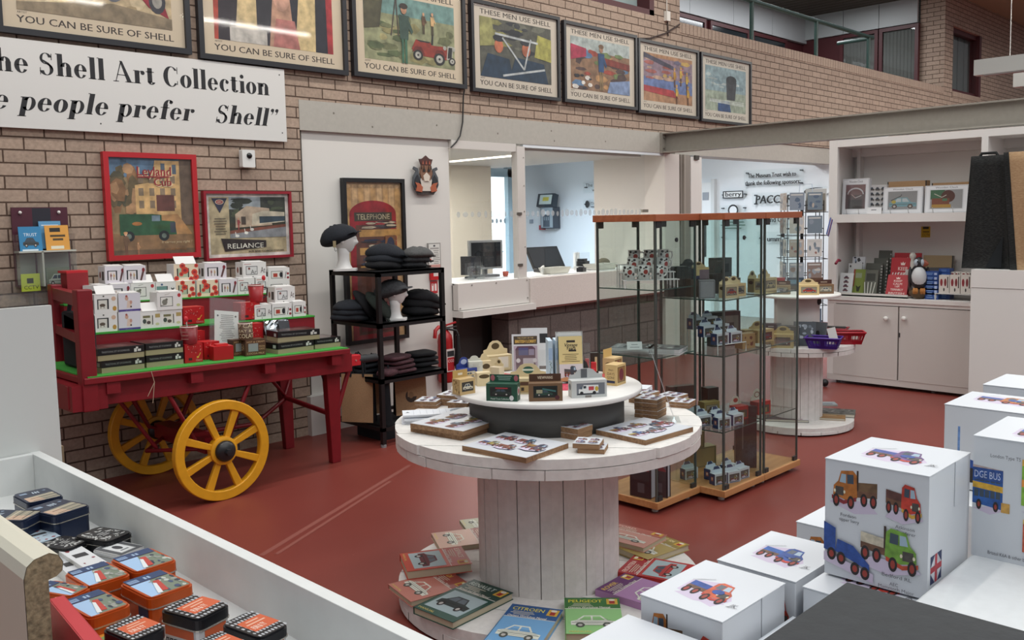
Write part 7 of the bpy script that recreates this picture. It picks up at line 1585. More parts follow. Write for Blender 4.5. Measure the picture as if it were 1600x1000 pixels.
# bottom
bp(BX+.33, BY+.33, .065, .17, .08, .12, -.35, 'a58a62', 'plain tan carton at the bottom back of the middle cabinet', plain)
bp(BX+.27, BY+.34, .186, .10, .07, .10, -.35, '9a805c', 'small tan carton on top of the plain tan carton', plain)
def mar(a, w, h): a.rect(0, 0, w, h, C('3a2428')); a.lines(w*.15, h*.62, w*.7, h*.3, 6, C('9a8a8c'), .3); a.poly([(0, h*.28), (w, h*.34), (w, h*.5), (w*.4, h*.42), (0, h*.44)], C('9a8c90')); a.rect(0, 0, w, h*.3, C('5c2028')); a.rect(w*.3, h*.06, w*.4, h*.18, C('8a7478'))
bp(CX+.12, BY+.12, .065, .11, .12, .37, .62, '3a2428', 'tall dark maroon box with white text standing in the glass cabinet base', mar, None, lambda a, w, h: (a.rect(w*.3, h*.1, w*.06, h*.8, C('7c6c70')), a.poly([(0, h*.1), (w*.8, h*.05), (w*.9, h*.35), (w*.3, h*.3)], C('4c3a3e'))))
# ================================================================== SECOND REEL BEHIND THE CABINETS
R2 = Vector((6.13, 3.12, 0)); Z2 = .62; ZU2 = .975
reel(R2.x, R2.y, .405, Z2, .185, 'smaller white cable reel table behind the glass cabinets', 31, .06, .06, .9)
ri = thing('round_riser', 'white pillar with a round white disc on the second reel table', 'riser', (R2.x, R2.y, Z2))
m = MB(); m.lathe([(0, 0), (.16, 0), (.16, .335), (0, .335)], 40, C('cfc8c4', .6), False); m.build('drum', ri)
m = MB(); m.lathe([(0, .335), (.30, .335), (.305, .34), (.305, .35), (.30, .355), (0, .355)], 48, C('e2dfda', .4), False); m.build('disc', ri)
m = MB(); m.ball((.02, -.15, .30), .03, .03, .03, BLACKM, 10, 6); m.build('black_knob', ri)
gR = 'model boxes on the second reel disc'
V2 = -1.1
bpz = lambda px, py, z, w, d, h, rz, c_, lab, fr, hd=None, side=None: boxed(px, py, z, w, d, h, rz, C(c_, .5), lab, fr, hd, 'model_box', 'box', gR, side)
bpz(1197, 459, ZU2, .13, .06, .07, V2+.2, 'd2c69c', 'cream model box at the left edge of the second reel disc', cw('6a6c58'), ('arch', .035, CRM, None), cs)
bpz(1221, 460, ZU2, .115, .06, .065, V2-.1, '8a7456', 'brown model box second from the left on the second reel disc', cw('4c3a34'), ('rect', .03, C('4a2c24'), lambda a, w, h: a.rect(w*.3, h*.3, w*.4, h*.25, C('a89484'))))
bpz(1264, 461, ZU2, .14, .06, .072, V2+.1, 'd0b884', 'cream model box with a red van on the second reel disc', cw('b02c20'), ('arch', .04, CRM, oval), cs)
bpz(1290, 459, ZU2, .115, .06, .068, V2+.2, '7c5f44', 'brown model box at the right edge of the second reel disc', cw('c0b8a8'), ('rect', .03, C('4a2a22'), lambda a, w, h: a.rect(w*.3, h*.3, w*.4, h*.25, C('a89484'))))
bpz(1243, 455, ZU2, .12, .05, .10, V2, '2e3c4c', 'dark blue model box behind the cream red-van box', lambda a, w, h: (a.rect(w*.1, h*.55, w*.7, h*.3, C('5c7a8c')), a.rect(w*.1, h*.1, w*.8, h*.3, C('4c443c'))))
bpz(1276, 455, ZU2, .09, .05, .10, V2, '5c3c2c', 'dark brown box at the back right of the second reel disc', plain)
bpz(1220, 455, ZU2, .06, .05, .10, V2, '98242c', 'red box at the back of the second reel disc', plain)
def basket(px, py, w, d, h, rz, c_, lab):
    p = PZ(px, py, Z2); t = thing('plastic_basket', lab, 'basket', (p.x, p.y, Z2+.001), rz, 'plastic baskets on the second reel'); K = C(c_, .35); q = .025
    B = [(-w/2+q, -d/2+q), (w/2-q, -d/2+q), (w/2-q, d/2-q), (-w/2+q, d/2-q)]; T = [(-w/2, -d/2), (w/2, -d/2), (w/2, d/2), (-w/2, d/2)]
    m = MB(); m.prism(B, 0, .004, K)
    L = lambda i, s: (B[i][0]+(T[i][0]-B[i][0])*s, B[i][1]+(T[i][1]-B[i][1])*s, .002+h*s)
    for i in range(4):
        j = (i+1) % 4
        def band(s0, s1, u0=0, u1=1):
            f = lambda s, u: tuple(a*(1-u)+b*u for a, b in zip(L(i, s), L(j, s)))
            m.add([f(s0, u0), f(s0, u1), f(s1, u1), f(s1, u0)], [(0, 1, 2, 3), (3, 2, 1, 0)], K)
        band(0, .25); band(.7, 1)
        for k in range(11):
            if k in (0, 5, 10): band(.25, .7, max(0, k/10-.07), min(1, k/10+.07))
            else: band(.25, .7, k/10-.012, k/10+.012)
    m.build('body', t)
    m = MB(); m.tube([(*T[i], h) for i in (0, 1, 2, 3, 0)], .006, K, 6); m.build('rim', t); return t
basket(1287, 544, .235, .15, .075, -1.28, '4c2a8c', 'purple plastic basket on the second reel table')
basket(1325, 537, .22, .14, .085, -1.0, 'a81c2c', 'bright red plastic basket overhanging the right edge of the second reel')
basket(1302, 529, .20, .13, .08, -1.35, '8c1824', 'red plastic basket behind, filled with dark goods and a white card')
p = PZ(1301, 529, Z2)
for k in range(4):
    m = MB(); m.bx(-.09, .09, -.012, .012, 0, .07, C(['2c2a2a', '4a4844', '33302e', '6a6660'][k])); one(m, 'dark_packet', 'dark flat packet in the back red basket, %s from the front' % ('first', 'second', 'third', 'last')[k], 'packet', (p.x-.01+.03*k*.5, p.y-.01+.03*k*.3, Z2+.02), -1.3, 'dark packets in the red basket')
m = MB(); m.bx(-.028, .028, 0, .002, 0, .085, C('d6d4d0')); o = one(m, 'price_card', 'white price card standing on the red basket of the second reel', 'card', (PZ(1303, 531, Z2+.06).x, PZ(1303, 531, Z2+.06).y, Z2+.06), -1.1); o.rotation_euler = (-.1, -.25, -1.1)
def stoneware(px, py, w, h, rz, c_, lab, fn, lean=-.18):
    p = PZ(px, py, Z2); t = thing('slate_picture', lab, 'picture', (p.x, p.y, Z2+.004), rz, 'slate pictures on the second reel'); t.rotation_euler = (lean, 0, rz)
    m = MB(); m.bx(-w/2, w/2, 0, .016, 0, h, C(c_, .5)); fn(Art(m, (-w/2, 0, 0), (1, 0, 0), (0, 0, 1), .0008), w, h); m.build('slab', t)
    m = MB(); m.bx(-.02, .02, .016, .05, 0, .006, C('26262a')); m.build('foot', t)
fr1 = lambda a, w, h: (a.frame(w*.03, h*.03, w*.94, h*.94, .003, C('8c8c8c')), a.ell(w*.4, h*.5, w*.2, h*.16, C('5c4440')), a.rect(w*.3, h*.8, w*.3, h*.06, C('8a8886')))
stoneware(1206, 538, .13, .15, V2+.05, '37363a', 'dark slate picture with a red car, leftmost on the second reel', fr1)
stoneware(1231, 541, .15, .145, V2-.1, '323234', 'dark slate picture behind the tan handled box on the second reel', fr1)
stoneware(1257, 541, .15, .17, V2-.0, '4c5258', 'grey-blue slate with pale floral print on the second reel', lambda a, w, h: blobs(a, w*.1, h*.1, w*.8, h*.8, 16, [C('8c96a0'), C('a8b0b8'), C('6a747c')], 5, .1))
stoneware(1277, 539, .11, .16, V2-.5, '5c6064', 'grey slate turned sideways with a small dark tree, right of the floral one', lambda a, w, h: (a.ell(w*.45, h*.5, w*.14, h*.12, C('1f2022')), a.rect(w*.42, h*.3, w*.06, h*.14, C('1f2022'))))
bpz(1222, 544, Z2, .15, .08, .095, V2-.05, 'a8925f', 'tan box with dark red vehicle and handle header on the second reel table', lambda a, w, h: window(a, w, h, 1, '6a1c20', '3c2a24', .2, .2, .66, .6), ('arch', .05, C('a8925f', .5), oval), lambda a, w, h: a.ell(w*.5, h*.5, w*.3, h*.24, LOGO))
flat('leaflet', 'red leaflet lying on the second reel table before the tan box', 'leaflet', 1240, 537, Z2, .14, .08, .003, V2, C('9c3038'))
# books on its base
zb2 = .061
def fbook(px, py, w, d, t_, rz, c_, lab, fn):
    p = PZ(px, py, zb2+t_); b = thing('book', lab, 'book', (p.x, p.y, zb2), rz, 'books on the base of the second reel')
    m = MB(); m.bx(-w/2, w/2, -d/2, d/2, 0, .002, C(c_)); m.bx(-w/2, w/2, -d/2, d/2, t_-.002, t_, C(c_)); m.bx(-w/2-.001, -w/2+.002, -d/2, d/2, 0, t_, C(c_)); fn(Art(m, (-w/2, -d/2, t_), (1, 0, 0), (0, 1, 0), .0006), w, d); m.build('cover', b)
    m = MB(); m.bx(-w/2+.003, w/2-.004, -d/2+.004, d/2-.004, .002, t_-.002, C('d0cabc', .8)); m.build('pages', b)
fbook(1297, 650, .21, .14, .016, -1.15, '8f6c40', 'brown book on the right front of the second reel base', lambda a, w, h: (a.lines(w*.2, h*.55, w*.6, h*.25, 2, C('c9b088')), a.rect(w*.1, h*.2, w*.8, h*.04, C('6c4c28'))))
fbook(1306, 642, .27, .18, .026, -1.2, '4c4c48', 'large grey book with a crowd photograph on the second reel base', lambda a, w, h: (a.rect(0, 0, w, h, C('5c5b56')), blobs(a, .004, .004, w-.01, h-.01, 40, [C('8c8a84'), C('3c3b38'), C('75736c'), C('a8a6a0')], 8, .06)))
fbook(1229, 652, .30, .15, .018, -1.05, '3c3f44', 'dark grey flat book with a white strip at the front of the second reel base', lambda a, w, h: (a.rect(w*.75, 0, w*.25, h, C('c9c4c4')), a.rect(w*.8, h*.1, w*.06, h*.8, C('7c3038'))))
fbook(1225, 641, .32, .16, .014, -1.0, 'a8ac74', 'olive green flat book behind the dark one on the second reel base', lambda a, w, h: a.ell(w*.5, h*.5, w*.1, h*.12, C('3c4838')))
fbook(1290, 630, .16, .12, .012, -.9, '8a9296', 'small pale book at the back of the second reel base', lambda a, w, h: a.rect(w*.2, h*.2, w*.6, h*.3, C('5c646a')))
# black castor of the spinner
# ---- postcard spinner
sx, sy = 7.42, 3.735
sp = thing('card_spinner', 'black wire postcard spinner full of cards by the lobby opening', 'card rack', (sx, sy, 0), -.9)
m = MB(); m.cyl((0, 0, .05), (0, 0, 1.64), .014, BLACKM, 8); m.build('pole', sp)
for i in range(4):
    m = MB(); a_ = i*PI/2+.4; m.bar((0, 0, .07), (.25*math.cos(a_), .25*math.sin(a_), .05), .03, .02, BLACKM); m.ball((.25*math.cos(a_), .25*math.sin(a_), .035), .035, .035, .035, BLACKM, 10, 6); m.build('castor_leg', sp)
m = MB(); W2 = .15
for z in (.62, .82, 1.02, 1.22, 1.42, 1.62):
    m.tube([(-W2, -W2, z), (W2, -W2, z), (W2, W2, z), (-W2, W2, z), (-W2, -W2, z)], .004, BLACKM, 5)
    m.tube([(-W2-.03, -W2-.03, z-.06), (W2+.03, -W2-.03, z-.06), (W2+.03, W2+.03, z-.06), (-W2-.03, W2+.03, z-.06), (-W2-.03, -W2-.03, z-.06)], .003, BLACKM, 5)
for x, y in ((-W2, -W2), (0, -W2), (W2, -W2), (W2, 0), (W2, W2), (0, W2), (-W2, W2), (-W2, 0)): m.tube([(x, y, .6), (x, y, 1.66)], .004, BLACKM, 5)
m.tube([(-.06, -W2, 1.66), (-.05, -W2, 1.8), (.05, -W2, 1.8), (.06, -W2, 1.66)], .003, C('9aa4b4'), 5)
m.build('wire_basket', sp)
q = random.Random(12); cc = ['8a94a0', 'b4b8bc', '5c6c80', 'c9c4bc', '8c7c74', '9aa4ac', 'b8aca0', '9a6c64', '76848f', 'd2d0cc']
for k, z in enumerate((.58, .78, .98, 1.18, 1.38, 1.58)):
    for f in range(4):
        for i in (0, 1):
            a_ = f*PI/2; c_, s_ = math.cos(a_), math.sin(a_); u = (-.075, .075)[i]; x, y = u*c_+(W2+.012)*s_, u*s_-(W2+.012)*c_
            side = ('front', 'right', 'back', 'left')[f]
            m = MB(); m.bx(-.062, .062, 0, .006, 0, .15, C(cc[q.randrange(10)], .4)); a = Art(m, (-.062, 0, 0), (1, 0, 0), (0, 0, 1), .001); blobs(a, .006, .012, .11, .12, 5, [C(cc[q.randrange(10)]) for _ in range(3)], k*9+f*2+i, .18); a.rect(.01, .125, .1, .012, C('c9c8c4'))
            if f in (0, 3) : one(m, 'postcard', 'postcard in the spinner, %s column of the %s-facing rack, row %s from the top' % (('left', 'right')[i], side, ('six', 'five', 'four', 'three', 'two', 'one')[k]), 'postcard', (sx+x*math.cos(-.9)-y*math.sin(-.9), sy+x*math.sin(-.9)+y*math.cos(-.9), z), -.9+a_, 'postcards in the wire spinner')
p = PX(1238, 322, 7.2); m = MB(); m.bx(-.09, .09, 0, .012, 0, .20, C('c4c4c0', .4)); a = Art(m, (-.09, 0, 0), (1, 0, 0), (0, 0, 1), .001); a.rect(.01, .01, .16, .15, C('8a8478')); blobs(a, .01, .01, .16, .15, 8, [C('a89478'), C('5c5850'), C('b4a890')], 3, .14); one(m, 'framed_print', 'small white-edged print leaning on top of the card spinner', 'print', (sx-.02, sy-.14, 1.56), -.75)
m = MB(); m.tube([(0, 0, 0), (.05, .0, .03), (.13, .02, .02)], .012, C('7c1c34', .5), 6); one(m, 'red_strap', 'short dark red strap poking out of the card spinner', 'strap', (sx+.13, sy-.25, 1.11))
m = MB(); M = Matrix.Rotation(.5, 4, 'Y')
for i in range(4): m.bx(-.012+.012*i-.012, -.012+.012*i, -.003, .003, 0, .16, C(['5a68a8', 'c9c8d4', '7c3c58', '4858a0'][i]), M)
one(m, 'striped_pennant', 'blue and white striped pennant stuck in the card spinner', 'pennant', (sx+.03, sy-.22, 1.36))

# ================================================================== WHITE SHELF UNIT
SX = 7.87
CB = C('dddad7', .5); CBI = C('e0ddd9', .6); CBD = C('c6c1bd', .5)  # light put into the white: carcass and back made lighter, doors darker
su = thing('shelf_unit', 'white built-in shelf unit with cupboard doors under the steel beam', 'shelf unit', (SX, 2.48, 0))
Y0, Y1_ = -1.6, 1.22     # local y range of the whole unit (runs on behind the plinth)
m = MB(); m.bx(0, .48, Y1_-.03, Y1_, .03, 2.195, CB); m.bx(.46, .48, Y0, Y1_, .03, 2.195, CBI); m.bx(0, .48, Y0, Y1_, 2.135, 2.195, CB); m.bx(0, .46, Y0, Y1_, .03, .06, CB); m.build('carcass', su)
m = MB(); m.bx(-.003, .03, Y1_-.075, Y1_+.002, .06, 2.197, CB); m.build('face_stile', su)
yb = PX(1340, 300, SX+.40).y-2.48
m = MB(); m.bx(.38, .46, yb-.03, yb, .80, 2.135, CB); m.bx(.40, .46, Y0, Y1_, 2.06, 2.135, CB); m.build('batten', su)
yd = PX(1533, 250, SX).y-2.48
m = MB(); m.bx(0, .46, yd-.05, yd, 1.53, 2.135, CB); m.bx(.38, .46, yd-.26, yd-.2, 1.53, 2.135, CB); m.build('divider', su)
m = MB(); m.bx(-.006, .46, Y0, Y1_-.02, 1.462, 1.534, CB); m.build('shelf', su)
m = MB(); m.bx(-.02, .48, Y0, Y1_, .765, .80, CB); m.bx(-.005, .02, Y0, Y1_, .735, .765, CB); m.build('worktop', su)
for (a0, a1, kx, nm) in ((PX(1302.5, 520, SX).y-2.48, PX(1403, 520, SX).y-2.48, 1387, 'door'), (PX(1404.5, 520, SX).y-2.48, PX(1517, 520, SX).y-2.48, 1415, 'door')):
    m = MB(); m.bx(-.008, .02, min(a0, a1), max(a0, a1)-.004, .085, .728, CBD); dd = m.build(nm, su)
    ky = PX(kx, 497, SX).y-2.48; kz = PX(kx, 497, SX).z
    m = MB(); m.lathe([(.009, 0), (.009, .02), (.02, .03), (.02, .042), (.012, .05), (0, .051)], 16, C('dedcd8', .3), False, Matrix.Translation((-.008, ky, kz)) @ Matrix.Rotation(-PI/2, 4, 'Y')); m.build('knob', dd)
m = MB(); yk = PX(1406, 524, SX).y-2.48; m.bx(-.010, -.008, yk-.006, yk+.006, PX(1406, 527, SX).z, PX(1406, 520, SX).z, C('26262a')); m.build('keyhole', su)
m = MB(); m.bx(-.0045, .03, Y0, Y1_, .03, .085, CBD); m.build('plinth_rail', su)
for y in (Y1_-.08, .3, -.4):
    m = MB(); m.cyl((.06, y, 0), (.06, y, .03), .02, C('6a6866', .4), 8); m.build('foot', su)
m = MB(); m.bx(SX+.455, SX+.46, PX(1453, 360, SX+.45).y, PX(1439, 360, SX+.45).y, PX(1446, 371, SX+.45).z, PX(1446, 354, SX+.45).z, C('c2a01c')); a = Art(m, (SX+.455, PX(1439, 360, SX+.45).y, PX(1446, 371, SX+.45).z), (0, -1, 0), (0, 0, 1), .0008); a.rect(.015, .075, .05, .02, C('26241c')); a.text('CCTV', .01, .012, .022, C('3a3418'), .065); a.rect(.015, .045, .055, .01, C('5c4c1c')); one(m, 'camera_sticker', 'small yellow camera warning sticker on the back of the shelf unit', 'sticker')
ZS = 1.535
def fx(px, py, x): return PX(px, py, x)
def upright(name, cat, px0, px1, pyb, pyt, x, d, base, lab, fn, grp=None, lean=0, z=None, rzj=0):
    """a thing standing on the unit, front facing -X"""
    a0, a1 = PX(px0, pyb, x), PX(px1, pyb, x); w = a0.y-a1.y; z = a0.z if z is None else z; h = PX((px0+px1)/2, pyt, x).z-z
    t = thing(name, lab, cat, (x, (a0.y+a1.y)/2, z), -PI/2+rzj, grp); t.rotation_euler = (lean, 0, -PI/2+rzj)
    m = MB(); m.bx(-w/2, w/2, 0, d, 0, h, base); fn(Art(m, (-w/2, 0, 0), (1, 0, 0), (0, 0, 1), .0008), w, h); m.build('body' if cat != 'book' else 'cover', t)
    return t, w, h
CK = C('d4d5d8', .4)
def clock(px0, px1, pyb, pyt, lab, fn):
    def f(a, w, h): a.frame(w*.02, h*.02, w*.96, h*.96, .003, C('a8acb4')); a.text('Wooden Clock', w*.5, h*.885, h*.07, C('4a4a52'), w*.52, 'c'); a.rect(w*.13, h*.15, w*.74, h*.68, C('8a8c90')); fn(a, w*.13, h*.15, w*.74, h*.68); a.frame(w*.11, h*.13, w*.78, h*.72, .004, C('c0c2c6'))
    t, w, h = upright('clock_box', 'box', px0, px1, pyb, pyt, SX+.14, .05, CK, lab, f, 'boxed clocks on the upper shelf', -.08, ZS)
    m = MB(); m.bx(-w*.37, w*.37, -.004, -.003, h*.15, h*.83, CELLO); m.build('window', t)
    m = MB()
    for x in (-w*.28, w*.18): m.tube([(x, -.03, .045), (x, -.012, .002), (x, .1, .002)], .0025, C('b4b4b6', .3, .7), 5)
    m.build('wire_stand', t)
def k1(a, x, y, w, h): a.rect(x, y, w, h, C('5a4448')); a.rect(x, y+.7*h, w, .3*h, C('7c5c60')); a.poly([(x+.1*w, y), (x+.1*w, y+.5*h), (x+.5*w, y+.85*h), (x+.9*w, y+.6*h), (x+.9*w, y)], C('4c3c40')); a.ell(x+.5*w, y+.6*h, .42*w, .28*h, C('c0c0c4'), 18, 0, 180); a.ell(x+.5*w, y+.58*h, .37*w, .24*h, C('6a4a4c'), 18, 0, 180); a.rect(x+.15*w, y, .7*w, .38*h, C('2c2a2e')); a.line(x+.5*w, y+.45*h, x+.3*w, y+.6*h, .004, C('c9a8a0')); a.line(x+.5*w, y+.45*h, x+.8*w, y+.55*h, .004, C('d2d0d0'))
def k2(a, x, y, w, h): a.rect(x, y, w, h, C('8c8f92')); pic_car(a, x+.04*w, y+.04*h, .94*w, .62*h, C('6fa0ac'), C('b9c4c8'), C('4a3c38')); a.ell(x+.2*w, y+.42*h, .08*w, .1*h, C('b8a84c')); a.line(x+.1*w, y+.5*h, x+.45*w, y+.75*h, .006, C('2c3440')); a.ell(x+.46*w, y+.8*h, .02*w, .03*h, C('2c2c30'))
def k3(a, x, y, w, h): a.rect(x, y, w, h, C('9a9c9e')); a.rect(x, y+.5*h, .45*w, .5*h, C('2f6a4c')); a.ell(x+.55*w, y+.65*h, .22*w, .33*h, C('4c2420')); a.rect(x+.05*w, y+.2*h, .55*w, .35*h, C('7c4430')); a.rect(x+.38*w, y+.4*h, .15*w, .14*h, C('3f7c5c')); a.rect(x+.05*w, y+.04*h, .6*w, .18*h, C('b08a3c')); a.line(x+.36*w, y+.6*h, x+.12*w, y+.8*h, .005, C('d8d4c8')); a.line(x+.36*w, y+.6*h, x+.5*w, y+.72*h, .005, C('d8d4c8'))
clock(1315, 1356, 336, 279, 'tall boxed clock with a dark car front, left end of the upper shelf', k1)
clock(1379, 1440, 334, 292, 'wide boxed clock with a pale blue car on the upper shelf', k2)
clock(1444, 1512, 333, 289, 'wide boxed clock with a brown and green engine on the upper shelf', k3)
upright('gift_bag', 'bag', 1357, 1385, 335, 289, SX+.20, .06, C('bdbcbc'), 'small white bag with rows of dark car prints between two clocks', lambda a, w, h: [(pic_car(a, w*(.06+.32*i), h*(.08+.18*j), w*.26, h*.12, C('4a4848'))) for i in range(3) for j in range(5)] and None, None, 0, ZS)
upright('label_card', 'card', 1354, 1377, 336, 324, SX+.08, .004, C('d2d2d4'), 'small white label card in front of the patterned bag', lambda a, w, h: a.rect(w*.3, h*.55, w*.35, h*.12, C('5a5a60')), None, -.1, ZS)
for a_, b_, tp, lab in ((1386, 1447, 283, 'kraft brown carton behind the pale blue car clock'), (1455, 1515, 285, 'kraft brown carton behind the brown engine clock')):
    upright('kraft_box', 'box', a_, b_, 330, tp, SX+.24, .08, KRAFT, lab, lambda a, w, h: (a.rect(0, 0, w*.03, h, C('1c1a1a')), a.rect(w*.97, 0, w*.03, h, C('1c1a1a'))), 'kraft cartons on the upper shelf', 0, ZS)
# lower bay
ZC = .801
def keep(a, w, h): 
    c_ = C('e0cfc8'); a.poly([(w*.42, h*.80), (w*.58, h*.80), (w*.6, h*.88), (w*.54, h*.85), (w*.5, h*.9), (w*.46, h*.85), (w*.4, h*.88)], c_)
    for s_, y_, ww in (('KEEP', .66, .4), ('CALM', .52, .42), ('I AM', .40, .2), ('TERRIBLY', .25, .6), ('BRITISH', .08, .76)): a.text(s_, w*.5, h*y_, h*.1, c_, w*ww, 'c', .001)
RK = C('a81e2a', .4)
def bk(px0, px1, pyb, pyt, x, base, lab, fn, lean=-.2, cat='book', name='notebook', grp='books and cards in the lower bay', d=.012, z=None, rzj=0): return upright(name, cat, px0, px1, pyb, pyt, x, d, base, lab, fn, grp, lean, z, rzj)
m = MB(); m.bx(0, .30, -.02, .60, 0, .012, C('bdb8b4')); m.bx(0, .008, -.02, .60, 0, .03, C('c9c5c1'));  tag(m.build('display_ledge', None, (SX+.03, 3.02, ZC)), 'low pale display ledge carrying the cards at the left of the lower bay', 'ledge')
ZL_ = ZC+.013
bk(1310, 1330, 452, 426, SX+.08, C('cfd2d2', .4), 'white card pack with a column of small dark cars, leftmost in the lower bay', lambda a, w, h: [pic_car(a, w*.3, h*(.1+.2*i), w*.4, h*.16, C('6a3a40')) for i in range(4)] and None, -.25, 'card pack', 'card_pack', z=ZL_)
bk(1322, 1343, 445, 411, SX+.18, C('c2c4c4'), 'plain white card leaning behind the leftmost card pack', lambda a, w, h: a.ell(w*.15, h*.9, w*.06, h*.04, C('3a3a3c')), -.2, 'card', 'greeting_card', z=ZL_)
bk(1329, 1349, 440, 401, SX+.25, C('c9ccd0'), 'white card with dark and blue spots, back left of the lower bay', lambda a, w, h: blobs(a, 0, h*.5, w, h*.5, 12, [C('2c3440'), C('7c98b8'), C('3a3c40')], 6, .1), -.12, 'card', 'greeting_card', z=ZL_)
bk(1330, 1349, 453, 420, SX+.12, C('76843c'), 'olive green card with a stag head', lambda a, w, h: (a.poly([(w*.4, h*.1), (w*.6, h*.1), (w*.7, h*.35), (w*.5, h*.28), (w*.3, h*.35)], C('2c301c')), a.rect(w*.2, h*.65, w*.5, h*.2, C('8a9478')), a.rect(0, h*.3, w*.15, h*.7, C('8a3c2c'))), -.25, 'card', 'greeting_card', z=ZL_)
bk(1349, 1369, 454, 421, SX+.10, C('5a5c54', .3), 'pack of grey cards in shiny cellophane', lambda a, w, h: (a.rect(w*.1, h*.55, w*.7, h*.3, C('33352f')), [a.line(w*(.1+.2*i), h*.05, w*(.0+.28*i), h*.5, .008, C('c4c6bc', .2)) for i in range(4)]) and None, -.22, 'card pack', 'card_pack', z=ZL_)  # pale slanted strokes are glints painted onto the cellophane
for i, (a0, a1, yb_, yt, lab) in enumerate(((1369, 1389, 425, 391, 'grey wire-bound notebook, rearmost of the three'), (1362, 1384, 435, 403, 'grey wire-bound notebook, middle of the three'), (1350, 1376, 446, 411, 'grey wire-bound notebook, front one of the three'))):
    def nb(a, w, h):
        a.rect(w*.2, h*.5, w*.55, h*.3, C('2c2d2a'))
        for k in range(10): a.rect(w*.9, h*(.04+.095*k), w*.1, h*.03, C('b4b4b0')); a.k -= 1
        a.k += 1
    bk(a0, a1, yb_+8, yt, SX+.30-.06*i, C('4e504a'), lab, nb, -.15, 'notebook', 'wire_notebook', z=ZL_)
bk(1394, 1436, 452, 395, SX+.28, RK, 'red wire-bound slogan book at the back of the lower bay', keep, -.12, z=ZL_)
bk(1388, 1425, 456, 402, SX+.18, RK, 'red slogan book with white scribbles standing behind the front red book', lambda a, w, h: (keep(a, w, h), [a.line(w*(.05+.11*i), h*.42, w*(.12+.12*i), h*.6, .01, C('dcd2d0')) for i in range(8)]) and None, -.2, z=ZL_)
bk(1383, 1416, 456, 428, SX+.09, RK, 'front red slogan book leaning low before the puffin', keep, -.35, z=ZL_)
bk(1440, 1487, 440, 399, SX+.32, C('8c8478', .4), 'large grey and tan book with 3D lettering in the lower bay', lambda a, w, h: (a.rect(0, h*.62, w, h*.38, C('a08a68')), a.poly([(w*.0, h*.3), (w*.9, h*.4), (w*.9, h*.72), (w*.1, h*.7)], C('5c5c60')), a.text('3D', w*.58, h*.44, h*.22, C('1c1c20'), w*.28, 'l', .002, .2), a.rect(w*.95, 0, w*.05, h, C('33302c'))), -.1, 'book', 'book', d=.03, z=ZC)
# puffin figure
p = PX(1431, 465, SX+.02)
pf = thing('puffin_figure', 'large black and white puffin ornament on a brown rock in the lower bay', 'ornament', (SX+.08, p.y, ZC), -2.75); pf.scale = (.82, .82, .92)
m = MB(); PK = C('26272b', .4); PW = C('c6c8ca', .5)
m.ball((0, 0, .205), .085, .09, .115, PK, 20, 14, lambda u, q_: Vector((q_.x-.03*(u.z), q_.y, q_.z)))
m.ball((.01, 0, .335), .055, .05, .055, PK, 18, 12)
m.ball((-.07, 0, .12), .04, .035, .07, PK, 12, 8)
m.build('body', pf)
m = MB(); m.ball((.036, 0, .20), .065, .075, .10, PW, 18, 12); m.ball((.028, .022, .338), .036, .032, .036, C('a9b4be', .5), 14, 10); m.ball((.028, -.022, .338), .036, .032, .036, C('a9b4be', .5), 14, 10); m.build('white_breast', pf)
m = MB(); m.lathe([(.03, 0), (.026, .025), (.014, .05), (0, .064)], 12, C('8c4a34', .5), False, Matrix.Translation((.03, .035, .335)) @ Matrix.Rotation(1.1, 4, 'Z') @ Matrix.Rotation(PI/2+.15, 4, 'Y'), True, 1.2, .6); m.build('beak', pf)
m = MB()
for s_ in (-1, 1): m.ball((.058-.02*s_, .012+s_*.03, .348), .008, .008, .009, BLACKM, 8, 6)
m.build('eyes', pf)
m = MB()
for s_ in (-1, 1): m.ball((-.03, s_*.085, .20), .06, .02, .10, PK, 12, 8)
m.build('wings', pf)
m = MB(); q = random.Random(6); m.ball((0, 0, .052), .09, .09, .05, C('5c4a34', .8), 14, 8, lambda u, q_: q_*(1+.15*math.sin(5*u.x+3*u.y)))
m.build('rock', pf)
m = MB()
for s_ in (-1, 1):
    for k in (-1, 0, 1): m.ball((.07, s_*.035+k*.015, .075), .035, .013, .03, C('b0763a', .6), 10, 6)
m.build('feet', pf)
p = PX(1428, 415, SX+.25)
wf = thing('white_figurine', 'small white post figurine with a round head behind the puffin', 'figurine', (SX+.22, p.y, ZC))
m = MB(); m.bx(-.03, .03, -.05, .05, 0, .24, C('c4c2be')); m.lathe([(.02, .24), (.02, .30), (.014, .33), (.026, .345), (.028, .365), (.018, .385), (0, .392)], 14, C('cfccc4', .5), False); m.build('figure', wf)
# blue packets and boxed mugs
BP = C('26498c', .45)
for i in range(6):
    t_, w_, h_ = upright('blue_packet', 'packet', 1445, 1466, 464-6.6*i, 457-6.6*i, SX+.07, .10, BP, 'blue printed packet, %s of the front stack in the lower bay' % ordn(i, 6), lambda a, w, h: (a.lines(w*.1, h*.15, w*.5, h*.6, 2, C('7c9cc8')), a.rect(w*.7, h*.2, w*.2, h*.5, C('a8b8d8'))), 'blue packets in the lower bay', 0, ZC+.040*i)
for i in range(7):
    upright('blue_packet', 'packet', 1467, 1484, 464-6.2*i, 457-6.2*i, SX+.14, .10, BP, 'blue printed packet, %s of the rear stack in the lower bay' % ordn(i, 7), lambda a, w, h: a.lines(w*.1, h*.15, w*.7, h*.6, 2, C('6a8cc0')), 'blue packets in the lower bay', 0, ZC+.038*i)
rp = thing('low_riser', 'small clear low riser under the patterned boxes', 'riser', (SX+.08, PX(1493, 460, SX+.1).y, ZC))
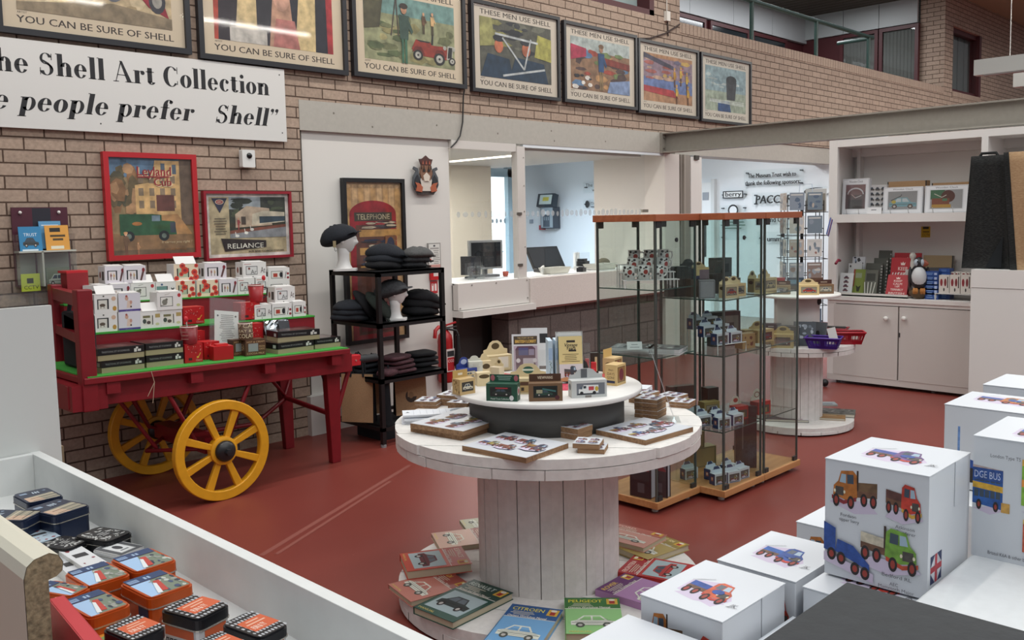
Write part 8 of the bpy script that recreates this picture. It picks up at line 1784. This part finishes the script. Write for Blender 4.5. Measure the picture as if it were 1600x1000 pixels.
m = MB(); m.bx(-.03, .25, -.17, .15, .05, .056, C('c9c8c6')); m.bx(-.03, .25, .145, .15, 0, .05, C('d2d0ce')); m.bx(-.03, .25, -.17, -.165, 0, .05, C('d2d0ce')); m.build('shelf', rp)
gm = 'patterned boxes in the lower bay'
def pat(a, w, h): a.ell(w*.24, h*.6, w*.13, h*.2, C('8c2c34')); a.rect(w*.16, h*.4, w*.16, h*.25, C('8c2c34')); a.ell(w*.62, h*.6, w*.12, h*.22, C('7c2c30')); a.rect(w*.8, h*.3, w*.1, h*.5, C('3c3434')); a.ell(w*.5, h*.2, w*.07, h*.1, C('2a2a2c')); a.ell(w*.85, h*.85, w*.06, h*.08, C('4c4a48'))
for j, (cols, z_) in enumerate(((((1467, 1483), (1484, 1500), (1501, 1517)), .858), (((1476, 1495), (1496, 1517)), .858+.10), (((1484, 1500), (1501, 1518)), .858+.175))):
    for i, (a0, a1) in enumerate(cols): upright('patterned_box', 'box', a0, a1, 446, 430, SX+.07+.05*j, .09, C('d2cdc6', .5), 'white box with dark red jumper print, %s in the %s row' % (('left', 'second', 'right')[i] if len(cols) == 3 else ('left', 'right')[i], ('bottom', 'middle', 'top')[j]), pat, gm, 0, z_)

# ---- white plinth with the two jute bags
XP = 7.35
py_ = PX(1517.5, 430, XP).y; pz = PX(1517.5, 421, XP).z
pl = thing('white_plinth', 'tall plain white plinth carrying a black bag and a tan bag', 'plinth', (XP, py_, 0))
m = MB(); m.bx(0, .5, -1.15, 0, 0, pz-.14, C('d8d9d6', .5)); m.build('lower_block', pl)
m = MB(); m.bx(-.004, .5, -1.15, 0, pz-.137, pz, C('dadad7', .5)); m.build('upper_block', pl)
q = random.Random(5)
def bagmesh(y0, y1, yt0, yt1, z0, z1, d0, d1, mat, nx=10, nz=12, x0=0):
    m = MB(); vs = []
    for s_ in (0, 1):
        for k in range(nz+1):
            for i in range(nx+1):
                u, v = i/nx, k/nz; y = (y0+(y1-y0)*u)*(1-v)+(yt0+(yt1-yt0)*u)*v; d = d0*(1-v)+d1*v
                vs.append((x0+(d if s_ else 0)+.012*math.sin(9*u+4*v+s_)*(1 if 0 < i < nx else 0)+.02*v, y, z0+(z1-z0)*v))
    n1 = (nx+1)*(nz+1); F = []
    for s_ in (0, 1):
        for k in range(nz):
            for i in range(nx):
                a_ = s_*n1+k*(nx+1)+i; f_ = (a_, a_+nx+1, a_+nx+2, a_+1); F.append(f_ if s_ else f_[::-1])
    for k in range(nz):
        for i in (0, nx):
            a_ = k*(nx+1)+i; f_ = (a_, a_+nx+1, n1+a_+nx+1, n1+a_); F.append(f_ if i else f_[::-1])
    for k in (0, nz):
        for i in range(nx):
            a_ = k*(nx+1)+i; f_ = (a_, a_+1, n1+a_+1, n1+a_); F.append(f_)
    m.add(vs, F, mat, True); return m
def burlap(a_, b_):
    def bld(nt, b):
        tc = nt.nodes.new('ShaderNodeTexCoord'); mp = nt.nodes.new('ShaderNodeMapping'); mp.inputs['Scale'].default_value = (30, 30, 140)
        n = nt.nodes.new('ShaderNodeTexNoise'); n.inputs['Scale'].default_value = 1.6; n.inputs['Detail'].default_value = 4
        nt.links.new(tc.outputs['Object'], mp.inputs[0]); nt.links.new(mp.outputs[0], n.inputs['Vector']); r = nt.nodes.new('ShaderNodeValToRGB'); r.color_ramp.elements[0].position = .4; r.color_ramp.elements[1].position = .72
        r.color_ramp.elements[0].color = (*lin(hx(a_)), 1); r.color_ramp.elements[1].color = (*lin(hx(b_)), 1); nt.links.new(n.outputs['Fac'], r.inputs['Fac']); nt.links.new(r.outputs['Color'], b.inputs['Base Color'])
        bp = nt.nodes.new('ShaderNodeBump'); bp.inputs['Strength'].default_value = .4; bp.inputs['Distance'].default_value = .003; nt.links.new(n.outputs['Fac'], bp.inputs['Height']); nt.links.new(bp.outputs['Normal'], b.inputs['Normal'])
    return node_mat('burlap_'+a_, bld, .95)
BB, TB_ = burlap('0c0d0f', '2a2c2a'), burlap('96795a', 'ab8f6e')
XB = XP+.12
g = lambda px, py: PX(px, py, XB).y
zt_, zb_ = PX(1540, 243, XB).z, pz+.001
bk_ = thing('jute_bag', 'large black jute bag standing on the white plinth', 'bag', (0, 0, 0))
bagmesh(g(1502, 420), g(1577, 423), g(1516, 245), g(1567, 243), zb_, zt_, .16, .05, BB, 10, 12, XB).build('body', bk_)
m = MB(); y_ = (g(1516, 245)+g(1567, 243))/2; m.tube([(XB+.06, y_+.08, zt_-.03), (XB+.06, y_+.05, zt_+.02), (XB+.06, y_-.05, zt_+.02), (XB+.06, y_-.08, zt_-.03)], .012, BB, 6); m.build('handle', bk_)
m = MB(); m.add([(XB-.012, g(1540, 420), zb_+.01), (XB-.012, g(1565, 420), zb_+.01), (XB-.0, g(1567, 375), zb_+.25)], [(0, 1, 2), (2, 1, 0)], C('2e3236', .9)); m.build('folded_panel', bk_)
XB2 = XP+.05
g2 = lambda px, py: PX(px, py, XB2).y
tn = thing('jute_bag', 'large tan jute bag with black edges standing on the white plinth', 'bag', (0, 0, 0))
zt2 = PX(1585, 237, XB2).z
bagmesh(g2(1588, 420), g2(1588, 420)-.42, g2(1574, 240), g2(1574, 240)-.42, zb_, zt2, .16, .05, TB_, 10, 12, XB2).build('body', tn)
bagmesh(g2(1578, 424), g2(1589, 424), g2(1567, 240), g2(1575, 240), zb_, zt2, .17, .06, BB, 2, 12, XB2-.004).build('gusset', tn)

# ---- hanging strip lights of the hall, at the upper right
def luminaire(px, py, px2, py2, z, lab):
    a_, b_ = PZ(px, py, z), PZ(px2, py2, z); t = thing('hanging_luminaire', lab, 'light', (a_.x, a_.y, z), 0, 'hanging hall lights')
    m = MB(); m.bx(-.06, .06, -2.2, 0, 0, .17, C('a9aaa6', .5)); m.build('housing', t)
    m = MB(); m.bx(-.05, .05, -2.1, -.1, -.012, 0, C('8c8a88')); m.build('louvre', t)
    m = MB(); m.tube([(0, -.35, .17), (0, -.35, 2.0)], .004, C('c4c4c0'), 5); m.build('wire', t)
luminaire(1524, 119, 1600, 110, 3.05, 'long white hall light hanging at the upper right, left of two')
luminaire(1585, 137, 1600, 134, 3.0, 'long white hall light hanging at the far right edge')
# ================================================================== NEAR LEFT: WHITE DISPLAY TRAY WITH TINS
TZ = .915; RZ_ = 1.005
TW_ = C('d4d5d3', .5, 0, .1, 20, .03)
tr = thing('display_tray', 'white wooden display tray full of tins in the left foreground', 'display tray', (.40, .75, 0))
m = MB(); m.bx(.02, .335, 0, 1.64, TZ-.02, TZ, TW_); m.build('floor_panel', tr)
m = MB(); m.bx(.317, .340, 0, 1.66, TZ-.06, RZ_, TW_); m.build('side_panel', tr, bev=.001)
m = MB(); m.bx(-.3, .317, 1.625, 1.645, TZ-.06, RZ_, TW_); m.build('end_panel', tr, bev=.001)
m = MB(); m.bx(.02, .32, .05, 1.62, 0, TZ-.02, C('cfd0ce', .5)); m.build('cabinet', tr)
yb_ = .75+1.645; p = PY(81, 476, yb_+.012)
bp_ = thing('back_board', 'upright white board behind the far end of the display tray', 'board', (0, yb_, .90))
m = MB(); x1 = PY(97, 703, yb_).x; x2 = PY(81, 477, yb_).x; z2 = PY(81, 477, yb_).z
m.add([(-.3, .003, 0), (x1, .003, 0), (x2, .003, z2-.90), (-.3, .003, z2-.90), (-.3, .02, 0), (x1, .02, 0), (x2, .02, z2-.90), (-.3, .02, z2-.90)], [(0, 1, 2, 3), (7, 6, 5, 4), (1, 5, 6, 2), (2, 6, 7, 3), (0, 4, 5, 1), (3, 7, 4, 0)], C('cbcdca', .45)); m.build('panel', bp_)
p = PY(82, 760, yb_+.04); m = MB(); m.bx(p.x-.012, p.x+.03, yb_+.03, yb_+.06, 0, 1.0, C('7c6a54', .8)); one(m, 'wooden_post', 'plain wooden post behind the upright white board', 'post')
# worktop offcut with rolled edge standing upright along the tray's near side
m = MB()
prof = [(-.019, .0), (-.019, 1.075), (-.014, 1.092), (-.004, 1.10), (.016, 1.104), (.028, 1.098), (.034, 1.086), (.032, 1.074), (.024, 1.068), (.013, 1.066), (.013, 0)]
n = len(prof); y0, y1 = 1.335, 2.10
rolled = thing('worktop_panel', 'cream-topped chipboard worktop panel with rolled edge at the far left', 'panel', (.399, 0, 0))
m.add([(x, y0, z) for x, z in prof]+[(x, y1, z) for x, z in prof], [(i, n+i, n+(i+1) % n, (i+1) % n) for i in range(n)], C('d9d4c2', .35)); m.build('laminate', rolled)
m = MB(); m.add([(x*.97, y0-.0008, z) for x, z in prof], [tuple(range(n))], CHIP); m.build('chipboard_end', rolled)

def tin(L, B, R, F, zt, zb, style, lab, r=.012, wh=None):
    PL, PB, PR, PF = [PZ(*q_, zt) for q_ in (L, B, R, F)]
    c = (PL+PB+PR+PF)/4; ux = ((PR-PF)+(PB-PL)).normalized(); w = ((PR-PF).length+(PB-PL).length)/2; d = ((PL-PF).length+(PB-PR).length)/2
    if wh: w, d = wh
    rz = math.atan2(ux.y, ux.x); h = zt-zb
    t = thing('tin', lab, 'tin', (c.x, c.y, zb), rz, 'tins in the white display tray')
    cb, cl = {'orange': ('b8501c', 'b8501c'), 'navy': ('1d2740', '1d2740'), 'word': ('c4c4c6', '1c1c20'), 'leaf': ('1e1e22', '1e1e22'), 'white': ('c9cacb', 'c9cacb')}[style]
    m = MB(); m.rprism(-w/2+.001, w/2-.001, -d/2+.001, d/2-.001, 0, h*.72, r, C(cb, .3, .3)); K = Art(m, (-w/2, -d/2+.0008, 0), (1, 0, 0), (0, 0, 1), .0003); K2 = Art(m, (-w/2+.0008, d/2, 0), (0, -1, 0), (0, 0, 1), .0003)
    if style == 'word':
        for A_, ww in ((K, w), (K2, d)):
            A_.rect(r, h*.5, ww-2*r, h*.2, C('b8542c')); A_.rect(r, 0, ww-2*r, h*.1, C('b8542c'))
            q_ = random.Random(int(L[0]))
            for i in range(7): A_.frame(r+(ww-2*r)*i/7+.001, h*.14, (ww-2*r)/7-.002, h*.3, .0018, C('2a2a2e')); A_.ell(r+(ww-2*r)*(i+.5)/7, h*.29, .003, .005, C('3a3a3e'))
    if style == 'orange': K2.rect(d-.04, 0, .03, h*.7, C('22304f')); K2.ell(d-.025, h*.35, .008, .012, C('8a9ab4')); K.ell(w*.3, h*.4, .010, .010, C('8c3c18'))
    if style == 'navy': K.poly([(r, 0), (w-r, 0), (w-r, h*.12), (w*.7, h*.2), (w*.5, h*.1), (w*.3, h*.22), (r, h*.12)], C('10141f'))
    m.build('base', t)
    m = MB(); m.rprism(-w/2, w/2, -d/2, d/2, h*.72, h-.003, r, C(cl, .3, .3)); m.rprism(-w/2+.002, w/2-.002, -d/2+.002, d/2-.002, h-.003, h, r, C(cl, .3, .3)); m.rprism(-w/2-.0008, w/2+.0008, -d/2-.0008, d/2+.0008, h*.72, h*.75, r, C('b4b0a8', .25, .7))
    a = Art(m, (-w/2, -d/2, h), (1, 0, 0), (0, 1, 0), .0003); e = .006
    if style == 'orange':
        a.poly([(e, e), (w*.45, e), (w*.5, d*.72), (e, d*.72)], C('9ab8d8')); a.poly([(w*.28, e), (w-e, e), (w-e, d*.72), (w*.5, d*.72)], C('6f7a6a')); blobs(a, w*.4, e, w*.55, d*.62, 16, [C('3c4a6a'), C('8c8f88'), C('2a3040'), C('b0b4ac')], int(L[0]), .1)
        a.poly([(w*.3, d*.15), (w*.5, d*.12), (w*.62, d*.6), (w*.5, d*.62)], C('b03a30')); a.poly([(w*.25, d*.1), (w*.35, d*.08), (w*.5, d*.5), (w*.45, d*.55)], C('d2d6d8'))
        a.rect(e, d*.72, w-2*e, d*.25, C('22385f')); a.rect(w*.1, d*.76, w*.22, d*.13, C('7c93b4')); a.text('TRAINS', w*.12, d*.8, d*.06, C('1c2c4c'), w*.18); a.rect(w*.45, d*.78, w*.05, d*.1, C('9ab0c8')); a.rect(w*.53, d*.78, w*.05, d*.1, C('9ab0c8'))
    if style == 'navy':
        a.poly([(e, e), (w-e, e), (w-e, d*.55), (e, d*.45)], C('8a8474')); a.poly([(e, d*.1), (w*.5, d*.05), (w*.45, d*.4), (e, d*.45)], C('b89a84'))
        for k in range(4): a.line(w*.2, d*(.12+.09*k), w-e, d*(.18+.09*k), .0025, C(['2c2a28', 'a89a84', '4a463e', 'c4b8a0'][k]))
        a.rect(w*.12, d*.72, w*.2, d*.12, C('7c8ca0')); a.rect(w*.45, d*.66, w*.04, d*.14, C('a8b4c0')); a.rect(w*.52, d*.66, w*.04, d*.14, C('a8b4c0')); a.rect(w*.59, d*.66, w*.04, d*.14, C('a8b4c0')); a.ell(w*.8, d*.78, w*.05, d*.03, C('7c8ca0'))
    if style == 'word':
        q_ = random.Random(int(L[0]))
        for i in range(9):
            for j in range(7):
                if .26 < (j+.5)/7 < .74 and (i+.5)/9 > .2: continue
                x, y = w*(i+.3)/9.6+.004, d*(j+.25)/7.4+.003; (a.rect(x, y, w*.06, d*.07, C('b4b6ba')) if q_.random() < .6 else a.ell(x+w*.03, y+d*.03, w*.03, d*.04, C('9a9ca0'))); a.k = 1
        a.k = 2; a.rect(w*.22, d*.26, w*.78, d*.48, C('c2562c')); a.text('FUN & TY', w*.30, d*.33, d*.15, C('e0c8b8'), w*.4, 'l', .0003); a.lines(w*.3, d*.5, w*.6, d*.2, 2, C('d8a890'), .4)
    if style == 'leaf':
        q_ = random.Random(int(L[0]))
        for i in range(36):
            x, y, an = q_.uniform(.08, .92)*w, q_.uniform(.08, .92)*d, q_.uniform(0, 6.28); l_ = .007
            a.poly([(x-l_*math.cos(an), y-l_*math.sin(an)), (x+.003*math.sin(an), y-.003*math.cos(an)), (x+l_*math.cos(an), y+l_*math.sin(an)), (x-.003*math.sin(an), y+.003*math.cos(an))], C('a8a8a6')); a.k = 1
        a.k = 2; a.rect(w*.3, d*.32, w*.4, d*.36, C('1a1a1e')); a.lines(w*.34, d*.38, w*.32, d*.24, 3, C('a0a09e'), .4)
    if style == 'white': a.frame(.004, .004, w-.008, d-.008, .010, C('4a4c50')); a.rect(w*.25, d*.2, w*.5, d*.6, C('d0d1d2')); a.ell(w*.5, d*.55, w*.12, d*.16, C('33343a')); a.rect(w*.35, d*.28, w*.3, d*.06, C('6a6c70'))
    m.build('lid', t)
    return t
ZT_ = .985
tin((191, 908), (260, 888), (298, 912), (228, 940), ZT_, TZ, 'orange', 'orange train tin, frontmost of the upright group with its full side showing')
tin((175, 873), (239, 853), (274, 876), (206, 897), ZT_, TZ, 'orange', 'orange train tin, rearmost one against the tray wall')
tin((102, 893), (169, 876), (203, 896), (133, 921), ZT_, TZ, 'orange', 'orange train tin in the middle, left of the rearmost one')
tin((96, 938), (164, 918), (201, 944), (136, 970), ZT_, TZ, 'orange', 'orange train tin nearest the red book')
tin((62, 916), (98, 899), (129, 922), (92, 940), ZT_, TZ, 'orange', 'orange train tin half hidden by the worktop panel')
tin((259, 947), (310, 925), (352, 946), (298, 976), .985, TZ, 'word', 'black and white patterned tin with orange label, left of the front pair')
tin((346, 972), (396, 953), (447, 976), (404, 1002), .975, TZ, 'word', 'black and white patterned tin with orange label, rightmost in the tray')
tin((161, 981), (217, 958), (259, 980), (201, 1005), .985, TZ, 'word', 'black and white patterned tin with orange label, leftmost near the red book')
tin((300, 1003), (345, 985), (390, 1005), (345, 1030), .985, TZ, 'word', 'black and white patterned tin just showing at the bottom edge')
tin((50, 792), (107, 775), (129, 792), (71, 811), .98, TZ, 'navy', 'dark blue landscape tin, front one of the three at the tray end')
tin((22, 772), (76, 760), (98, 775), (40, 788), .98, TZ, 'navy', 'dark blue landscape tin, rear one of the three at the tray end')
tin((-10, 803), (22, 787), (43, 806), (5, 824), .98, TZ, 'navy', 'dark blue landscape tin cut off at the left edge of the tray')
tin((129, 834), (168, 817), (195, 835), (152, 852), .955, TZ, 'leaf', 'black tin with white leaf sprigs against the tray wall')
tin((152, 855), (192, 841), (220, 855), (178, 874), .945, TZ, 'white', 'white square tin with a dark border beside the leaf tin')
tin((68, 848), (108, 832), (133, 845), (93, 864), .95, TZ, 'leaf', 'black tin with white leaf sprigs left of the white strip packs')
def strip(p0, p1, wd, z0, h, c_, lab, sd, name='strip_pack', cat='pack'):
    a_, b_ = PZ(*p0, z0+h), PZ(*p1, z0+h); L_ = (b_-a_).length; rz = math.atan2((b_-a_).y, (b_-a_).x)
    m = MB(); m.rprism(0, L_, -wd/2, wd/2, 0, h, .006, C(c_, .4)); a = Art(m, (0, -wd/2, h), (1, 0, 0), (0, 1, 0), .0003); blobs(a, L_*.05, wd*.1, L_*.3, wd*.8, 8, [C('7c2c34'), C('3a3a40'), C('8a8a8c')], sd, .1); a.rect(L_*.4, wd*.2, L_*.12, wd*.6, C('2a2a2e')); blobs(a, L_*.6, wd*.1, L_*.35, wd*.8, 6, [C('8c4a50'), C('6a6a70')], sd+1, .1)
    return one(m, name, lab, cat, (a_.x, a_.y, z0), rz, 'slim packs in the tray')
strip((100, 851), (158, 888), .04, TZ, .030, 'd2d3d5', 'slim white printed pack lying diagonally, the right one', 3)
strip((88, 862), (140, 905), .04, TZ, .022, 'cbccd0', 'slim white printed pack lying diagonally, the left one', 5)
strip((45, 828), (72, 845), .06, TZ, .030, 'a8b8c4', 'pale blue printed card pack behind the slim white packs', 7)
p = PZ(118, 978, .96)
nb_ = thing('red_book', 'red book standing in the near end of the tray by the worktop panel', 'book', (.44, 1.13, TZ), 0)
a_, b_ = PZ(88, 938, 1.0), PZ(138, 998, 1.0)
L_ = (b_-a_).length; rz = math.atan2((b_-a_).y, (b_-a_).x); nb_.location = (a_.x, a_.y, TZ); nb_.rotation_euler = (0, 0, rz)
m = MB(); m.bx(0, L_*1.5, -.011, .011, 0, .09, C('a8242c', .5)); a = Art(m, (0, -.011, .09), (1, 0, 0), (0, 1, 0), .0004); a.rect(0, .009, L_*1.5, .002, C('d87c78')); m.build('cover', nb_)
m = MB(); m.bx(.004, L_*1.5-.004, -.009, .009, .09, .0905, C('b83038')); m.build('spine', nb_)
flat('paper_slip', 'pale printed slip on the tray floor beside the red book', 'paper', 140, 962, TZ, .03, .06, .02, .9, C('b8b8a8'), lambda a, w, h: a.rect(w*.2, h*.2, w*.6, h*.3, C('8a9080')))
flat('yellow_card', 'orange-yellow card at the bottom edge of the tray', 'card', 178, 996, TZ, .05, .06, .04, .5, C('d08a2c'), lambda a, w, h: a.rect(w*.1, h*.6, w*.6, h*.2, C('7c9a5c')))
flat('green_card', 'dark green printed card low in the tray beside the red book', 'card', 90, 985, TZ, .04, .06, .02, .8, C('5c6048'), lambda a, w, h: blobs(a, .004, .004, w*.8, h*.8, 6, [C('a89a6c'), C('3c442c')], 3, .15))

# ================================================================== NEAR RIGHT: STEPPED DISPLAY OF MUG BOXES
GW = C('dcdedf', .5, 0, .2, 60, .03)
gd = thing('stepped_display', 'white stepped display stand carrying mug boxes in the right foreground', 'display stand', (0, 0, 0))
m = MB(); m.bx(.78, 1.33, .375, .56, .92, .948, GW); m.bx(.70, 1.38, .56, .66, .92, .948, GW); m.bx(1.33, 1.38, .375, .56, .92, .948, GW); m.build('lower_tier', gd)
m = MB(); m.bx(1.60, 2.3, .10, .62, .95, 1.058, GW); m.build('middle_tier', gd)
m = MB(); m.bx(.30, 1.75, -.4, .372, 0, 1.12, GW); m.build('upper_tier', gd, bev=.004)
sl = thing('slate_board', 'dark slate-grey board lying on the white stand at the bottom edge', 'board', (.835, .374, 1.12))
m = MB(); m.bx(-.55, 0, -.6, -.004, .0, .078, C('1e2125', .7, 0, .3, 60, .15)); m.build('board', sl)
WM = C('d0d3d8', .45); VARY[:] = [.3, 110]
CAPT = C('5a5a60', .6)
def mugbox(x0, x1, y0, y1, z0, z1, lab, faces, seam=True, top=0):
    t = thing('gift_mug_box', lab, 'box', ((x0+x1)/2, (y0+y1)/2, z0), 0, 'white mug boxes on the stepped display')
    w, d, h = x1-x0, y1-y0, z1-z0
    m = MB(); m.bx(-w/2, w/2, -d/2, d/2, 0, h-.0015, WM)
    if 'L' in faces: faces['L'](Art(m, (-w/2, d/2, 0), (0, -1, 0), (0, 0, 1), .0003), d, h)
    if 'F' in faces: faces['F'](Art(m, (-w/2, -d/2, 0), (1, 0, 0), (0, 0, 1), .0003), w, h)
    m.build('carton', t, bev=.0012)
    m = MB(); m.bx(-w/2-.0006, w/2+.0006, -d/2-.0006, d/2+.0006, h-.0012, h, WM)
    m.bx(w*.1, w*.4, -d/2-.0012, -d/2-.0004, h*.62, h, WM)
    # top print is read from the -X side
    a = Art(m, (-w/2, d/2, h), (0, -1, 0), (1, 0, 0), .0003)
    if 'T' in faces: faces['T'](a, d, w)
    m.build('lid', t)
    return t
CO, BLU_, GRN_, RD_ = C('b06a2c'), C('2c4c94'), C('6f9a3c'), C('b83a2c')
def four(a, w, h):
    pic_lorry(a, w*.07, h*.60, w*.46, h*.33, CO, C('6a5038'), C('8c2c34'), True, True); a.text('Fordson', w*.16, h*.53, h*.028, CAPT, w*.16); a.text('tipper lorry', w*.15, h*.49, h*.028, CAPT, w*.2)
    pic_lorry(a, w*.60, h*.60, w*.34, h*.30, RD_, C('5c3a34'), C('c2963c')); a.text('Atkinson', w*.70, h*.53, h*.028, CAPT, w*.18); a.text('Borderer', w*.71, h*.49, h*.028, CAPT, w*.18)
    pic_lorry(a, w*.36, h*.16, w*.56, h*.36, GRN_, C('c2b8a4'), C('b8482c'), True); a.text('Bedford RL', w*.58, h*.115, h*.03, CAPT, w*.28)
    a.poly([(0, h*.12), (w*.5, h*.02), (w*.5, h*.10), (0, h*.2)], SHADE); a.poly([(0, h*.22), (w*.12, h*.2), (w*.12, h*.42), (0, h*.46)], BLU_); a.poly([(w*.12, h*.22), (w*.46, h*.12), (w*.46, h*.17), (w*.30, h*.30), (w*.14, h*.33)], BLU_)
    for u, v in ((.08, .19), (.18, .17), (.32, .11), (.42, .09)): a.ell(w*u, h*v, w*.045, h*.055, TYRE); a.ell(w*u, h*v, w*.025, h*.03, HUB)
    a.text('AEC', w*.66, h*.05, h*.028, CAPT, w*.08); a.text('Mammoth Major', w*.55, h*.015, h*.028, CAPT, w*.34)
def ttop(c1, c2, x=.30, y=.28):
    def f(a, w, h):
        a.poly([(w*(x-.1), h*(y+.05)), (w*(x+.42), h*(y-.08)), (w*(x+.52), h*(y+.12)), (w*(x+.3), h*(y+.42)), (w*(x-.1), h*(y+.3))], SHADE)
        pic_lorry(a, w*(x-.08), h*(y-.02), w*.56, h*.42, c1, c2, RD_); a.ell(w*(x+.3), h*(y+.2), w*.07, h*.05, BLU_)
        a.line(w*(x-.1), h*(y+.3), w*(x+.1), h*(y+.42), .0012, C('a8a8ae')); a.text('JK', w*(x+.56), h*(y+.02), h*.06, CAPT, w*.07, 'l', 0, .2); a.line(w*(x+.54), h*(y+.0), w*(x+.66), h*(y+.02), .0008, CAPT)
    return f
def flag(a, w, h):
    x, y, s_ = w*.06, h*.10, w*.26; a.rect(x, y, s_, s_*.95, C('c4c6cc')); a.poly([(x, y), (x+s_*.4, y), (x, y+s_*.4)], C('2a3358')); a.poly([(x+s_, y), (x+s_*.6, y), (x+s_, y+s_*.4)], C('2a3358')); a.poly([(x, y+s_*.95), (x+s_*.4, y+s_*.95), (x, y+s_*.55)], C('2a3358')); a.poly([(x+s_, y+s_*.95), (x+s_*.6, y+s_*.95), (x+s_, y+s_*.55)], C('2a3358')); a.rect(x+s_*.4, y, s_*.2, s_*.95, C('a83440')); a.rect(x, y+s_*.38, s_, s_*.2, C('a83440'))
mugbox(1.072, 1.212, .378, .505, 1.10, 1.25, 'white mug box with four painted lorries, topmost in the middle of the display', {'L': four, 'T': ttop(C('6a4a7c'), C('3c4c94')), 'F': flag})
def lowL(a, w, h): pic_lorry(a, w*.08, h*.52, w*.46, h*.38, CO, C('6a5038'), C('8c2c34'), True, True); pic_lorry(a, w*.60, h*.50, w*.34, h*.34, RD_, C('3c3a50'), C('c2963c')); pic_lorry(a, w*.3, h*.08, w*.5, h*.34, GRN_, C('c2b8a4'))
mugbox(.862, 1.008, .526, .640, .95, 1.10, 'white mug box with an orange and blue lorry on its lid, front left', {'L': lowL, 'T': ttop(C('c25a3c'), BLU_, .30, .25)})
mugbox(1.020, 1.166, .518, .630, .95, 1.10, 'white mug box with a blue lorry on its lid beside the floor gap, lower tier', {'L': lowL, 'T': ttop(BLU_, C('2c5ca8'), .30, .3)})
mugbox(1.020, 1.166, .384, .508, .95, 1.097, 'white mug box under the four-lorry box on the lower tier', {'L': lowL, 'T': ttop(BLU_, C('c2823c'), .3, .3)})
mugbox(.866, 1.008, .390, .515, .95, 1.06, 'white mug box half covered by the slate board on the lower tier', {'L': lowL})
mugbox(.715, .850, .530, .650, .95, 1.075, 'white mug box just showing at the bottom edge left of the display', {})
mugbox(1.228, 1.365, .49, .623, .95, 1.10, 'white mug box with an orange lorry showing behind the four-lorry box', {'L': lowL, 'T': ttop(CO, BLU_)})
def busf(a, w, h):
    a.text('London Type TS or similar', w*.14, h*.84, h*.03, CAPT, w*.4)
    pic_bus(a, -w*.0, h*.40, w*.25, h*.36, C('2c5aa0'), C('d8a83c'), C('b8a4a0')); a.rect(w*.0, h*.64, w*.25, h*.10, C('2c4c8c')); a.text('DGE BUS', w*.01, h*.66, h*.06, C('b8c0d8'), w*.22); a.rect(w*.24, h*.4, w*.07, h*.08, C('c2964c'))
    pic_bus(a, w*.40, h*.44, w*.58, h*.42, C('7ca83c'), C('d88a3c'), C('d8a84c')); pic_bus(a, w*.42, h*.08, w*.56, h*.3, C('c2583c'), C('c25a3c'), C('d8b85c')); a.text('Bristol K6A & other buses', w*.14, h*.04, h*.03, CAPT, w*.36)
p0 = PZ(1517, 866, 1.12)
mugbox(p0.x, p0.x+.14, p0.y-.14, p0.y, 1.12, PX(1517, 679, p0.x).z, 'white mug box with painted double-decker buses at the right edge', {'L': busf, 'T': ttop(BLU_, C('2c5ca8'), .34, .2)})
q0 = PZ(1476, 631, 1.21)
def trac(a, w, h):
    for x, c_ in ((.02, BLU_), (.55, C('2c4c94'))):
        a.poly([(w*x, h*.16), (w*(x+.34), h*.14), (w*(x+.3), h*.36), (w*(x+.12), h*.4), (w*x, h*.36)], c_); a.line(w*(x+.14), h*.36, w*(x+.14), h*.75, .004, C('6a8cc0')); a.ell(w*(x+.08), h*.22, w*.07, h*.12, TYRE); a.ell(w*(x+.08), h*.22, w*.04, h*.07, HUB); a.ell(w*(x+.28), h*.18, w*.05, h*.09, TYRE)
mugbox(q0.x, q0.x+.15, q0.y-.16, q0.y, 1.06, 1.21, 'white mug box with blue tractors behind the bus box', {'L': trac, 'T': ttop(CO, BLU_, .25, .45)})
mugbox(q0.x+.21, q0.x+.36, q0.y-.17, q0.y-.0, 1.06, 1.215, 'white mug box behind the tractor box, with a small lid print', {'T': lambda a, w, h: a.ell(w*.4, h*.5, .012, .01, C('4a4a5c'))})
mugbox(q0.x+.25, q0.x+.40, q0.y-.37, q0.y-.20, 1.06, 1.26, 'tall plain white mug box at the far right edge of the display', {})
VARY[0] = 0
